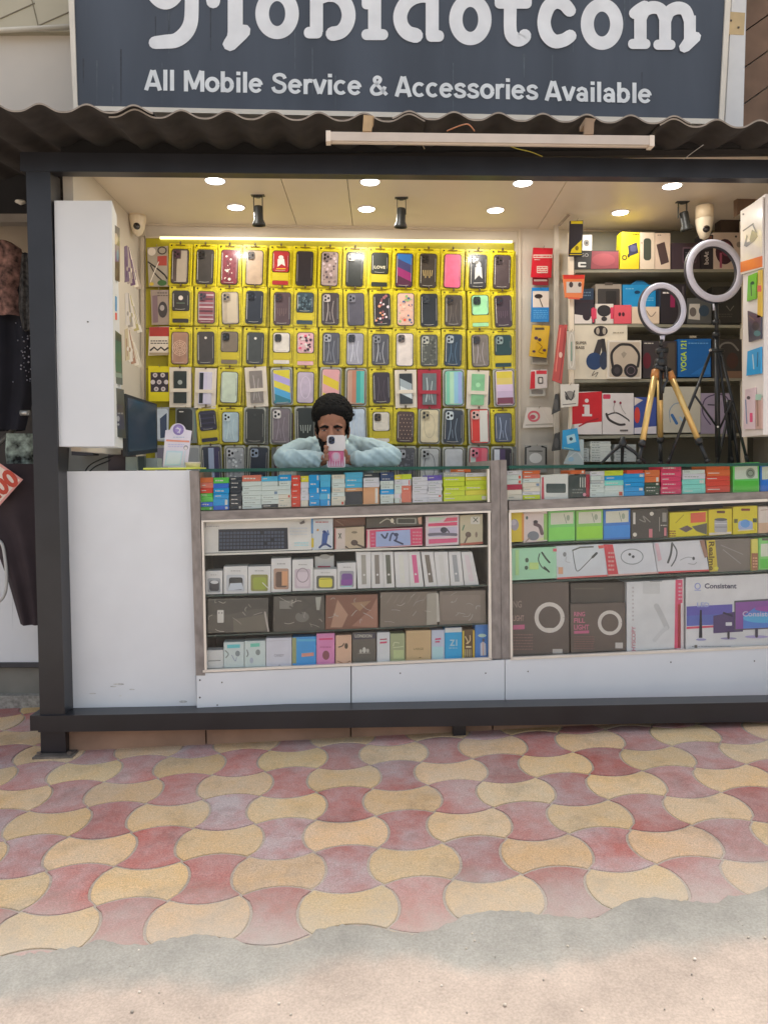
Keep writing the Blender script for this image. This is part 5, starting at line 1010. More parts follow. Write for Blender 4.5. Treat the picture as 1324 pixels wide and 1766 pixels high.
H2('cable_pack', 'tall yellow pack with a red band on the right cabinet side', [(1305, 548), (1312, 546), (1312, 465), (1306, 467)], '#c9a940', [('r', 1305, 492, 1312, 503, '#c05a48'), ('l', [(1309, 470), (1309, 488)], 1, '#f0dca0')], PRS, RG)
H2('earphone_pack', 'dark earphone pack below the yellow one on the right cabinet side', [(1290, 590), (1311, 584), (1311, 545), (1288, 536)], '#3b3a48', [('e', 1302, 562, 6, 8, '#23222c'), ('e', 1305, 575, 6, 5, '#3e6a70'), ('l', [(1291, 545), (1300, 552)], 2, '#574c40')], PRS, RG)
H2('cable_pack', 'blue pack halfway down the right cabinet side', [(1286, 648), (1311, 644), (1311, 598), (1288, 606)], '#2a8cc0', [('l', [(1297, 612), (1299, 636)], 2, '#b8d4e0'), ('l', [(1306, 608), (1305, 632)], 2, '#1c5f88')], PRS, RG)
H2('earphone_pack', 'pink and white pack low on the right cabinet side', [(1281, 740), (1301, 740), (1301, 668), (1284, 672)], '#c9b4b8', [('rr', 1292, 712, 1297, 728, 1, '#c4466c'), ('l', [(1285, 690), (1287, 730)], 2, '#6c7c94'), ('e', 1290, 686, 3, 3, '#4a4244')], PRS, RG)
H2('earphone_pack', 'brown and white pack lowest on the right cabinet side', [(1302, 740), (1312, 739), (1312, 686), (1302, 690)], '#b09084', [('l', [(1305, 690), (1306, 734)], 3, '#8a6a5c'), ('r', 1302, 680, 1312, 690, '#98b8a8')], PRS, RG)
# ================================================================== thin boxes stacked under the glass top
NTH = {1: ['only'], }
def nth(k, n):
    if n == 1: return 'single'
    return 'topmost' if k == 0 else 'lowest' if k == n-1 else ['', 'second', 'third', 'fourth', 'fifth', 'sixth', 'seventh', 'eighth', 'ninth'][k]
CN = {'o': ('orange', '#d2703c'), 'r': ('red', '#cf4634'), 'g': ('green', '#4fae44'), 'b': ('blue', '#2c5fb8'), 'c': ('bright blue', '#1398d8'), 'k': ('black', '#2b3138'), 'w': ('white', '#bfc9c4'), 'W': ('white', '#ccccd2'),
      'i': ('ivory', '#c8c3b4'), 'l': ('lime', '#b9c832'), 'y': ('yellow', '#cfc83a'), 's': ('sky blue', '#4fb0d6'), 't': ('tan', '#b98a64'), 'p': ('pink', '#cf3f66'), 'a': ('aqua', '#78c4b8'), 'n': ('navy', '#2b3f66'),
      'e': ('grey', '#9aa0a0'), 'd': ('dark green', '#2c4436'), 'm': ('crimson', '#9c2f44'), 'O': ('orange', '#d86a34'), 'R': ('salmon', '#d87a66'), 'G': ('green', '#5fb85c'), 'v': ('violet', '#5a4a9a')}
def stack(x0, x1, yt, yb, cols, where, depth=.13, off=-.03, h=None):
    """boxes listed from the top down between yt and yb at the left, following the counter's slope"""
    rg = random.Random(int(x0)); n_ = len(cols); sl = -.031; tot = sum(h) if h else n_; acc = 0
    for k, c in enumerate(cols):
        hh = (h[k] if h else 1)/tot*(yb-yt); a = yt+acc; acc += hh; b = yt+acc-.35
        j = rg.uniform(-.6, .6); j2 = rg.uniform(-.8, .6); X0, X1 = x0+j, x1+j2
        nm, hx = CN[c]; dy = sl*(X1-X0)
        art = []
        if hh > 4 and rg.random() < .75:
            q = rg.random(); lt = '#8f9690' if c in 'wWi' else '#e0ddd4'
            if q < .4: art = [('l', [(X0+3, (a+b)/2-.3), (X0+3+(X1-X0)*rg.uniform(.2, .5), (a+b)/2-.6)], min(1.3, hh*.2), lt)]
            elif q < .6: art = [('r', X1-(X1-X0)*.24, a+1, X1-2, b+dy-1, lt if c not in 'wWi' else rg.choice(['#b7523f', '#6a7f96', '#a8aca6']))]
            else: art = [('q', X0+3, a+hh*.25, X0+(X1-X0)*.7, a+hh*.75-.5, 1, lt)]
        lb = f'{nm} thin box, {nth(k, n_)} in the {where}' if n_ > 1 else f'{nm} box, {where}'
        item('thin_box', lb, 'box', PC, [(X0, b), (X1, b+dy), (X1, a+dy), (X0, a)], depth*rg.uniform(.92, 1), hx, art, 'boxes stacked under the counter glass', off-rg.uniform(0, .004), 'K', .45)
stack(346, 367.5, 824, 880.5, 'oRrggbg', 'stack nearest the white block', h=[9, 9, 9, 6, 9, 8, 6])
stack(368, 395, 824, 880, 'gbcccb', 'blue stack second from the left', h=[10, 8, 9, 9, 12, 7])
stack(396.5, 417, 823, 879, 'kkkkkkkk', 'all black stack')
stack(418, 451, 820, 878, 'Rwwwwww', 'white stack under a salmon box', h=[11, 8, 8, 8, 8, 8, 7])
stack(451.5, 480, 822, 876, 'swwwwwk', 'white stack with a black foot', h=[9, 8, 8, 8, 8, 8, 6])
stack(480.5, 502, 819, 875, 'cwwwiii', 'white and ivory stack under bright blue', h=[11, 8, 7, 8, 7, 8, 7])
stack(502.5, 518, 820, 875, 'rrrrr', 'all red narrow stack')
stack(518.5, 532, 821, 874, 'yWWWi', 'narrow pale stack beside the red one')
for k, (a, b, c_) in enumerate(((533, 551, 'c'), (551.5, 570, 's'))):
    stack(a, b, 819, 873, 'ccccc' if k == 0 else 'sscsc', ['bright blue stack before the seated man', 'blue and white stack before the phone'][k])
stack(572, 595, 819, 872, 'iwwiwii', 'ivory stack below the upright phone')
stack(596, 625, 815, 871, 'ssstk', 'sky blue stack on tan and black', h=[9, 8, 9, 6, 22], depth=.12)
stack(626, 654, 816, 870, 'kWWt', 'stack with a tan base showing a dark figure', h=[8, 8, 8, 28], depth=.12)
stack(656, 679, 815, 869, 'nnwwcww', 'white stack with a bright blue middle', h=[8, 7, 7, 8, 9, 8, 8])
stack(680, 692, 819, 868, 'yWwwWw', 'narrow white stack beside salmon', h=[8, 8, 8, 8, 8, 8])
stack(692.5, 709, 818, 867, 'lWRR', 'narrow stack of two salmon boxes', h=[9, 11, 11, 18])
stack(711, 737, 823, 867, 'WWWWWW', 'left white stack near the lime boxes')
stack(737.5, 762, 820, 866, 'vWWWWWW', 'right white stack near the lime boxes', h=[9, 6, 6, 6, 6, 6, 7])
stack(765, 801, 815, 865, 'elllll', 'left lime stack', h=[8, 9, 8, 8, 9, 9])
stack(802, 840, 816, 864, 'Wyllyl', 'right lime stack beside the divider', h=[7, 7, 8, 9, 9, 10])
stack(786, 812, 808.5, 815.4, 'O', 'single, lying on top of the left lime stack')
stack(874, 900, 812, 863, 'Wwwmii', 'stack with a crimson box right of the divider', h=[7, 8, 8, 9, 8, 9])
stack(901, 931, 812, 862, 'ORwiiWl', 'stack with orange on top, right of the divider', h=[7, 7, 7, 8, 8, 6, 8])
I2 = lambda name, label, r, col, art=(), depth=.08, off=-.03, cat='box', grp='boxes standing in the show counter', **k: item(name, label, cat, PC, r, depth, col, art, grp, off, 'S', **k)
I2('phone_box', 'white box with a red edge and a dark phone screen picture', [(932, 862), (979, 860), (979, 817), (932, 820)], '#c6c8c2', [('p', [(933, 861), (938, 861), (937, 823), (934, 823)], '#a84450'), ('rr', 941, 834, 975, 850, 2.5, '#3f4a48')])
I2('phone_box', 'black box with a white ladder figure and a crimson edge', [(980, 859), (1016, 857), (1016, 818), (980, 820)], '#38413e', [('p', [(1010, 857), (1016, 857), (1016, 818), (1010, 818)], '#8c2c38')]+[('l', [(1000+4*k, 824), (1000+4*k, 840)], 1.4, '#c9cac2') for k in range(3)]+[('q', 986, 842, 1006, 852, 2, '#6a706c'), ('e', 1007, 853, 3, 3, '#c98a98')])
stack(983, 1008, 811, 818, 'O', 'lying on the black ladder box')
stack(1017, 1042, 813, 858, 'Wwewww', 'white stack right of the black ladder box', h=[8, 8, 6, 8, 8, 8])
stack(1042, 1074, 812, 857, 'lcaww', 'stack of lime, blue, aqua and white', h=[9, 8, 9, 9, 10])
stack(1075, 1110, 817, 856, 'ccccc', 'wide bright blue stack on the right side')
stack(1080, 1108, 811, 817.4, 'r', 'lying on the wide bright blue stack')
stack(1111, 1137, 811, 854, 'oodddd', 'stack of orange over dark green', h=[12, 11, 6, 6, 6, 5])
stack(1139, 1174, 802, 853, 'pppppp', 'tall pink stack', h=[12, 10, 10, 8, 7, 8])
stack(1176, 1215, 811, 852, 'wWaaa', 'white over aqua stack', h=[7, 9, 9, 7, 9])
stack(1217, 1258, 803, 850, 'OOrrr', 'tall orange stack', h=[9, 12, 9, 10, 12])
for x0, lb, c1, c2 in ((1263, 'green window box of white earphones in the top tier', '#58b458', '#49aa38'), (1310, 'blue window box at the right edge of the top tier', '#2f6cb8', '#1f68c0')):
    I2('earphone_box', lb, [(x0, 850), (x0+45, 848), (x0+45, 797), (x0, 799)], c1, [('p', [(x0+3, 827), (x0+43, 825), (x0+42, 803), (x0+3, 805)], '#b4bdb0'), ('e', x0+30, 816, 8, 9, '#7f8a7c'), ('o', x0+30, 816, 5, 5, 1.3, '#4a5248'), ('r', x0+2, 829, x0+43, 847, c2)])
stack(1358, 1395, 806, 846, 'wwcc', 'stack just past the blue window box')
# ------------------------------------------------------------------ left showcase, tier 1
I2('keyboard_box', 'long white box picturing a black keyboard', [(352, 954), (538, 948), (538, 891), (350, 897)], '#c9c7c2', [('p', [(377, 951), (497, 947), (496, 910), (377, 913)], '#1f2530')]+[('p', [(379+5.9*c, 915.5+6.2*r-.1*c+2), (379+5.9*c+4.6, 915.5+6.2*r-.1*c+1.9), (379+5.9*c+4.6, 915.5+6.2*r-.1*c+6.4), (379+5.9*c, 915.5+6.2*r-.1*c+6.5)], '#3c4658') for r in range(5) for c in range(19) if (c, r) not in ((12, 0), (13, 3), (15, 2))]+[
    ('l', [(355, 902), (355, 909)], 1.2, '#77747a'), ('q', 357, 906, 378, 909, 1, '#8b888c'), ('p', [(516, 902), (524, 897), (526, 902), (519, 904)], '#4a4648'), ('q', 508, 934, 532, 942, 2, '#a9cfd4'), ('q', 500, 908, 530, 924, 3, '#b4b6b8')], .10)
I2('holder_box', 'white box picturing a blue bike phone holder', [(539, 949), (574, 946), (574, 894), (539, 896)], '#b9c0c6', [('p', [(556, 920), (563, 916), (566, 922), (563, 940), (554, 942)], '#2f4d86'), ('c', [(551, 944), (560, 938), (570, 943)], 3.5, '#263c6a'), ('e', 559, 917, 3, 2.5, '#24386a'), ('l', [(565, 915), (567, 922)], 2, '#3a5a92'), ('r', 536.5, 894, 540, 920, '#4a7aa8'), ('r', 537, 928, 541, 944, '#c9b23a'), ('q', 544, 898, 566, 903, 1, '#a06a70'), ('e', 548, 914, 2, 2, '#b08a5a')])
I2('holder_box', 'beige box picturing a phone mount and a small cross mark', [(577, 948), (628, 944), (628, 908), (577, 911)], '#aa9b84', [('p', [(577, 948), (595, 947), (595, 911), (577, 912)], '#b8aca4'), ('e', 611, 936, 6, 5, '#4a3c38'), ('l', [(613, 938), (628, 944)], 3, '#4f423c'), ('p', [(595, 944), (603, 947), (596, 941)], '#3b302c'), ('e', 611, 918, 5, 2, '#6d6450'), ('l', [(584, 920), (588, 928)], 1.4, '#4a5446'), ('l', [(588, 920), (584, 928)], 1.4, '#4a5446'), ('r', 577, 911, 579, 947, '#a05a58')])
I2('pouch_box', 'dark brown box lying above the beige phone mount box', [(575, 910), (630, 906), (630, 892), (575, 895)], '#6d4a3c', [('l', [(580, 898), (592, 906)], 2, '#8a6a58')], off=-.06)
I2('cable_box', 'black box with a silver watch picture lying on the pink box', [(632, 911), (727, 906), (727, 889), (632, 893)], '#4a4740', [('rr', 683, 893, 718, 904, 2, '#7f827a'), ('rr', 686, 895, 715, 902, 1.5, '#3c3e3a'), ('c', [(655, 902), (668, 895), (680, 903)], 2, '#9a988c'), ('e', 676, 898, 3, 4, '#bcb8a8'), ('p', [(720, 893), (727, 891), (727, 904), (722, 904)], '#b08c78')])
I2('holder_box', 'long pink and red box picturing black phone holders on blue', [(632, 946), (728, 941), (728, 909), (632, 913)], '#c2486a', [('p', [(648, 943), (708, 940), (707, 913), (648, 917)], '#93a3c6'), ('p', [(633, 945), (638, 945), (637, 914), (634, 914)], '#d0b8b4'), ('c', [(658, 922), (664, 928), (668, 920)], 3, '#36405c'), ('c', [(672, 932), (676, 920), (684, 925), (682, 932)], 3, '#3a4466'), ('l', [(680, 932), (694, 938)], 3, '#343c58'), ('e', 683, 922, 4, 3, '#2f3a5a'), ('q', 640, 918, 646, 942, 4, '#e08aa4'), ('q', 711, 915, 726, 938, 4, '#d98a98'), ('l', [(632, 945), (728, 940)], 1.2, '#cdbcb8'), ('l', [(632, 914), (728, 910)], 1.2, '#cdbcb8')])
I2('holder_box', 'white and pink box picturing a dashboard phone mount', [(734, 942), (791, 939), (791, 888), (734, 891)], '#c7bcbf', [('p', [(738, 908), (788, 906), (788, 900), (738, 903)], '#c04868'), ('p', [(739, 926), (788, 924), (788, 908), (739, 911)], '#a9a5b6'), ('c', [(740, 922), (758, 921), (786, 922)], 5, '#62606c'), ('e', 765, 914, 6, 5, '#3b3c48'), ('l', [(770, 912), (774, 918)], 2, '#3b3c48'), ('p', [(739, 938), (788, 935), (788, 928), (739, 930)], '#c05478'), ('p', [(764, 900), (788, 898), (788, 892), (770, 893)], '#c85a72'), ('p', [(739, 900), (756, 899), (768, 892), (739, 892)], '#a8bca8')])
I2('holder_box', 'beige box with a dark stand picture and a red foot', [(793, 941), (832, 938), (832, 887), (793, 889)], '#aba48c', [('e', 807, 922, 5, 5, '#5a4c44'), ('l', [(806, 925), (801, 936)], 2.6, '#5a4c44'), ('e', 821, 922, 2, 5, '#77695c'), ('rr', 811, 891, 827, 904, 2, '#bcb9b0'), ('l', [(816, 893), (823, 900)], 1.5, '#5a6454'), ('l', [(823, 893), (816, 900)], 1.5, '#5a6454'), ('p', [(793, 941), (832, 938), (832, 934), (793, 937)], '#9a5648'), ('l', [(797, 914), (800, 906)], 2, '#4d7258')])
# tier 2: watch boxes and strap boxes
def watch_box(x0, y0, x1, y1, label, win, scr, extra=()):
    w_, h_ = x1-x0, y1-y0
    I2('watch_box', label, [(x0, y1+.4), (x1, y1-.8), (x1, y0-.8), (x0, y0+.4)], '#c6c5c3', [('rr', x0+w_*.12, y0+h_*.30, x1-w_*.12, y1-h_*.08, 3, win), ('rr', x0+w_*.22, y0+h_*.40, x1-w_*.20, y1-h_*.14, 4, scr), ('q', x0+w_*.3, y0+h_*.12, x1-w_*.3, y0+h_*.2, 1, '#9a9896')]+list(extra), grp='watch boxes on the second tier of the left showcase')
watch_box(355, 985, 384, 1025, 'grey watch box at the far left of the watch row', '#8d9094', '#3c3d42', [('e', 370, 1004, 7, 3, '#c8c9ca')])
watch_box(386, 977, 427, 1024, 'wide white watch box with a black arched watch', '#a9acb0', '#2f3236', [('p', [(394, 1018), (420, 1016), (417, 1005), (397, 1006)], '#b8bfc8')])
watch_box(428, 977, 467, 1023, 'white watch box with an olive green window', '#7f8048', '#8a9440', [('l', [(453, 1005), (462, 1014)], 1.5, '#c9c9c0')])
watch_box(468, 963, 502, 1021, 'tall white watch box with a brown and orange window', '#9c8070', '#5c4a42', [('r', 486, 985, 496, 1010, '#b88a68')])
watch_box(504, 965, 540, 1019, 'tall white watch box with a pale pink watch face', '#b0a4aa', '#c4b8be', [('o', 522, 992, 10, 12, 1.5, '#8f8088')])
watch_box(541, 982, 581, 1018, 'white watch box with a bright yellow screen', '#5a5c54', '#c4bc4a', [('l', [(552, 999), (572, 998)], 1, '#8a8430')])
I2('watch_box', 'rear white watch box behind the yellow screened one', [(543, 990), (576, 988), (576, 958), (543, 960)], '#c0bebb', [('r', 548, 976, 570, 980, '#a04858'), ('e', 560, 960, 9, 4, '#a8a6a2')], off=-.1, grp='watch boxes on the second tier of the left showcase')
watch_box(582, 971, 614, 1016, 'white watch box with a purple screen at the row end', '#8c8a90', '#6a4c84', [('p', [(588, 1000), (608, 999), (607, 1008), (588, 1009)], '#7c4a8c'), ('l', [(588, 1012), (606, 1011)], 2, '#a0c8d0')])
sx = [(616, 680, 617, 682), (0,)]
ST = [(614, 617, 640, 640, '#8f8c84', 'grey'), (640, 641, 660, 662, '#77716b', 'brown'), (660, 662, 678, 681, '#5c5e54', 'black green'), (679, 683, 704, 707, '#c8c8c0', 'white'), (704, 707, 724, 731, '#c8608a', 'pink'),
      (726, 733, 747, 754, '#6d665e', 'taupe'), (748, 754, 772, 776, '#b9b8b4', 'pale'), (773, 777, 794, 800, '#8c8f92', 'steel grey'), (795, 801, 814, 826, '#c0b6b8', 'rose grey')]
for xt0, xb0, xt1, xb1, c_, nm in ST:
    yb = 1015-(xb0-615)*.028; yt = 952-(xt0-615)*.0; m0, m1 = (xt0+xt1)/2, (xb0+xb1)/2
    I2('strap_box', f'slanting white watch strap box with a {nm} strap', [(xb0, yb), (xb1-.5, yb-.6), (xt1-.5, yt-.5), (xt0, yt)], '#c5c4c2', [('p', [(m1-4.5, yb-7), (m1+3.5, yb-7.5), (m0+3.5, yt+5), (m0-4.5, yt+5)], c_), ('e', (m0+m1)/2, (yt+yb)/2+8, 1.8, 1.8, '#d8d8d6')], .06, grp='slanting strap boxes in the left showcase')
# tier 3: pouches in clear bags
def pouch(x0, y0, x1, y1, label, col, art):
    t = I2('laptop_pouch', label, [(x0, y1+.8), (x1, y1-1.4), (x1-1, y0-1), (x0+1, y0+.8)], col, art, .05, grp='bagged pouches on the third tier of the left showcase', coat=.7, rough=.35)
    L = lambda x, y: (lambda v: v)(PC.uz(x, y, -.024)); u0, z0 = PC.uz((x0+x1)/2, y1, -.024)
    rg = random.Random(int(x0)); mb = MB()
    for k in range(9):
        xa, ya = rg.uniform(x0+3, x1-8), rg.uniform(y0+3, y1-4); xb, yb_ = xa+rg.uniform(-18, 18), ya+rg.uniform(-12, 12); xb = min(max(xb, x0+2), x1-2); yb_ = min(max(yb_, y0+2), y1-2)
        stroke(mb, smooth_path([(xa, ya), ((xa+xb)/2+rg.uniform(-3, 3), (ya+yb_)/2+rg.uniform(-3, 3)), (xb, yb_)]), rg.uniform(.4, .9), 0-k*.0003, M('#b0aca4', 'C', .2, coat=1), lambda p: (lambda v: (v[0]-u0, v[1]-z0))(L(*p)), caps=False)
    o = mb.build('bag_crease', t, PC.mat(u0, z0, -.024))
pouch(358, 1032, 463, 1091, 'dark grey pouch with a small white tag in a crinkled clear bag', '#3f3f3b', [('p', [(358, 1060), (395, 1060), (440, 1050), (463, 1050), (463, 1033), (358, 1036)], '#2c2d2c'), ('rr', 375, 1052, 386, 1074, 1.5, '#b8b6b0'), ('e', 378, 1057, 1.2, 1.2, '#4a4844'), ('e', 383, 1057, 1.2, 1.2, '#4a4844'), ('p', [(403, 1090), (460, 1087), (460, 1058), (430, 1064), (402, 1068)], '#55524a'), ('l', [(457, 1056), (463, 1088)], 3, '#96908a')])
pouch(471, 1028, 560, 1089, 'charcoal pouch with black bands in a crinkled clear bag', '#353532', [('p', [(482, 1036), (505, 1036), (505, 1050), (482, 1050)], '#6a6a66'), ('l', [(510, 1062), (556, 1030)], 4, '#2e2f2e'), ('l', [(520, 1030), (556, 1062)], 4, '#2e2f2e'), ('e', 521, 1064, 12, 9, '#5e5e5a'), ('l', [(500, 1046), (520, 1058)], 3, '#333332'), ('p', [(544, 1030), (554, 1029), (551, 1052), (546, 1052)], '#8a8c84')])
pouch(561, 1026, 652, 1085, 'brown pouch in a crinkled clear bag', '#6b4233', [('p', [(570, 1082), (582, 1034), (600, 1060), (590, 1082)], '#9a7662'), ('p', [(606, 1080), (640, 1050), (650, 1030), (650, 1082)], '#8a5f50'), ('p', [(605, 1040), (640, 1036), (620, 1054)], '#8a6a50')])
pouch(655, 1021, 754, 1083, 'taupe quilted pouch in a crinkled clear bag', '#655c53', [('l', [(667+12*k, 1040), (676+12*k, 1026)], 1, '#786f67') for k in range(6)]+[('p', [(735, 1078), (753, 1076), (752, 1022), (736, 1024)], '#8a867c'), ('l', [(660, 1052), (735, 1048)], 1, '#645c54')])
pouch(757, 1019, 838, 1077, 'plain taupe pouch in a clear bag next to the divider', '#685e56', [('rr', 762, 1026, 828, 1070, 3, '#70665e'), ('p', [(746, 1074), (758, 1072), (756, 1024), (750, 1022)], '#a5a29a')])
# tier 4: small boxes
def row4(x0, x1, yt, label, col, art, dp=.06): 
    yb = 1152.5-(x0-358)*.0345; I2('product_box', label, [(x0, yb), (x1, yb-(x1-x0)*.0345), (x1, yt-(x1-x0)*.03), (x0, yt)], col, art, dp, grp='small boxes on the floor of the left showcase')
row4(357, 385, 1122, 'low white box at the left end of the bottom row', '#bdbdbb', [('l', [(360, 1140), (380, 1139)], 1.6, '#7a7c7a')])
row4(386, 421, 1108, 'pale grey green earphone box, left one of the pair', '#b3bcba', [('p', [(392, 1118), (414, 1117), (414, 1111), (392, 1112)], '#5fb0b4'), ('e', 410, 1127, 4, 5, '#7a8284'), ('c', [(389, 1122), (394, 1128), (390, 1134)], 2, '#7f8884'), ('c', [(400, 1130), (406, 1140), (408, 1134)], 1.2, '#8a92a0')])
row4(422, 458, 1106, 'pale grey green earphone box, right one of the pair', '#b2bcb9', [('p', [(432, 1116), (448, 1115), (448, 1109), (432, 1110)], '#68b09c'), ('e', 445, 1125, 4, 5, '#7c8482'), ('c', [(426, 1121), (428, 1128), (426, 1132)], 2, '#767e7c'), ('e', 434, 1139, 3, 5, '#9aa0ac')])
row4(459, 503, 1101, 'white square box with small grey lettering in the bottom row', '#c6c5cd', [('t', 473, 1128, 490, 1132.5, 'CANDY', .01, '#7f7d84'), ('l', [(462, 1106), (500, 1104)], .6, '#a9a8ae'), ('e', 482, 1147, 2, .8, '#8d8b92')])
row4(505, 545, 1099, 'bright blue box with an orange print in the bottom row', '#3f90c8', [('r', 504, 1100, 511, 1144, '#8a8f64'), ('p', [(520, 1133), (541, 1131), (541, 1125), (520, 1127)], '#c88a7a'), ('r', 512, 1102, 545, 1106, '#5aa6c8')])
row4(546, 577, 1093, 'pink box with a brown coin picture in the bottom row', '#c67fa8', [('e', 562, 1130, 6, 8, '#7a4a50'), ('p', [(550, 1104), (574, 1103), (574, 1100), (550, 1101)], '#b83f6a'), ('q', 552, 1113, 572, 1119, 1, '#a85c84')])
row4(579, 606, 1096, 'peach coloured earphone box in the bottom row', '#c8a58c', [('c', [(584, 1116), (590, 1114), (593, 1110)], 2, '#5a4a3c'), ('e', 597, 1114, 3, 5, '#4c4034'), ('c', [(582, 1140), (594, 1144), (604, 1140)], 1.6, '#8f6c58')])
row4(608, 648, 1091, 'dark box with pale lettering and a crown like emblem', '#5a564f', [('t', 612, 1094, 641, 1099.5, 'LONDON', .02, '#b5b2a6'), ('p', [(608, 1103), (648, 1101), (648, 1091), (608, 1092)], '#3d3c44')][::-1]+[('e', 628, 1121, 3, 5, '#b4b2aa'), ('e', 622, 1123, 2.4, 3.5, '#a5a39a'), ('e', 634, 1122, 2.4, 3.5, '#a5a39a'), ('l', [(618, 1127), (638, 1126)], 1.2, '#8d8a80')])
row4(650, 672, 1091, 'slim white box with pink bars in the bottom row', '#c2c3c4', [('p', [(655, 1104), (667, 1103), (667, 1101), (655, 1102)], '#8f3f50'), ('p', [(655, 1110), (667, 1109), (667, 1106), (655, 1107)], '#b85068')])
row4(673, 698, 1093, 'olive green box in the bottom row', '#8f9674', [('c', [(678, 1114), (680, 1108), (688, 1109)], 1.5, '#b4b89a'), ('l', [(678, 1117), (695, 1115)], 1.2, '#b4b89a'), ('r', 678, 1121, 696, 1136, '#a3ad80')])
row4(700, 743, 1088, 'kraft brown square box with fine lettering', '#b19873', [('t', 713, 1117, 730, 1121, 'LARGE', .01, '#6f5c40'), ('l', [(702, 1091), (741, 1089)], .8, '#cdb48c'), ('e', 724, 1134, 2, 1, '#7c6848')])
row4(744, 766, 1087, 'pale blue and pink box in the bottom row', '#b9bfce', [('p', [(750, 1104), (760, 1103), (760, 1100), (750, 1101)], '#b0486a'), ('p', [(750, 1108), (758, 1108), (758, 1105), (750, 1106)], '#b0486a'), ('r', 745, 1115, 764, 1136, '#b0d0d4')])
row4(767, 796, 1083, 'bright blue box with a white top and white code lettering', '#2f9ccc', [('p', [(767, 1091), (796, 1090), (796, 1082), (767, 1083)], '#c9cbc8'), ('t', 775, 1103, 788, 1114, 'Z1', .03, '#b9dce8'), ('q', 774, 1116, 788, 1119, 1, '#a8d0e0')])
row4(797, 818, 1086, 'dark brown box with yellow edges and cream figures', '#5a4630', [('r', 797, 1088, 800, 1135, '#cdb44a'), ('r', 815, 1087, 818, 1134, '#c9a83c'), ('c', [(802, 1098), (806, 1106), (804, 1110)], 1.8, '#c4b088'), ('c', [(810, 1096), (810, 1104), (806, 1110)], 1.8, '#c4b088'), ('r', 803, 1114, 812, 1117, '#d0c09a')]+[('l', [(802+3*k, 1120), (802+3*k, 1132)], 1, '#d4c8a0') for k in range(4)])
row4(819, 842, 1077, 'blue printed box at the right end of the bottom row', '#3f72b0', [('e', 831, 1096, 7, 3, '#a8c4b8'), ('p', [(828, 1131), (828, 1110), (832, 1106), (837, 1110), (838, 1130)], '#c8cad4'), ('l', [(832, 1108), (833, 1130)], 1.2, '#d8a07a'), ('e', 833, 1104, 2, 3, '#5a5a64')])
# ------------------------------------------------------------------ right showcase
g1 = 'boxes on the first tier of the right showcase'
I2('mouse_box', 'yellow box picturing a grey mouse at the left end', [(880, 935), (901, 934), (901, 882), (880, 883)], '#c8b236', [('e', 887, 905, 7, 10, '#8e8a96'), ('e', 885, 901, 5, 5, '#a8a4ae'), ('r', 899, 886, 903, 932, '#c98a48')], grp=g1)
I2('vr_box', 'white and green box picturing a grey headset', [(902, 936), (943, 933), (943, 881), (902, 884)], '#bdb0ae', [('e', 919, 924, 10, 8, '#6c7078'), ('c', [(922, 904), (930, 908), (934, 920)], 6, '#5c4a50'), ('e', 923, 900, 4, 3, '#3f383c'), ('r', 937, 886, 943, 931, '#7ea85c'), ('e', 908, 893, 2, 3, '#4a5c54'), ('l', [(906, 934), (912, 928)], 2, '#8a7a70'), ('p', [(924, 933), (937, 932), (936, 926), (930, 928)], '#c8c8a0')], grp=g1)
for x0, lb, c1, c2 in ((945, 'left green and white window box of the green pair', '#72b468', '#7cc45c'), (993, 'right green and white window box of the green pair', '#7cb05a', '#8cc440'), (1040, 'blue and white window box beside the green pair', '#3a6cb0', '#3f86cc')):
    d_ = (x0-945)*.03; I2('earphone_box', lb, [(x0, 934-d_), (x0+46, 932-d_), (x0+46, 880-d_), (x0, 882-d_)], c1, [('p', [(x0+4, 905-d_), (x0+43, 903-d_), (x0+43, 883-d_), (x0+4, 885-d_)], '#b9b9aa'), ('e', x0+34, 893-d_, 3, 5, '#8e9684'), ('l', [(x0+27, 887-d_), (x0+31, 902-d_)], 1.2, '#7f8878'), ('p', [(x0+1, 931-d_), (x0+45, 929-d_), (x0+45, 908-d_), (x0+1, 910-d_)], c2)], grp=g1)
I2('adapter_box', 'black box with small white diagrams on the first tier', [(1088, 930), (1151, 926), (1151, 876), (1088, 879)], '#46433f', [('r', 1091, 884, 1095, 904, '#b8b5ae'), ('e', 1123, 886, 3.5, 3.5, '#c0bdb4'), ('e', 1094, 922, 3.5, 3.5, '#c4bfb4'), ('c', [(1102, 896), (1112, 900), (1108, 890), (1120, 900)], 1.8, '#7d7a74'), ('r', 1118, 912, 1124, 927, '#b06a72'), ('r', 1141, 884, 1148, 900, '#86827c'), ('r', 1144, 910, 1148, 924, '#b87078'), ('l', [(1136, 892), (1136, 916)], 1.2, '#8c8880'), ('q', 1138, 904, 1149, 908, 1, '#a8a49c')], grp=g1)
I2('cable_box', 'yellow box picturing crossed grey cables with a red patch', [(1154, 927), (1219, 923), (1219, 881), (1154, 884)], '#cdc02c', [('p', [(1190, 902), (1216, 900), (1216, 883), (1190, 885)], '#c45a44'), ('p', [(1170, 912), (1184, 906), (1194, 912), (1182, 918)], '#5a4c50'), ('p', [(1192, 908), (1218, 902), (1218, 922), (1200, 916)], '#59564c'), ('l', [(1164, 902), (1178, 888)], 1, '#8a7a20'), ('q', 1153, 914, 1164, 926, 3, '#8a4a30')], grp=g1)
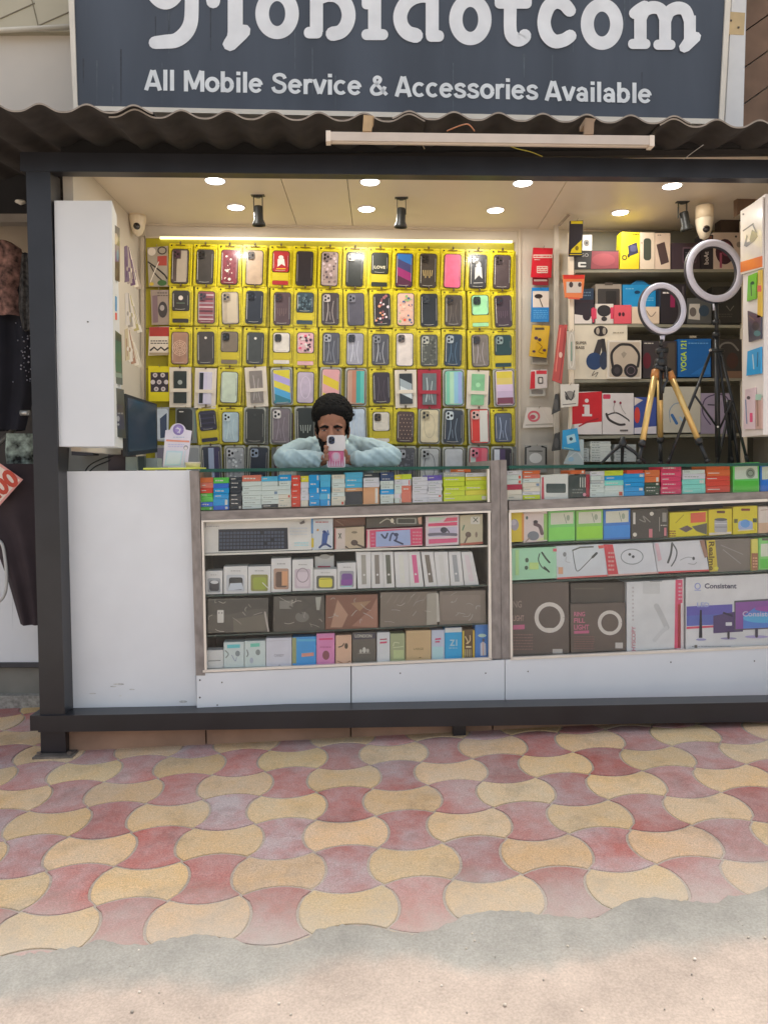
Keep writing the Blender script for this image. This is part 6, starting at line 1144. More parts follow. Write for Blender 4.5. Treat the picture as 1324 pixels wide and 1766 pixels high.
I2('speaker_box', 'yellow box picturing a silver cylinder speaker', [(1221, 924), (1261, 921), (1261, 877), (1221, 879)], '#c6b42a', [('p', [(1222, 923), (1260, 921), (1260, 917), (1222, 919)], '#c0b8b0'), ('rr', 1231, 896, 1253, 918, 3, '#97979c'), ('e', 1242, 896, 11, 2.5, '#55565a'), ('l', [(1232, 903), (1252, 903)], 1.2, '#d0d0d2'), ('l', [(1232, 909), (1252, 909)], 1.2, '#6c6c72'), ('rr', 1235, 881, 1249, 885, 1, '#5f3f2c')], grp=g1)
I2('speaker_box', 'yellow box picturing a blue glowing round speaker', [(1263, 922), (1305, 919), (1305, 872), (1263, 874)], '#c4b62c', [('rr', 1272, 898, 1297, 914, 5, '#8fa0c4'), ('e', 1284, 903, 8, 7, '#5a8ac0'), ('r', 1265, 895, 1271, 902, '#5c5c38'), ('r', 1297, 894, 1304, 901, '#3f4a38'), ('rr', 1277, 877, 1292, 881, 1, '#7a3c2c'), ('l', [(1272, 915), (1298, 913)], 2, '#cfc6a8')], grp=g1)
I2('adapter_box', 'white over peach box at the right edge of the first tier', [(1307, 920), (1352, 917), (1352, 872), (1307, 874)], '#c2b8b0', [('p', [(1307, 920), (1352, 917), (1352, 900), (1307, 902)], '#b89a80'), ('l', [(1311, 880), (1322, 879)], 1.4, '#a08a80')], grp=g1)
g2 = 'boxes on the second tier of the right showcase'
I2('neckband_box', 'mint green box picturing a black neckband', [(882, 1001), (959, 997), (959, 943), (882, 946)], '#92bc9e', [('c', [(930, 955), (928, 966), (934, 978), (945, 985)], 1.8, '#3a4c40'), ('c', [(934, 953), (940, 962), (947, 970)], 3, '#34463a'), ('l', [(938, 978), (946, 986)], 3, '#34463a'), ('e', 908, 966, 3, 4, '#3c5042'), ('e', 907, 979, 3, 3.5, '#3c5042'), ('r', 912, 970, 928, 982, '#a8c07a'), ('r', 888, 948, 894, 992, '#a6cc8c'), ('r', 953, 946, 959, 951, '#c05a64')], grp=g2)
I2('neckband_box', 'white and red box picturing a triangular black neckband', [(960, 999), (1047, 994), (1040, 938), (958, 942)], '#bfc4c8', [('c', [(987, 950), (990, 970), (995, 985), (1010, 972), (1026, 955)], 1.4, '#55595a'), ('l', [(987, 949), (1000, 944), (1022, 943)], 2.4, '#5c5e58'), ('l', [(1021, 961), (1028, 954)], 4, '#3f4446'), ('e', 973, 956, 3, 4, '#7d7f80'), ('c', [(976, 960), (975, 968), (982, 970)], 1, '#9a9c9e'), ('r', 962, 978, 970, 990, '#c89a7c'), ('p', [(960, 999), (1047, 994), (1046, 991), (960, 996)], '#b85c58'), ('p', [(1030, 941), (1040, 940), (1040, 945), (1032, 946)], '#c05a54')], grp=g2)
I2('neckband_box', 'box with a broad red spine and a looped neckband', [(1048, 993), (1133, 989), (1124, 936), (1040, 939)], '#c2c4c8', [('p', [(1048, 993), (1066, 992), (1056, 939), (1040, 939)], '#b8444c'), ('o', 1089, 960, 19, 13, 1.6, '#7e8486'), ('e', 1085, 956, 2.4, 2.4, '#4a4c50'), ('e', 1091, 960, 2.4, 2.4, '#4a4c50'), ('q', 1048, 950, 1058, 986, 5, '#e0a8a4'), ('p', [(1048, 994), (1133, 989), (1133, 986), (1048, 991)], '#b89a94')], grp=g2)
I2('neckband_box', 'wide white box picturing a black neckband and an earbud loop', [(1134, 989), (1222, 985), (1213, 931), (1126, 936)], '#c4c4c8', [('c', [(1158, 938), (1156, 955), (1151, 970)], 3.6, '#4c4e50'), ('c', [(1158, 936), (1166, 950), (1164, 964), (1157, 976)], 2.4, '#5c5f62'), ('c', [(1172, 966), (1184, 961), (1194, 962)], 1.2, '#8c8e90'), ('e', 1195, 963, 2.2, 3, '#4c4e50'), ('c', [(1186, 972), (1196, 973), (1200, 970)], 1.2, '#8c8e90'), ('p', [(1134, 989), (1222, 985), (1221, 982), (1134, 986)], '#b04a4c'), ('p', [(1205, 932), (1213, 931), (1220, 960), (1214, 962)], '#8a6a5c'), ('p', [(1128, 937), (1134, 937), (1140, 965), (1134, 968)], '#cfb0b8')], grp=g2)
I2('cable_box', 'dark box with a yellow spine lettered sideways', [(1223, 987), (1303, 983), (1300, 928), (1216, 931)], '#6f6862', [('p', [(1223, 986), (1237, 985), (1232, 931), (1217, 932)], '#b5a23a'), ('w', 1221, 934, 1231, 984, 'Realme', .03, '#5a4a1c'), ('l', [(1242, 940), (1280, 956)], 1.2, '#8a8480'), ('l', [(1246, 948), (1276, 972)], 1.2, '#8d8784'), ('e', 1234, 980, 4, 3, '#c8c04a')], grp=g2)
I2('cable_box', 'yellow and brown slim box near the right edge', [(1295, 984), (1306, 983), (1306, 929), (1295, 930)], '#c4bc5c', [('r', 1295, 954, 1306, 983, '#8a5c44'), ('q', 1297, 960, 1305, 980, 4, '#c8a080')], off=-.022, grp=g2)
I2('earphone_box', 'green window box at the right edge of the second tier', [(1307, 983), (1350, 981), (1350, 926), (1307, 928)], '#74b466', [('p', [(1311, 960), (1346, 958), (1346, 936), (1311, 938)], '#c0c4b4'), ('r', 1310, 964, 1348, 980, '#58b048'), ('r', 1313, 928, 1324, 932, '#55584c')], grp=g2)
g3 = 'large boxes on the floor of the right showcase'
I2('ring_light_box', 'large dark ring light box with the wider white ring', [(883, 1131), (981, 1126), (980, 1004), (882, 1006)], '#5c524c', [('o', 947, 1065, 22.5, 23, 7, '#cbc4bc'), ('p', [(940, 1083), (954, 1083), (950, 1091), (944, 1091)], '#c4bdb4'), ('t', 884, 1060, 903, 1072, 'LIGHT', .02, '#8a6a64'), ('t', 884, 1036, 899, 1048, 'NG', .02, '#80746c'), ('p', [(884, 1086), (904, 1085), (904, 1077), (884, 1078)], '#a85c78'), ('r', 952, 1119, 969, 1127, '#a8a29c'), ('q', 884, 1092, 918, 1122, 6, '#77605c'), ('p', [(882, 1006), (980, 1004), (980, 1030), (882, 1034)], '#54504a')][:2]+[('p', [(940, 1083), (954, 1083), (950, 1091), (944, 1091)], '#c4bdb4'), ('t', 884, 1061, 903, 1071, 'LIGHT', .02, '#8f7a72'), ('t', 884, 1036, 899, 1048, 'NG', .02, '#80746c'), ('p', [(884, 1086), (904, 1085), (904, 1077), (884, 1078)], '#a85c78'), ('r', 952, 1119, 969, 1127, '#a8a29c'), ('q', 884, 1092, 918, 1122, 6, '#77605c')], .2, grp=g3)
I2('ring_light_box', 'smaller dark ring light box with pink lettering', [(984, 1126), (1078, 1121), (1077, 1039), (983, 1042)], '#5f544d', [('o', 1051, 1074, 18, 18.5, 6, '#cbc4bc'), ('p', [(1045, 1089), (1057, 1089), (1054, 1095), (1048, 1095)], '#c4bdb4'), ('t', 989, 1055, 1008, 1063, 'RING', .03, '#b0687c'), ('t', 989, 1066, 1008, 1074, 'FILL', .03, '#b0687c'), ('t', 989, 1077, 1015, 1086, 'LIGHT', .03, '#b0687c'), ('p', [(989, 1093), (1015, 1092), (1015, 1087), (989, 1088)], '#b0607c'), ('r', 1060, 1108, 1073, 1118, '#b3ada6'), ('q', 989, 1096, 1024, 1120, 6, '#7a5c58')], .2, grp=g3)
I2('carton', 'dark box lying on top of the smaller ring light box', [(984, 1041), (1077, 1038), (1076, 1004), (983, 1006)], '#4e4842', [('q', 990, 1012, 1040, 1018, 1, '#5f5850')], .18, off=-.05, grp=g3)
I2('stand_box', 'tall white box picturing a folded grey stand with a pink spine', [(1080, 1123), (1166, 1118), (1166, 1000), (1080, 1004)], '#c3c3c3', [('p', [(1162, 1118), (1173, 1118), (1173, 1000), (1164, 1000)], '#c4506a'), ('c', [(1131, 1045), (1140, 1062), (1149, 1082)], 9, '#a9a9a9'), ('c', [(1148, 1083), (1137, 1093), (1128, 1104)], 7, '#b4b4b4'), ('rr', 1108, 1002, 1137, 1024, 2, '#b1b1b0'), ('l', [(1120, 1003), (1140, 1002)], 1.2, '#6a6866'), ('v', 1088, 1080, 1095, 1122, 'HYSCOPY', .02, '#b07a84'), ('q', 1089, 1010, 1092, 1072, 9, '#a8a4a4')], .12, grp=g3)
I2('stand_box', 'pink spined box edge standing beside the tall white box', [(1166.5, 1120), (1178, 1119), (1178, 998), (1167, 999)], '#c9c0c0', [('r', 1168, 1042, 1173, 1117, '#c0503c'), ('r', 1167, 1000, 1176, 1040, '#c04a68'), ('q', 1169, 1004, 1175, 1036, 5, '#e0b0b8')], .12, grp=g3)
I2('monitor_box', 'very large white monitor box picturing three screens', [(1182, 1119), (1420, 1107), (1420, 985), (1182, 996)], '#c3c2c2', [
    ('p', [(1183, 1080), (1262, 1076), (1262, 1042), (1183, 1046)], '#5460a0'), ('p', [(1183, 1062), (1262, 1058), (1262, 1042), (1183, 1046)], '#59549c'), ('p', [(1183, 1085), (1262, 1080), (1262, 1077), (1183, 1081)], '#b84860'),
    ('o', 1202, 1011, 4.5, 5, 1.6, '#7f86b4'), ('l', [(1197, 1018), (1207, 1018)], 1.2, '#7f86b4'), ('t', 1214, 1006, 1269, 1015, 'Consistent', .03, '#4e4c5c'), ('t', 1201, 1039, 1222, 1047, 'LED', .02, '#8f97bc'),
    ('p', [(1204, 1100), (1210, 1100), (1209, 1052), (1206, 1052)], '#25242e'), ('e', 1208, 1103, 9, 2, '#8e8cae'), ('p', [(1229, 1092), (1280, 1089), (1280, 1052), (1229, 1062)], '#4a3a62'), ('p', [(1245, 1058), (1262, 1064), (1262, 1060), (1246, 1055)], '#2f2840'), ('rr', 1250, 1073, 1261, 1079, 1, '#c8c8cc'), ('e', 1255, 1101, 14, 2, '#8c86a4'), ('l', [(1255, 1090), (1255, 1100)], 4, '#34303c'),
    ('p', [(1265, 1087), (1370, 1082), (1370, 1030), (1265, 1036)], '#4c4a54'), ('p', [(1267, 1085), (1368, 1080), (1368, 1033), (1267, 1039)], '#7a4a8c'), ('p', [(1280, 1084), (1368, 1080), (1368, 1052), (1300, 1048), (1280, 1062)], '#4a72b4'), ('e', 1314, 1066, 34, 8, '#4f9ac0'), ('e', 1330, 1050, 30, 5, '#8a4a90'), ('t', 1279, 1054, 1340, 1063, 'Consistent', .02, '#c4bcd4'), ('e', 1303, 1098, 20, 2.5, '#9a90b4'), ('l', [(1303, 1086), (1303, 1097)], 5, '#3a3644'),
    ('q', 1192, 1113, 1260, 1116, 1, '#8c8a8e'), ('rr', 1196, 1112, 1201, 1117, 1, '#66645c')], .2, grp=g3)

# ================================================================== things standing on the counter
ZG = .0
m_blkp = M('#232425', 'C', .35, var=.1)
zt_top = zt1+.0006
def PCY(px, inn): return (pcb(px, inn))
def ring_light(name, label, px, py, Y, rx, ry, yawdir, group):
    c = atY(px, py, Y); s_ = Y/FPX; R_ = ry*s_; yaw = yawdir; t = empty(name, c, label, 'ring light', group)
    mb = MB(); rt = R_*.112; prof = []
    N_ = 64; n_ = 12; vs = []
    for k in range(N_):
        a = 2*math.pi*k/N_
        for q in range(n_):
            b = 2*math.pi*q/n_; rr_ = R_-rt+rt*math.cos(b); vs.append((rr_*math.cos(a), -max(.010*math.sin(b), -.004), rr_*math.sin(a)))
    fs = [(k*n_+q, k*n_+(q+1) % n_, ((k+1) % N_)*n_+(q+1) % n_, ((k+1) % N_)*n_+q) for k in range(N_) for q in range(n_)]
    mb.add(vs, fs, M('#f2f0ff', 'N', .3, var=.01), True); o = mb.build('diffuser_ring', t); o.rotation_euler = (math.radians(-4), 0, yaw)
    vs = []
    for k in range(N_):
        a = 2*math.pi*k/N_
        for x, y in ((R_+.002, .0), (R_+.002, .014), (R_-2*rt-.002, .014), (R_-2*rt-.002, .0)): vs.append((x*math.cos(a), y+.002, x*math.sin(a)))
    mb = MB(); mb.add(vs, [(k*4+q, ((k+1) % N_)*4+q, ((k+1) % N_)*4+(q+1) % 4, k*4+(q+1) % 4) for k in range(N_) for q in range(4)], M('#3a3a40', 'C', .4)); o = mb.build('housing', t); o.rotation_euler = (math.radians(-4), 0, yaw)
    return t, c, R_
t, c1, R1 = ring_light('ring_light', 'smaller white ring light on the gold legged tripod', 1143, 532, 3.42, 36, 44.5, math.radians(14), 'ring lights above the counter')
mb = MB(); mb.tube([(0, .008, -R1-.002), (0, .01, -R1-.028)], [.012, .007], M('#c4c2d0', 'C', .4), 12); mb.build('mount_neck', t)
t2, c2, R2 = ring_light('ring_light', 'larger white ring light on the tall black stand', 1232, 467, 3.50, 43, 54, math.radians(11), 'ring lights above the counter')
mb = MB(); mb.tube([(0.005, .01, -R2), (.006, .012, -R2-.03)], [.010, .008], M('#b9b8c4', 'C', .4), 12); mb.build('mount_neck', t2)
def at_(px, py, Y): return atY(px, py, Y)
# gold tripod
Yg = 3.42; base = atY(1140, 790, Yg); t = empty('tripod', Vector((base.x, base.y, zt_top)), 'gold legged camera tripod with a black head on the glass counter', 'tripod')
def W(mb, name, par, label=None): return part(mb, name, par, label)
mb = MB(); mb.tube([at_(1140, 586, Yg), at_(1139, 598, Yg)], .009, m_blkp, 12); mb.tube([at_(1131, 606, Yg), at_(1150, 604, Yg)], .014, m_blkp, 12); mb.tube([at_(1139, 600, Yg), at_(1139, 628, Yg)], .013, m_blkp, 12)
mb.lathe([(.0001, .01), (.02, .01), (.026, 0), (.026, -.02), (.016, -.03), (.0001, -.03)], at_(1138, 622, Yg), m_blkp, 16); mb.tube([at_(1128, 632, Yg-.02), at_(1154, 640, Yg+.0)], .013, m_blkp, 10)
mb.tube([at_(1148, 632, Yg-.03), at_(1150, 655, Yg-.04), at_(1143, 668, Yg-.05), at_(1142, 678, Yg-.05)], .006, m_blkp, 8); W(mb, 'pan_head', t)
m_gold = M('#d9b876', 'C', .3, metal=.45, var=.06); m_gold2 = M('#d0b684', 'C', .2, metal=.7, var=.08)
mb = MB(); mb.tube([at_(1139, 628, Yg), at_(1139, 690, Yg)], .008, m_blkp, 10); W(mb, 'centre_column', t)
for (x0, y0, Y0), (x1, y1, Y1), (x2, y2) in (((1129, 643, Yg-.02), (1107, 762, Yg-.11), (1098, 800)), ((1137, 645, Yg+.02), (1138, 755, Yg+.10), (1138, 776)), ((1155, 646, Yg-.02), (1203, 758, Yg-.08), (1221, 800))):
    a, b = at_(x0, y0, Y0), at_(x1, y1, Y1); d = (b-a).normalized(); e = a+d*((zt_top+.004-a.z)/d.z); mb = MB(); mb.tube([a, b], [.0135, .0125], m_gold, 14); lg = W(mb, 'leg', t)
    mb = MB(); mb.tube([a-d*.012, a+d*.022], .0165, M('#a8703c', 'C', .35), 14); mb.build('hinge', lg, Matrix.Identity(4))
    mb = MB(); mb.tube([b-d*.004, b+d*.02], .0155, m_blkp, 12); mb.tube([b+d*.02, e-d*.012], .009, m_blkp, 10); mb.tube([e-d*.014, e], [.012, .013], m_blkp, 10); mb.build('foot', lg, Matrix.Identity(4))
# tall black stand
Yb = 3.50; base = atY(1238, 790, Yb); t = empty('light_stand', Vector((base.x, base.y, zt_top)), 'tall black three legged stand carrying the larger ring light', 'tripod')
pole = [at_(1234.5, 520, Yb), at_(1237, 790, Yb)]; d = (pole[1]-pole[0]).normalized(); endp = pole[0]+d*((zt_top+.03-pole[0].z)/d.z)
mb = MB(); mb.tube([pole[0], pole[0]+d*.16], .0085, m_blkp, 12); mb.tube([pole[0]+d*.16, endp], .0115, m_blkp, 12); W(mb, 'pole', t)
mb = MB()
for y in (552, 573):
    mb.tube([at_(1234, y, Yb), at_(1234.5, y+8, Yb)], .016, m_blkp, 12); W(mb, 'collar', t); mb = MB()
mb.tube([at_(1223, 604, Yb-.01), at_(1246, 605, Yb-.01)], .009, m_blkp, 8); mb.lathe([(.0001, .006), (.005, .005), (.006, 0)], at_(1224, 604, Yb-.022), M('#c9c6c0', 'C', .3), 8, 'y'); W(mb, 'collar', t)
for a_, b_, Y1 in (((1225, 607), (1151, 792), Yb-.10), ((1242, 607), (1288, 787), Yb-.06), ((1237, 600), (1262, 792), Yb+.06)):
    a = at_(a_[0], a_[1], Yb-.012); b = at_(b_[0], b_[1], Y1); b.z = zt_top+.006; mb = MB(); mb.tube([a, b], .0068, m_blkp, 8); lg = W(mb, 'leg', t)
    dd = (b-a).normalized(); mb = MB(); mb.tube([b-dd*.03, b], .0085, M('#1b1b1c', 'C', .6), 8); mb.build('rubber_foot', lg, Matrix.Identity(4))
mb = MB()
for a_, b_ in (((1196, 680), (1238, 740)), ((1262, 690), (1239, 742))): mb.tube([at_(*a_, Yb-.05), at_(*b_, Yb)], .0045, m_blkp, 6)
W(mb, 'brace', t)
# folded black tripod standing just behind the stand
Yk = 3.60; base = atY(1262, 792, Yk); t = empty('tripod', Vector((base.x, base.y, zt_top)), 'small black folded tripod standing between the light stand and right cabinet', 'tripod')
mb = MB(); mb.tube([at_(1258, 690, Yk), at_(1260, 760, Yk)], .012, m_blkp, 10); mb.tube([at_(1254, 690, Yk), at_(1254, 712, Yk)], .016, m_blkp, 10); mb.lathe([(.0001, .004), (.004, .003), (.005, 0)], at_(1237, 736, Yb-.02), M('#d0cec8', 'C', .3), 8, 'y'); W(mb, 'centre_column', t)
for (x0, y0), (x1, y1), Y1 in (((1256, 712), (1236, 792), Yk-.06), ((1262, 714), (1272, 792), Yk-.04), ((1259, 712), (1256, 792), Yk+.05)):
    a = at_(x0, y0, Yk); b = at_(x1, y1, Y1); b.z = zt_top+.004; mb = MB(); mb.tube([a, b], .007, m_blkp, 8); W(mb, 'leg', t)
# mini tripod left of the gold one
Ym = 3.45; base = atY(1073, 792, Ym); t = empty('mini_tripod', Vector((base.x, base.y, zt_top)), 'low black mini tripod with splayed legs, left of the gold tripod', 'tripod')
mb = MB(); mb.lathe([(.0001, .03), (.011, .03), (.012, .012), (.017, .006), (.017, -.012), (.010, -.018), (.0001, -.018)], at_(1073, 765, Ym), m_blkp, 16); W(mb, 'head', t)
for x1, Y1, mid in ((1036, Ym-.05, 0), (1072, Ym+.08, 0), (1113, Ym-.05, 0)):
    a = at_(1073, 766, Ym); b = at_(x1, 792, Y1); b.z = zt_top+.006; m_ = (a+b)/2+Vector((0, 0, .008)); mb = MB(); mb.tube([a, m_, b], [.009, .0075, .006], m_blkp, 8); W(mb, 'leg', t)
# ------------------------------------------------------------------ behind the white block
m_mon = M('#262b30', 'C', .3, var=.12)
Ymn = 3.46
mon = [atY(219, 800, 3.40), atY(271, 800, 3.56)]
t = empty('monitor', Vector((mon[0].x, mon[0].y, 1.12)), 'dark flat monitor turned sideways behind the left counter block', 'monitor')
a0, a1, b1, b0 = atY(219, 787, 3.38), atY(272, 780, 3.60), atY(271, 697, 3.60), atY(217, 679, 3.38)
dn = (a1-a0).cross(b0-a0).normalized(); dn = dn if dn.y > 0 else -dn
mb = MB(); mb.hexa([a0, a1, b1, b0], [p+dn*.02 for p in (a0, a1, b1, b0)], m_mon); W(mb, 'casing', t)
mb = MB(); q = [(a0*(1-u)+a1*u)*(1-v)+(b0*(1-u)+b1*u)*v for u, v in ((.05, .07), (.95, .07), (.95, .95), (.05, .95))]; mb.hexa([p-dn*.0015 for p in q], [p+dn*.001 for p in q], M('#2c3a48', 'C', .12, coat=1, var=.2, scale=3)); W(mb, 'screen', t)
mb = MB(); c = atY(244, 790, 3.5); mb.box(c.x-.015, c.x+.015, c.y, c.y+.02, 1.075, 1.19, M('#2a3433', 'C', .3)); W(mb, 'stand_neck', t)
mb = MB(); mb.box(c.x-.09, c.x+.09, c.y-.07, c.y+.08, 1.066, 1.076, m_mon); W(mb, 'stand_foot', t)
# shelf behind the block, box and leads
mb = MB(); a = atY(112, 806, 3.56); b = atY(268, 806, 3.56); mb.box(a.x-.1, b.x+.12, 3.545, 3.86, 1.05, 1.064, m_wht)
t = mb.build('work_shelf', None); t.matrix_world = Matrix.Identity(4); tag(t, 'pale work shelf behind the left counter block under the monitor', 'shelf')
Yq = 3.66
def boxy(name, lab, q, Y, dep, col, cat, z='C'):
    P = Pl(0, Y, (1, .03)); return item(name, lab, cat, P, q, dep, col, (), None, 0, z)
boxy('router', 'flat dark box sitting under the wall cabinet', (124, 772, 161, 785), 3.60, .08, '#2a2930', 'router')
boxy('wall_plate', 'grey metal panel under the left wall cabinet', [(118, 812), (196, 812), (196, 772), (120, 772)], 3.72, .01, '#7a7a74', 'panel')
boxy('printer', 'dark brown and black small printer left of the monitor', (187, 776, 222, 812), 3.60, .12, '#3b3032', 'printer')
boxy('calculator_box', 'pale grey green box standing under the monitor', (217, 788, 237, 811), 3.56, .06, '#8f9890', 'box')
boxy('carton', 'grey green carton right of the monitor stand', (246, 790, 272, 806), 3.62, .08, '#8a938e', 'box')
cable('power_lead', 'upper black lead looping from the monitor over the work shelf', [P_(196, 786, 3.56), P_(180, 790, 3.55), P_(160, 799, 3.53), P_(150, 808, 3.5), P_(147, 818, 3.5)], .0032, '#222222', grp=None)
cable('power_lead', 'lower black lead looping under the other one over the work shelf', [P_(200, 788, 3.57), P_(185, 796, 3.56), P_(166, 804, 3.54), P_(154, 814, 3.51)], .0032, '#1f1f20')
# payment stand with a purple badge
PY = Pl(atY(283, 806, 3.2).x, 3.2, (1, .02)); u0, z0 = PY.uz(302, 806); 
t = empty('payment_stand', PY.mat(u0, z0), 'white payment notice stand with a round purple badge on top', 'sign stand')
L = lambda x, y: (lambda v: (v[0]-u0, v[1]-z0))(PY.uz(x, y))
outl = [(281, 805), (323, 806), (331, 743), (321, 741)]+[(307+14*math.cos(math.radians(a)), 744-14*math.sin(math.radians(a))) for a in range(10, 171, 20)]+[(292, 741), (285.5, 742)]
mb = MB(); mb.prism([L(*p) for p in outl], 0, .004, M('#d6d0dc', 'C', .35)); 
paint(mb, [('o', 308, 741, 7, 7, 5, '#7a6a9c'), ('e', 308, 741, 6, 6, '#8a7ab0'), ('l', [(304, 739), (312, 740)], 1.4, '#e0dce8'), ('c', [(306, 737), (311, 742), (307, 746)], 1.6, '#e0dce8'), ('l', [(310, 740), (310, 747)], 1.3, '#e0dce8'), ('q', 299, 753, 320, 755, 1, '#7d94a8'),
           ('p', [(287, 761), (327, 763), (327, 760), (287, 758)], '#d08a74'), ('q', 290, 765, 318, 772, 2, '#a9a4c0'), ('p', [(284, 803), (312, 803), (316, 778), (288, 777)], '#a9bcc8'), ('p', [(287, 800), (310, 800), (313, 781), (290, 780)], '#c8d2da'), ('e', 321, 772, 4, 4, '#8e8a92'), ('e', 321, 773, 2.6, 2.6, '#d0c8cc'), ('c', [(320, 778), (318, 790), (317, 802)], 2, '#b8c2cc')], L, 0, 'C', .35)
mb.build('notice_board', t)
mb = MB(); mb.box(-.055, .06, -.005, .05, -.004, .0, M('#d0ccd4', 'C', .4)); mb.box(-.03, .03, .004, .035, 0, .05, M('#c8c4cc', 'C', .4)); mb.build('foot', t)
zb_ = PK.uz(230, 812)[1]
o = atY(250, 809, 3.14); o2 = atY(346, 806, 3.14); zz = atY(300, 809, 3.14).z
mb = MB(); mb.box(0, o2.x-o.x, 0, .12, 0, .007, M('#c3c650', 'C', .5)); t = mb.build('flat_box', None, Matrix.Translation((o.x, 3.12, zz-.001))); tag(t, 'flat yellow green box lying under the payment stand', 'box')
mb = MB(); mb.lathe([(.0001, 0), (.028, 0), (.032, .02), (.033, .022), (.031, .023), (.026, .004), (.0001, .003)], (0, 0, 0), M('#b8aea8', 'C', .3, coat=.6), 24); p = atY(333, 803, 3.2)
t = mb.build('plastic_tray', None, Matrix.Translation((p.x, p.y, zz+.006))); tag(t, 'small round translucent plastic tray right of the payment stand', 'tray')

# ================================================================== neighbouring stall at the left edge
N_ = empty('clothes_stall', (-2.0, 3.3, gz(-2, 3.3)), 'neighbouring clothes stall with a dark awning and white base cabinet', 'stall')
PN = Pl(-2.2, 3.55, (1, .03)); PNB = Pl(-2.2, 3.95, (1, .03))
mb = MB(); slab(mb, PNB, [(-700, 1200), (160, 1200), (160, 270), (-700, 270)], .03, M('#3a3532', 'O', .7)); W(mb, 'back_wall', N_)
mb = MB(); slab(mb, PN, [(-700, 368), (90, 368), (90, 265), (-700, 265)], .03, M('#1c1b1d', 'O', .8)); W(mb, 'awning', N_)
mb = MB(); slab(mb, PN, [(-700, 383), (90, 383), (90, 368.5), (-700, 368.5)], .06, M('#7d766e', 'O', .5), .004); W(mb, 'rail', N_)
mb = MB(); slab(mb, PNB, [(-700, 560), (100, 560), (100, 384), (-700, 384)], .02, M('#a39684', 'O', .7), .03); W(mb, 'inner_panel', N_)
for a_, b_ in ((-300, 21), (22.5, 66)):
    mb = MB(); slab(mb, PN, [(a_, 1142), (b_+2, 1142), (b_, 925), (a_, 925)], .3, m_wht, .02); W(mb, 'base_cabinet', N_)
mb = MB(); slab(mb, PN, [(-300, 1151), (70, 1151), (70, 1143), (-300, 1143)], .3, M('#3a3a3e', 'O', .5), .03); W(mb, 'base_beam', N_)
mb = MB(); slab(mb, PN, [(-300, 1204), (74, 1202), (74, 1151.5), (-300, 1151.5)], .4, M('#76746c', 'O', .8, var=.12), .0); W(mb, 'plinth', N_)
mb = MB(); slab(mb, PN, [(-300, 1290), (76, 1290), (76, 1200), (-300, 1202)], .4, M('#8f8c84', 'O', .8, var=.4, scale=60), .04); W(mb, 'granite_step', N_)
def cloth(name, label, rows, Y, depth, folds, m, seed=0, extra=None, cat='clothes'):
    """hanging garment: rows of (y, x-left, x-right) in pixels, thick and folded"""
    P = Pl(-2.2, Y, (1, .03)); rg = random.Random(seed); c0 = P.w((rows[-1][1]+rows[-1][2])/2, rows[-1][0]); W_ = 18; R__ = []
    dense = []
    for (y0, a0_, b0_), (y1, a1_, b1_) in zip(rows, rows[1:]):
        for k in range(6): q = k/6; dense.append((y0+(y1-y0)*q, a0_+(a1_-a0_)*q, b0_+(b1_-b0_)*q))
    dense.append(rows[-1]); vs = []; ph = [rg.uniform(0, 6) for _ in range(4)]
    for side in (-1, 1):
        for i, (y, a, b) in enumerate(dense):
            for k in range(W_+1):
                u = k/W_; p = P.w(a+(b-a)*u, y); e = math.sqrt(max(0, 1-(2*u-1)**2))
                f = depth*e*(1+.0)*side+depth*.35*math.sin(folds*math.pi*2*u+ph[0]+.8*math.sin(i*.15+ph[1]))*e
                vs.append(p+P.n*f-c0)
    H_ = len(dense); S_ = W_+1; fs = []
    for s_ in (0, 1):
        o_ = s_*H_*S_
        for i in range(H_-1):
            for k in range(W_):
                q = (o_+i*S_+k, o_+(i+1)*S_+k, o_+(i+1)*S_+k+1, o_+i*S_+k+1); fs.append(q if s_ == 0 else q[::-1])
    mb = MB(); mb.add(vs, fs, m, True); o = mb.build(name, None, Matrix.Translation(c0)); return tag(o, label, cat, None)
m_pat = M('#77584f', 'O', .85, var=1.0, scale=34)
cloth('blouse', 'brown and pink patterned blouse hanging high in the neighbouring stall', [(418, -60, 20), (430, -70, 38), (470, -75, 42), (500, -70, 30), (520, -70, 36), (546, -70, 40)], 3.40, .05, 3, m_pat, 1)
cloth('dress', 'long navy black dress on display below the patterned blouse', [(440, 20, 54), (480, 10, 58), (545, -60, 62), (600, -60, 66), (680, -60, 60), (742, -60, 44)], 3.46, .07, 3, M('#15151f', 'O', .8, var=.3), 2)
mb = MB(); rg = random.Random(5); P = Pl(-2.2, 3.385, (1, .03)); c0 = P.w(45, 600)
for k in range(46):
    x, y = rg.gauss(45, 7), rg.uniform(545, 660); p = P.w(x, y); s_ = rg.uniform(.002, .005); mb.lathe([(.0001, -s_*.5), (s_, 0), (.0001, s_*.5)], p-c0, M('#8d8d98', 'O', .3), 5, 'y')
mb.build('sequins', bpy.data.objects['dress'], Matrix.Translation(c0))
cloth('scarf', 'black and silver beaded scarf hanging beside the blouse', [(440, 38, 56), (480, 34, 62), (530, 32, 62), (570, 40, 60)], 3.38, .02, 2, M('#3b3836', 'O', .6, var=1.2, scale=60), 3)
cloth('trousers', 'dark brown trousers hanging over the white base cabinet', [(800, -60, 64), (860, -60, 66), (930, -12, 70), (1000, 14, 74), (1076, 36, 76)], 3.36, .035, 2, M('#33292c', 'O', .85, var=.2), 4)
cloth('print_cloth', 'black and white printed cloth folded in the neighbouring stall', [(748, 12, 58), (780, 10, 60), (812, 14, 62)], 3.44, .03, 1, M('#7f8a80', 'O', .8, var=1.3, scale=24), 6)
PT2 = Pl(-2.2, 3.28, (1, .03)); 
def tg(q): return q
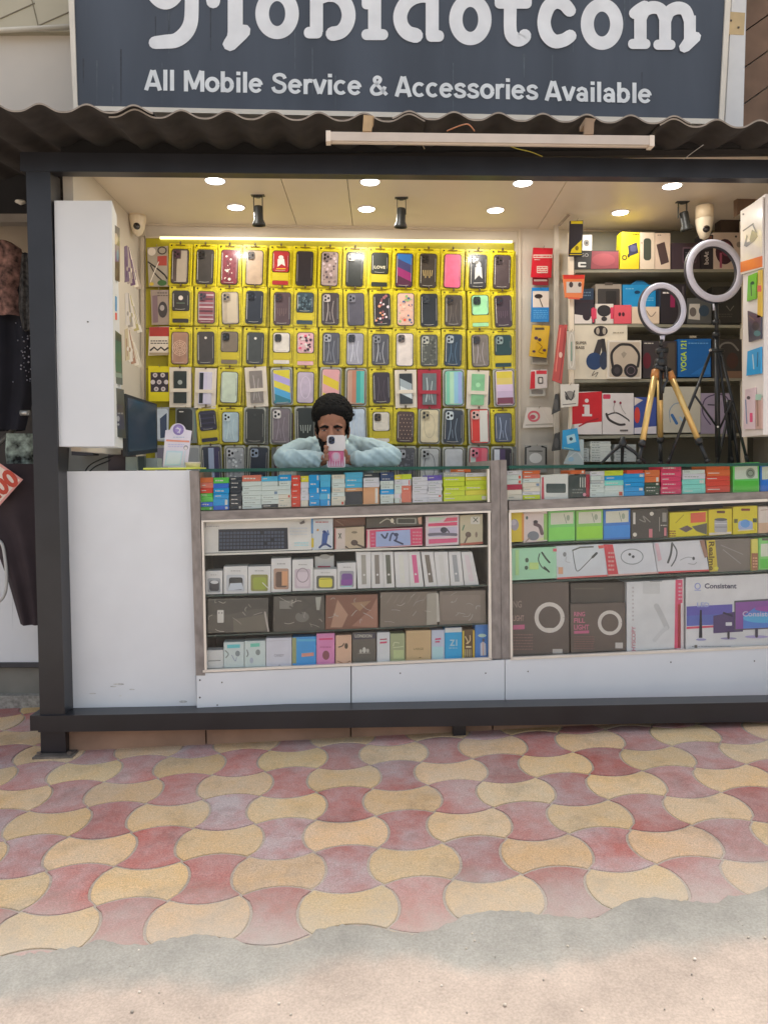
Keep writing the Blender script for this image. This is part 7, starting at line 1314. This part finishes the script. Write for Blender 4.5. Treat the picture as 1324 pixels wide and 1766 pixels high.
o = item('price_tag', 'tilted pink and white price tag with red figures', 'price tag', PT2, [(-46, 855), (0, 872), (40, 827), (-4, 796)], .003, '#c98e86', [('p', [(-40, 854), (-1, 867), (35, 828), (-3, 802)], '#d6c4b6')], None, 0, 'O')
mb = MB(); vs, fs = text_mesh('200', .04); u0, z0 = PT2.uz(0, 800)
ang = math.radians(-38)
def TL(u, v):
    cx, cy = 2, 838; x = (u-.5)*62; y = (v-.5)*-34; ca, sa = math.cos(ang), math.sin(ang); return PT2.w(cx+x*ca-y*sa, cy+x*sa+y*ca, .0012)
mb.add([TL(u, v) for u, v in vs], fs, M('#b0402c', 'O', .6)); mb.build('printed_figures', o, Matrix.Identity(4))
cable('clothes_rail', 'dark grey pipe rail slanting through the neighbouring stall', [P_(-30, 790, 3.5), P_(20, 745, 3.5), P_(38, 715, 3.5), P_(50, 708, 3.5)], .012, '#5a5a58', cat='rail')
mb = MB(); pp = atY(44, 712, 3.42); mb.tube([(0, 0, 0), (.04, 0, .0)], .012, M('#a8a8a4', 'O', .3, metal=.6), 12); tag(mb.build('rail_end', None, Matrix.Translation(pp-Vector((.02, 0, 0)))), 'short shiny pipe end of the rail in the neighbouring stall', 'rail')
cable('bag_strap', 'looped white strap hanging at the left edge', [P_(-20, 925, 3.33), P_(2, 935, 3.33), P_(9, 960, 3.33), P_(12, 1000, 3.33), P_(6, 1030, 3.33), P_(-16, 1048, 3.33)], .007, '#b0b0ac', cat='strap')
mb = MB(); pp = atY(36, 349, 3.5); mb.lathe([(.0001, .012), (.022, .006), (.024, 0), (.0001, -.012)], (0, 0, 0), M('#b8b4aa', 'O', .3), 12); tag(mb.build('lamp', None, Matrix.Translation(pp)), 'small pale lamp cover under the dark awning of the neighbouring stall', 'lamp')
# ================================================================== the seated man
m_skin = M('#866250', 'I', .55, var=.12, scale=30, spec=.35); m_skin_d = M('#8a5a44', 'I', .55, var=.12, scale=30, spec=.35)
m_hair = M('#141312', 'I', .75, var=.6, scale=140, bump=1.0, spec=.2); m_shirt = M('#90a1a4', 'I', .8, var=.10, scale=18, bump=.15)
def ell(mb, c, r, rot=(0, 0, 0), n=20, q=12):
    from mathutils import Euler
    E_ = Euler(rot).to_matrix(); vs = []; c = Vector(c)
    for i in range(q+1):
        th = math.pi*i/q; th = min(max(th, .02), math.pi-.02)
        for k in range(n):
            a = 2*math.pi*k/n; vs.append(c+E_@Vector((r[0]*math.sin(th)*math.cos(a), r[1]*math.sin(th)*math.sin(a), -r[2]*math.cos(th))))
    fs = [(i*n+k, i*n+(k+1) % n, (i+1)*n+(k+1) % n, (i+1)*n+k) for i in range(q) for k in range(n)]+[tuple(range(n-1, -1, -1)), tuple(range(q*n, q*n+n))]
    mb.add(vs, fs, m_skin, True)
def cap(mb, pts, rs):
    for (a, ra), (b, rb) in zip(zip(pts, rs), list(zip(pts, rs))[1:]):
        mb.tube([a, b], [ra, rb], m_skin, 14)
    for p, r in zip(pts, rs): ell(mb, p, (r*1.0, r*1.0, r*1.0), n=14, q=8)
def remesh(mb, name, vox, mat, parent, smooth=4, origin=None):
    me = bpy.data.meshes.new(name); me.from_pydata([Vector(v) for v in mb.v], [], mb.f); me.update()
    ob = bpy.data.objects.new(name, me); COL.objects.link(ob)
    rm = ob.modifiers.new('r', 'REMESH'); rm.mode = 'VOXEL'; rm.voxel_size = vox
    s_ = ob.modifiers.new('s', 'SMOOTH'); s_.factor = .6; s_.iterations = smooth
    dg = bpy.context.evaluated_depsgraph_get(); nm = bpy.data.meshes.new_from_object(ob.evaluated_get(dg))
    bpy.data.objects.remove(ob); bpy.data.meshes.remove(me)
    nm.name = name; nm.materials.clear(); nm.materials.append(mat); nm.polygons.foreach_set('use_smooth', [True]*len(nm.polygons))
    o = bpy.data.objects.new(name, nm); COL.objects.link(o)
    if parent is not None: o.parent = parent; o.matrix_world = Matrix.Identity(4)
    return o
hx, hy = atY(573, 740, 3.50).x, 3.50
SH = Vector((hx, 3.68, 1.185))
def V(px, py, Y): return atY(px, py, Y)
zt2 = zt_top
elL = V(487, 797, 3.44); elR = V(676, 794, 3.44); elL.z = zt2+.047; elR.z = zt2+.049
shL = Vector((hx-.150, 3.655, 1.212)); shR = Vector((hx+.150, 3.655, 1.214))
wrL = V(556, 799, 3.40); wrR = V(606, 794, 3.43); wrL.z = zt2+.036; wrR.z = zt2+.037
body = MB()
# torso, neck, legs (seated behind the counter)
ell(body, (hx, 3.74, .98), (.155, .105, .26), (math.radians(-14), 0, 0)); ell(body, (hx, 3.70, 1.12), (.165, .095, .11)); ell(body, (hx, 3.78, .74), (.155, .115, .12))
cap(body, [(hx-.08, 3.76, .70), (hx-.10, 3.66, .66), (hx-.10, 3.64, .28)], [.08, .062, .045]); cap(body, [(hx+.08, 3.76, .70), (hx+.10, 3.66, .66), (hx+.10, 3.64, .28)], [.08, .062, .045])
cap(body, [(hx, 3.66, 1.17), (hx, 3.57, 1.235), (hx, 3.53, 1.29)], [.062, .054, .056])
cap(body, [shL, (shL+elL)/2+Vector((-.01, 0, -.006)), elL], [.052, .044, .034]); cap(body, [elL, wrL], [.036, .025])
cap(body, [shR, (shR+elR)/2+Vector((.01, 0, -.006)), elR], [.052, .044, .034]); cap(body, [elR, wrR], [.036, .025])
# head: skull, cheeks, jaw, brow, nose, lips, ears
fy = 3.418
ell(body, (hx, 3.505, 1.345), (.070, .090, .088)); ell(body, (hx, 3.475, 1.275), (.059, .060, .080)); ell(body, (hx, 3.455, 1.222), (.042, .042, .036))
ell(body, (hx-.034, 3.448, 1.272), (.026, .026, .026)); ell(body, (hx+.034, 3.448, 1.272), (.026, .026, .026))
ell(body, (hx-.030, 3.432, 1.312), (.024, .016, .008)); ell(body, (hx+.030, 3.432, 1.312), (.024, .016, .008))
cap(body, [(hx, 3.425, 1.305), (hx+.001, 3.405, 1.262)], [.009, .0125]); ell(body, (hx-.011, 3.415, 1.259), (.008, .010, .007)); ell(body, (hx+.013, 3.415, 1.259), (.008, .010, .007))
ell(body, (hx, 3.418, 1.236), (.022, .010, .006)); ell(body, (hx, 3.420, 1.227), (.019, .010, .006))
for s_ in (-1, 1): ell(body, (hx+s_*.072, 3.52, 1.285), (.008, .018, .030), (0, s_*.15, 0))
# right hand closes on the phone from behind, left hand rests on the forearm
phc = V(579, 782, 3.335)
palm = Vector((phc.x-.006, phc.y+.030, zt2+.062)); cap(body, [wrL, (palm+wrL)/2, palm], [.024, .024, .026]); ell(body, palm, (.034, .014, .044))
for k, (z_, ln) in enumerate(((.092, .9), (.073, 1.0), (.054, .96), (.037, .8))):
    a = Vector((palm.x-.026, palm.y-.002, zt2+z_)); b = Vector((phc.x-.044, phc.y+.012, zt2+z_+.002)); c = Vector((phc.x-.045, phc.y-.006, zt2+z_)); d = Vector((phc.x-.034, phc.y-.0125, zt2+z_-.001)); 
    cap(body, [a, b, c, d], [.0095, .0088, .0078, .0068])
cap(body, [palm+Vector((.022, -.004, -.02)), Vector((phc.x+.044, phc.y+.012, zt2+.045)), Vector((phc.x+.045, phc.y-.004, zt2+.062)), Vector((phc.x+.042, phc.y-.008, zt2+.076))], [.013, .0105, .009, .0075])
lp = V(590, 800, 3.44); lp.z = zt2+.03; ell(body, (wrR+lp)/2, (.040, .030, .015)); 
for k in range(4):
    a = lp+Vector((.004, -.020+.0125*k, .004)); b = a+Vector((-.032+.004*abs(k-1.5), -.006, -.002)); c = b+Vector((-.022, 0, -.010)); cap(body, [a, b, c], [.009, .0085, .007])
cap(body, [lp+Vector((.02, -.022, 0)), lp+Vector((-.004, -.038, .002)), lp+Vector((-.018, -.044, .0))], [.012, .010, .008])
P0 = Vector((hx, 3.72, .2)); 
man = remesh(body, 'person', .0042, m_skin, None, 3); me = man.data
for v in me.vertices: v.co -= P0
man.location = P0; tag(man, 'young man with thick black hair leaning on the counter holding up a phone', 'person')
# shirt with sleeves to the wrists
s_ = MB()
ell(s_, (hx, 3.742, .97), (.172, .122, .27), (math.radians(-14), 0, 0)); ell(s_, (hx, 3.70, 1.115), (.185, .112, .115)); ell(s_, (hx, 3.78, .76), (.17, .13, .12))
def sleeve(sh, el, wr, sd):
    mid = (sh+el)/2+Vector((sd*.014, 0, -.002)); cap(s_, [sh, mid, el], [.060, .054, .045]); f1 = el*.55+wr*.45; cap(s_, [el, f1+Vector((0, 0, .004)), wr+(el-wr)*.10], [.045, .042, .033])
    rg = random.Random(3+sd)
    for k in range(11):      # rolled folds round the sleeve
        t_ = (k+.5)/11; c = el*(1-t_)+wr*t_; d = (wr-el).normalized(); r_ = .0455-.011*t_
        pts = []; ph = rg.uniform(0, 6)
        for q in range(13):
            a_ = math.pi*2*q/12; side = d.cross(Vector((0, 0, 1))).normalized(); pts.append(c+side*math.cos(a_)*r_+Vector((0, 0, 1))*math.sin(a_)*r_*.96+d*(.012*math.sin(a_*2+ph)+.018*math.cos(a_)))
        s_.tube(pts, .0035+rg.uniform(0, .002), m_shirt, 6)
sleeve(shL, elL, wrL, -1); sleeve(shR, elR, wrR, 1)
cap(s_, [(hx-.05, 3.69, 1.245), shL], [.045, .058]); cap(s_, [(hx+.05, 3.69, 1.245), shR], [.045, .058]); ell(s_, (hx, 3.66, 1.16), (.17, .09, .10))
sh_o = remesh(s_, 'shirt', .005, m_shirt, man, 5)
for v in sh_o.data.vertices:
    if v.co.z < zt2+.003 and v.co.y < 3.59: v.co.z = zt2+.003        # cloth lies flat on the glass
from mathutils import noise as NZ
sh_o.data.update(); nrm = [v.normal.copy() for v in sh_o.data.vertices]; cos_ = [v.co.copy() for v in sh_o.data.vertices]; new = []
for q, n_ in zip(cos_, nrm):
    f_ = NZ.noise(Vector((q.x*24+q.z*30, q.y*6, q.z*5)))+.2*NZ.noise(Vector((q.x*50-q.z*30, q.y*10, q.z*10))); r_ = 1-abs(f_)*2.4
    new.append(q+n_*.0050*(r_-.3) if q.z > zt2+.006 else q)
sh_o.data.vertices.foreach_set('co', [c for v in new for c in v])
col_ = MB()
for a_ in (-1, 1): col_.tube([(hx+a_*.006, 3.585, 1.175), (hx+a_*.045, 3.60, 1.215), (hx+a_*.062, 3.65, 1.250), (hx+a_*.03, 3.70, 1.268), (hx, 3.712, 1.272)], [.012, .014, .015, .014, .013], m_shirt, 8)
co = remesh(col_, 'collar', .005, M('#b2c4bf', 'I', .8), sh_o, 3)
# hair and beard
h_ = MB(); rg = random.Random(11)
ell(h_, (hx, 3.520, 1.378), (.092, .098, .086)); ell(h_, (hx, 3.545, 1.325), (.077, .080, .080)); ell(h_, (hx, 3.455, 1.378), (.070, .040, .040))
for k in range(1500):
    a_ = rg.uniform(0, 2*math.pi); e_ = rg.uniform(-.35, 1.0); ce = math.cos(math.asin(max(-.99, min(.99, e_)))); 
    jit = rg.uniform(.96, 1.02); x_ = .091*jit*ce*math.cos(a_); y_ = .101*jit*ce*math.sin(a_); z_ = .091*e_
    if y_ < -.035 and z_ < -.012+(.0 if abs(x_) < .05 else -.02): continue
    p = Vector((hx+x_, 3.522+y_, 1.372+z_)); r_ = rg.uniform(.0035, .006); ell(h_, p, (r_, r_, r_), n=8, q=5)
for s2 in (-1, 1):
    for k in range(14): ell(h_, (hx+s2*(.070+rg.uniform(-.003, .003)), 3.49+rg.uniform(-.012, .03), 1.335-k*.0042), (.007, .012, .008), n=8, q=5)
remesh(h_, 'hair', .0028, m_hair, man, 1)
b_ = MB()
for k in range(240):
    a_ = rg.uniform(-1.25, 1.25); t_ = rg.random(); x_ = .062*math.sin(a_)*(.72+.32*t_); y_ = -.058*math.cos(a_); z_ = 1.196+.060*t_*(abs(a_)/1.25)**1.2+.022*rg.random()
    ell(b_, (hx+x_, 3.472+y_, z_), (.0065, .0055, .0065), n=7, q=4)
for k in range(14): x_ = -.024+.048*k/13; ell(b_, (hx+x_, 3.4135+abs(x_)*.25, 1.2445-abs(x_)*.15), (.005, .004, .0035), n=7, q=4)
remesh(b_, 'beard', .0032, m_hair, man, 1)
for s2 in (-1, 1):
    e_ = MB(); ell(e_, (hx+s2*.030, 3.4265, 1.2925), (.0120, .008, .0040), n=16, q=8); eo = e_.build('eye', man); eo.matrix_world = Matrix.Identity(4); eo.data.materials[0] = M('#8f8580', 'I', .25)
    i_ = MB(); i_.add([], [], m_hair); ell(i_, (hx+s2*.030, 3.4205, 1.2915), (.0056, .0035, .0040), n=12, q=6); io = i_.build('iris', eo, Matrix.Identity(4)); io.data.materials.clear(); io.data.materials.append(M('#17100c', 'I', .1, coat=1)); io.data.polygons.foreach_set('material_index', [0]*len(io.data.polygons))
    l_ = MB(); ell(l_, (hx+s2*.030, 3.4245, 1.2985), (.0150, .0100, .0062), n=16, q=8); lo_ = l_.build('eyelid', man); lo_.matrix_world = Matrix.Identity(4); lo_.data.materials[0] = M('#5c3a2e', 'I', .6)
    bw = MB(); bw.tube([(hx+s2*.012, 3.4175, 1.3050), (hx+s2*.028, 3.4155, 1.3095), (hx+s2*.049, 3.428, 1.3030)], [.0055, .0062, .0035], m_hair, 8); bo = bw.build('eyebrow', man); bo.matrix_world = Matrix.Identity(4)
# the phone he holds up, standing on the glass
PP2 = Pl(phc.x, phc.y-.001, (1, .0)); u0, z0 = 0, zt2+.0004
sc1 = 3.335/FPX
q_ = [(563, 811), (594, 810), (596, 756), (566, 755)]
P = [PP2.uz(*p) for p in q_]; ub = (P[0][0]+P[1][0])/2; dz = zt2+.0006-min(P[0][1], P[1][1])
L = lambda x, y: (lambda v: (v[0]-ub, v[1]+dz-zt2-.0006))(PP2.uz(x, y))
t = empty('phone', PP2.mat(ub, zt2+.0006), 'phone in a cream and pink case held upright before the man\'s face', 'phone')
mb = MB(); crn = [L(*p) for p in rrect(564, 595.5, 754.5, 811, 4.5)]; zmin = min(p[1] for p in crn); crn = [(x, z-zmin) for x, z in crn]
L2 = lambda x, y: (lambda v: (v[0], v[1]-zmin))(L(x, y))
mb.prism(crn, 0, .010, M('#cfc8c6', 'C', .35, coat=.3))
paint(mb, [('rr', 566, 782, 593, 809, 2, '#b85a7c'), ('rr', 572, 784, 587, 800, 6, '#c98fa2'), ('e', 579.5, 791, 5, 6, '#b9a2ac')]+[('p', [(567+4.3*k, 808), (570.5+4.3*k, 808), (568.8+4.3*k, 792+4*(k % 2))], '#d9b8c4') for k in range(6)]+[('l', [(565, 782), (594, 782)], 1, '#8c3a58')], L2, 0, 'C', .35)
mb.build('phone_case', t)
mb = MB(); mb.prism([L2(x, y) for x, y in rrect(566.5, 577, 757, 770, 4)], -.003, -.0002, M('#2d3248', 'C', .25))
for x, y in ((570, 760.5), (570, 766), (574.5, 763)): mb.prism([L2(*p) for p in oval(x, y, 1.9, 1.9, 12)], -.0045, -.0028, M('#12131a', 'C', .08, coat=1))
mb.build('camera_module', t)
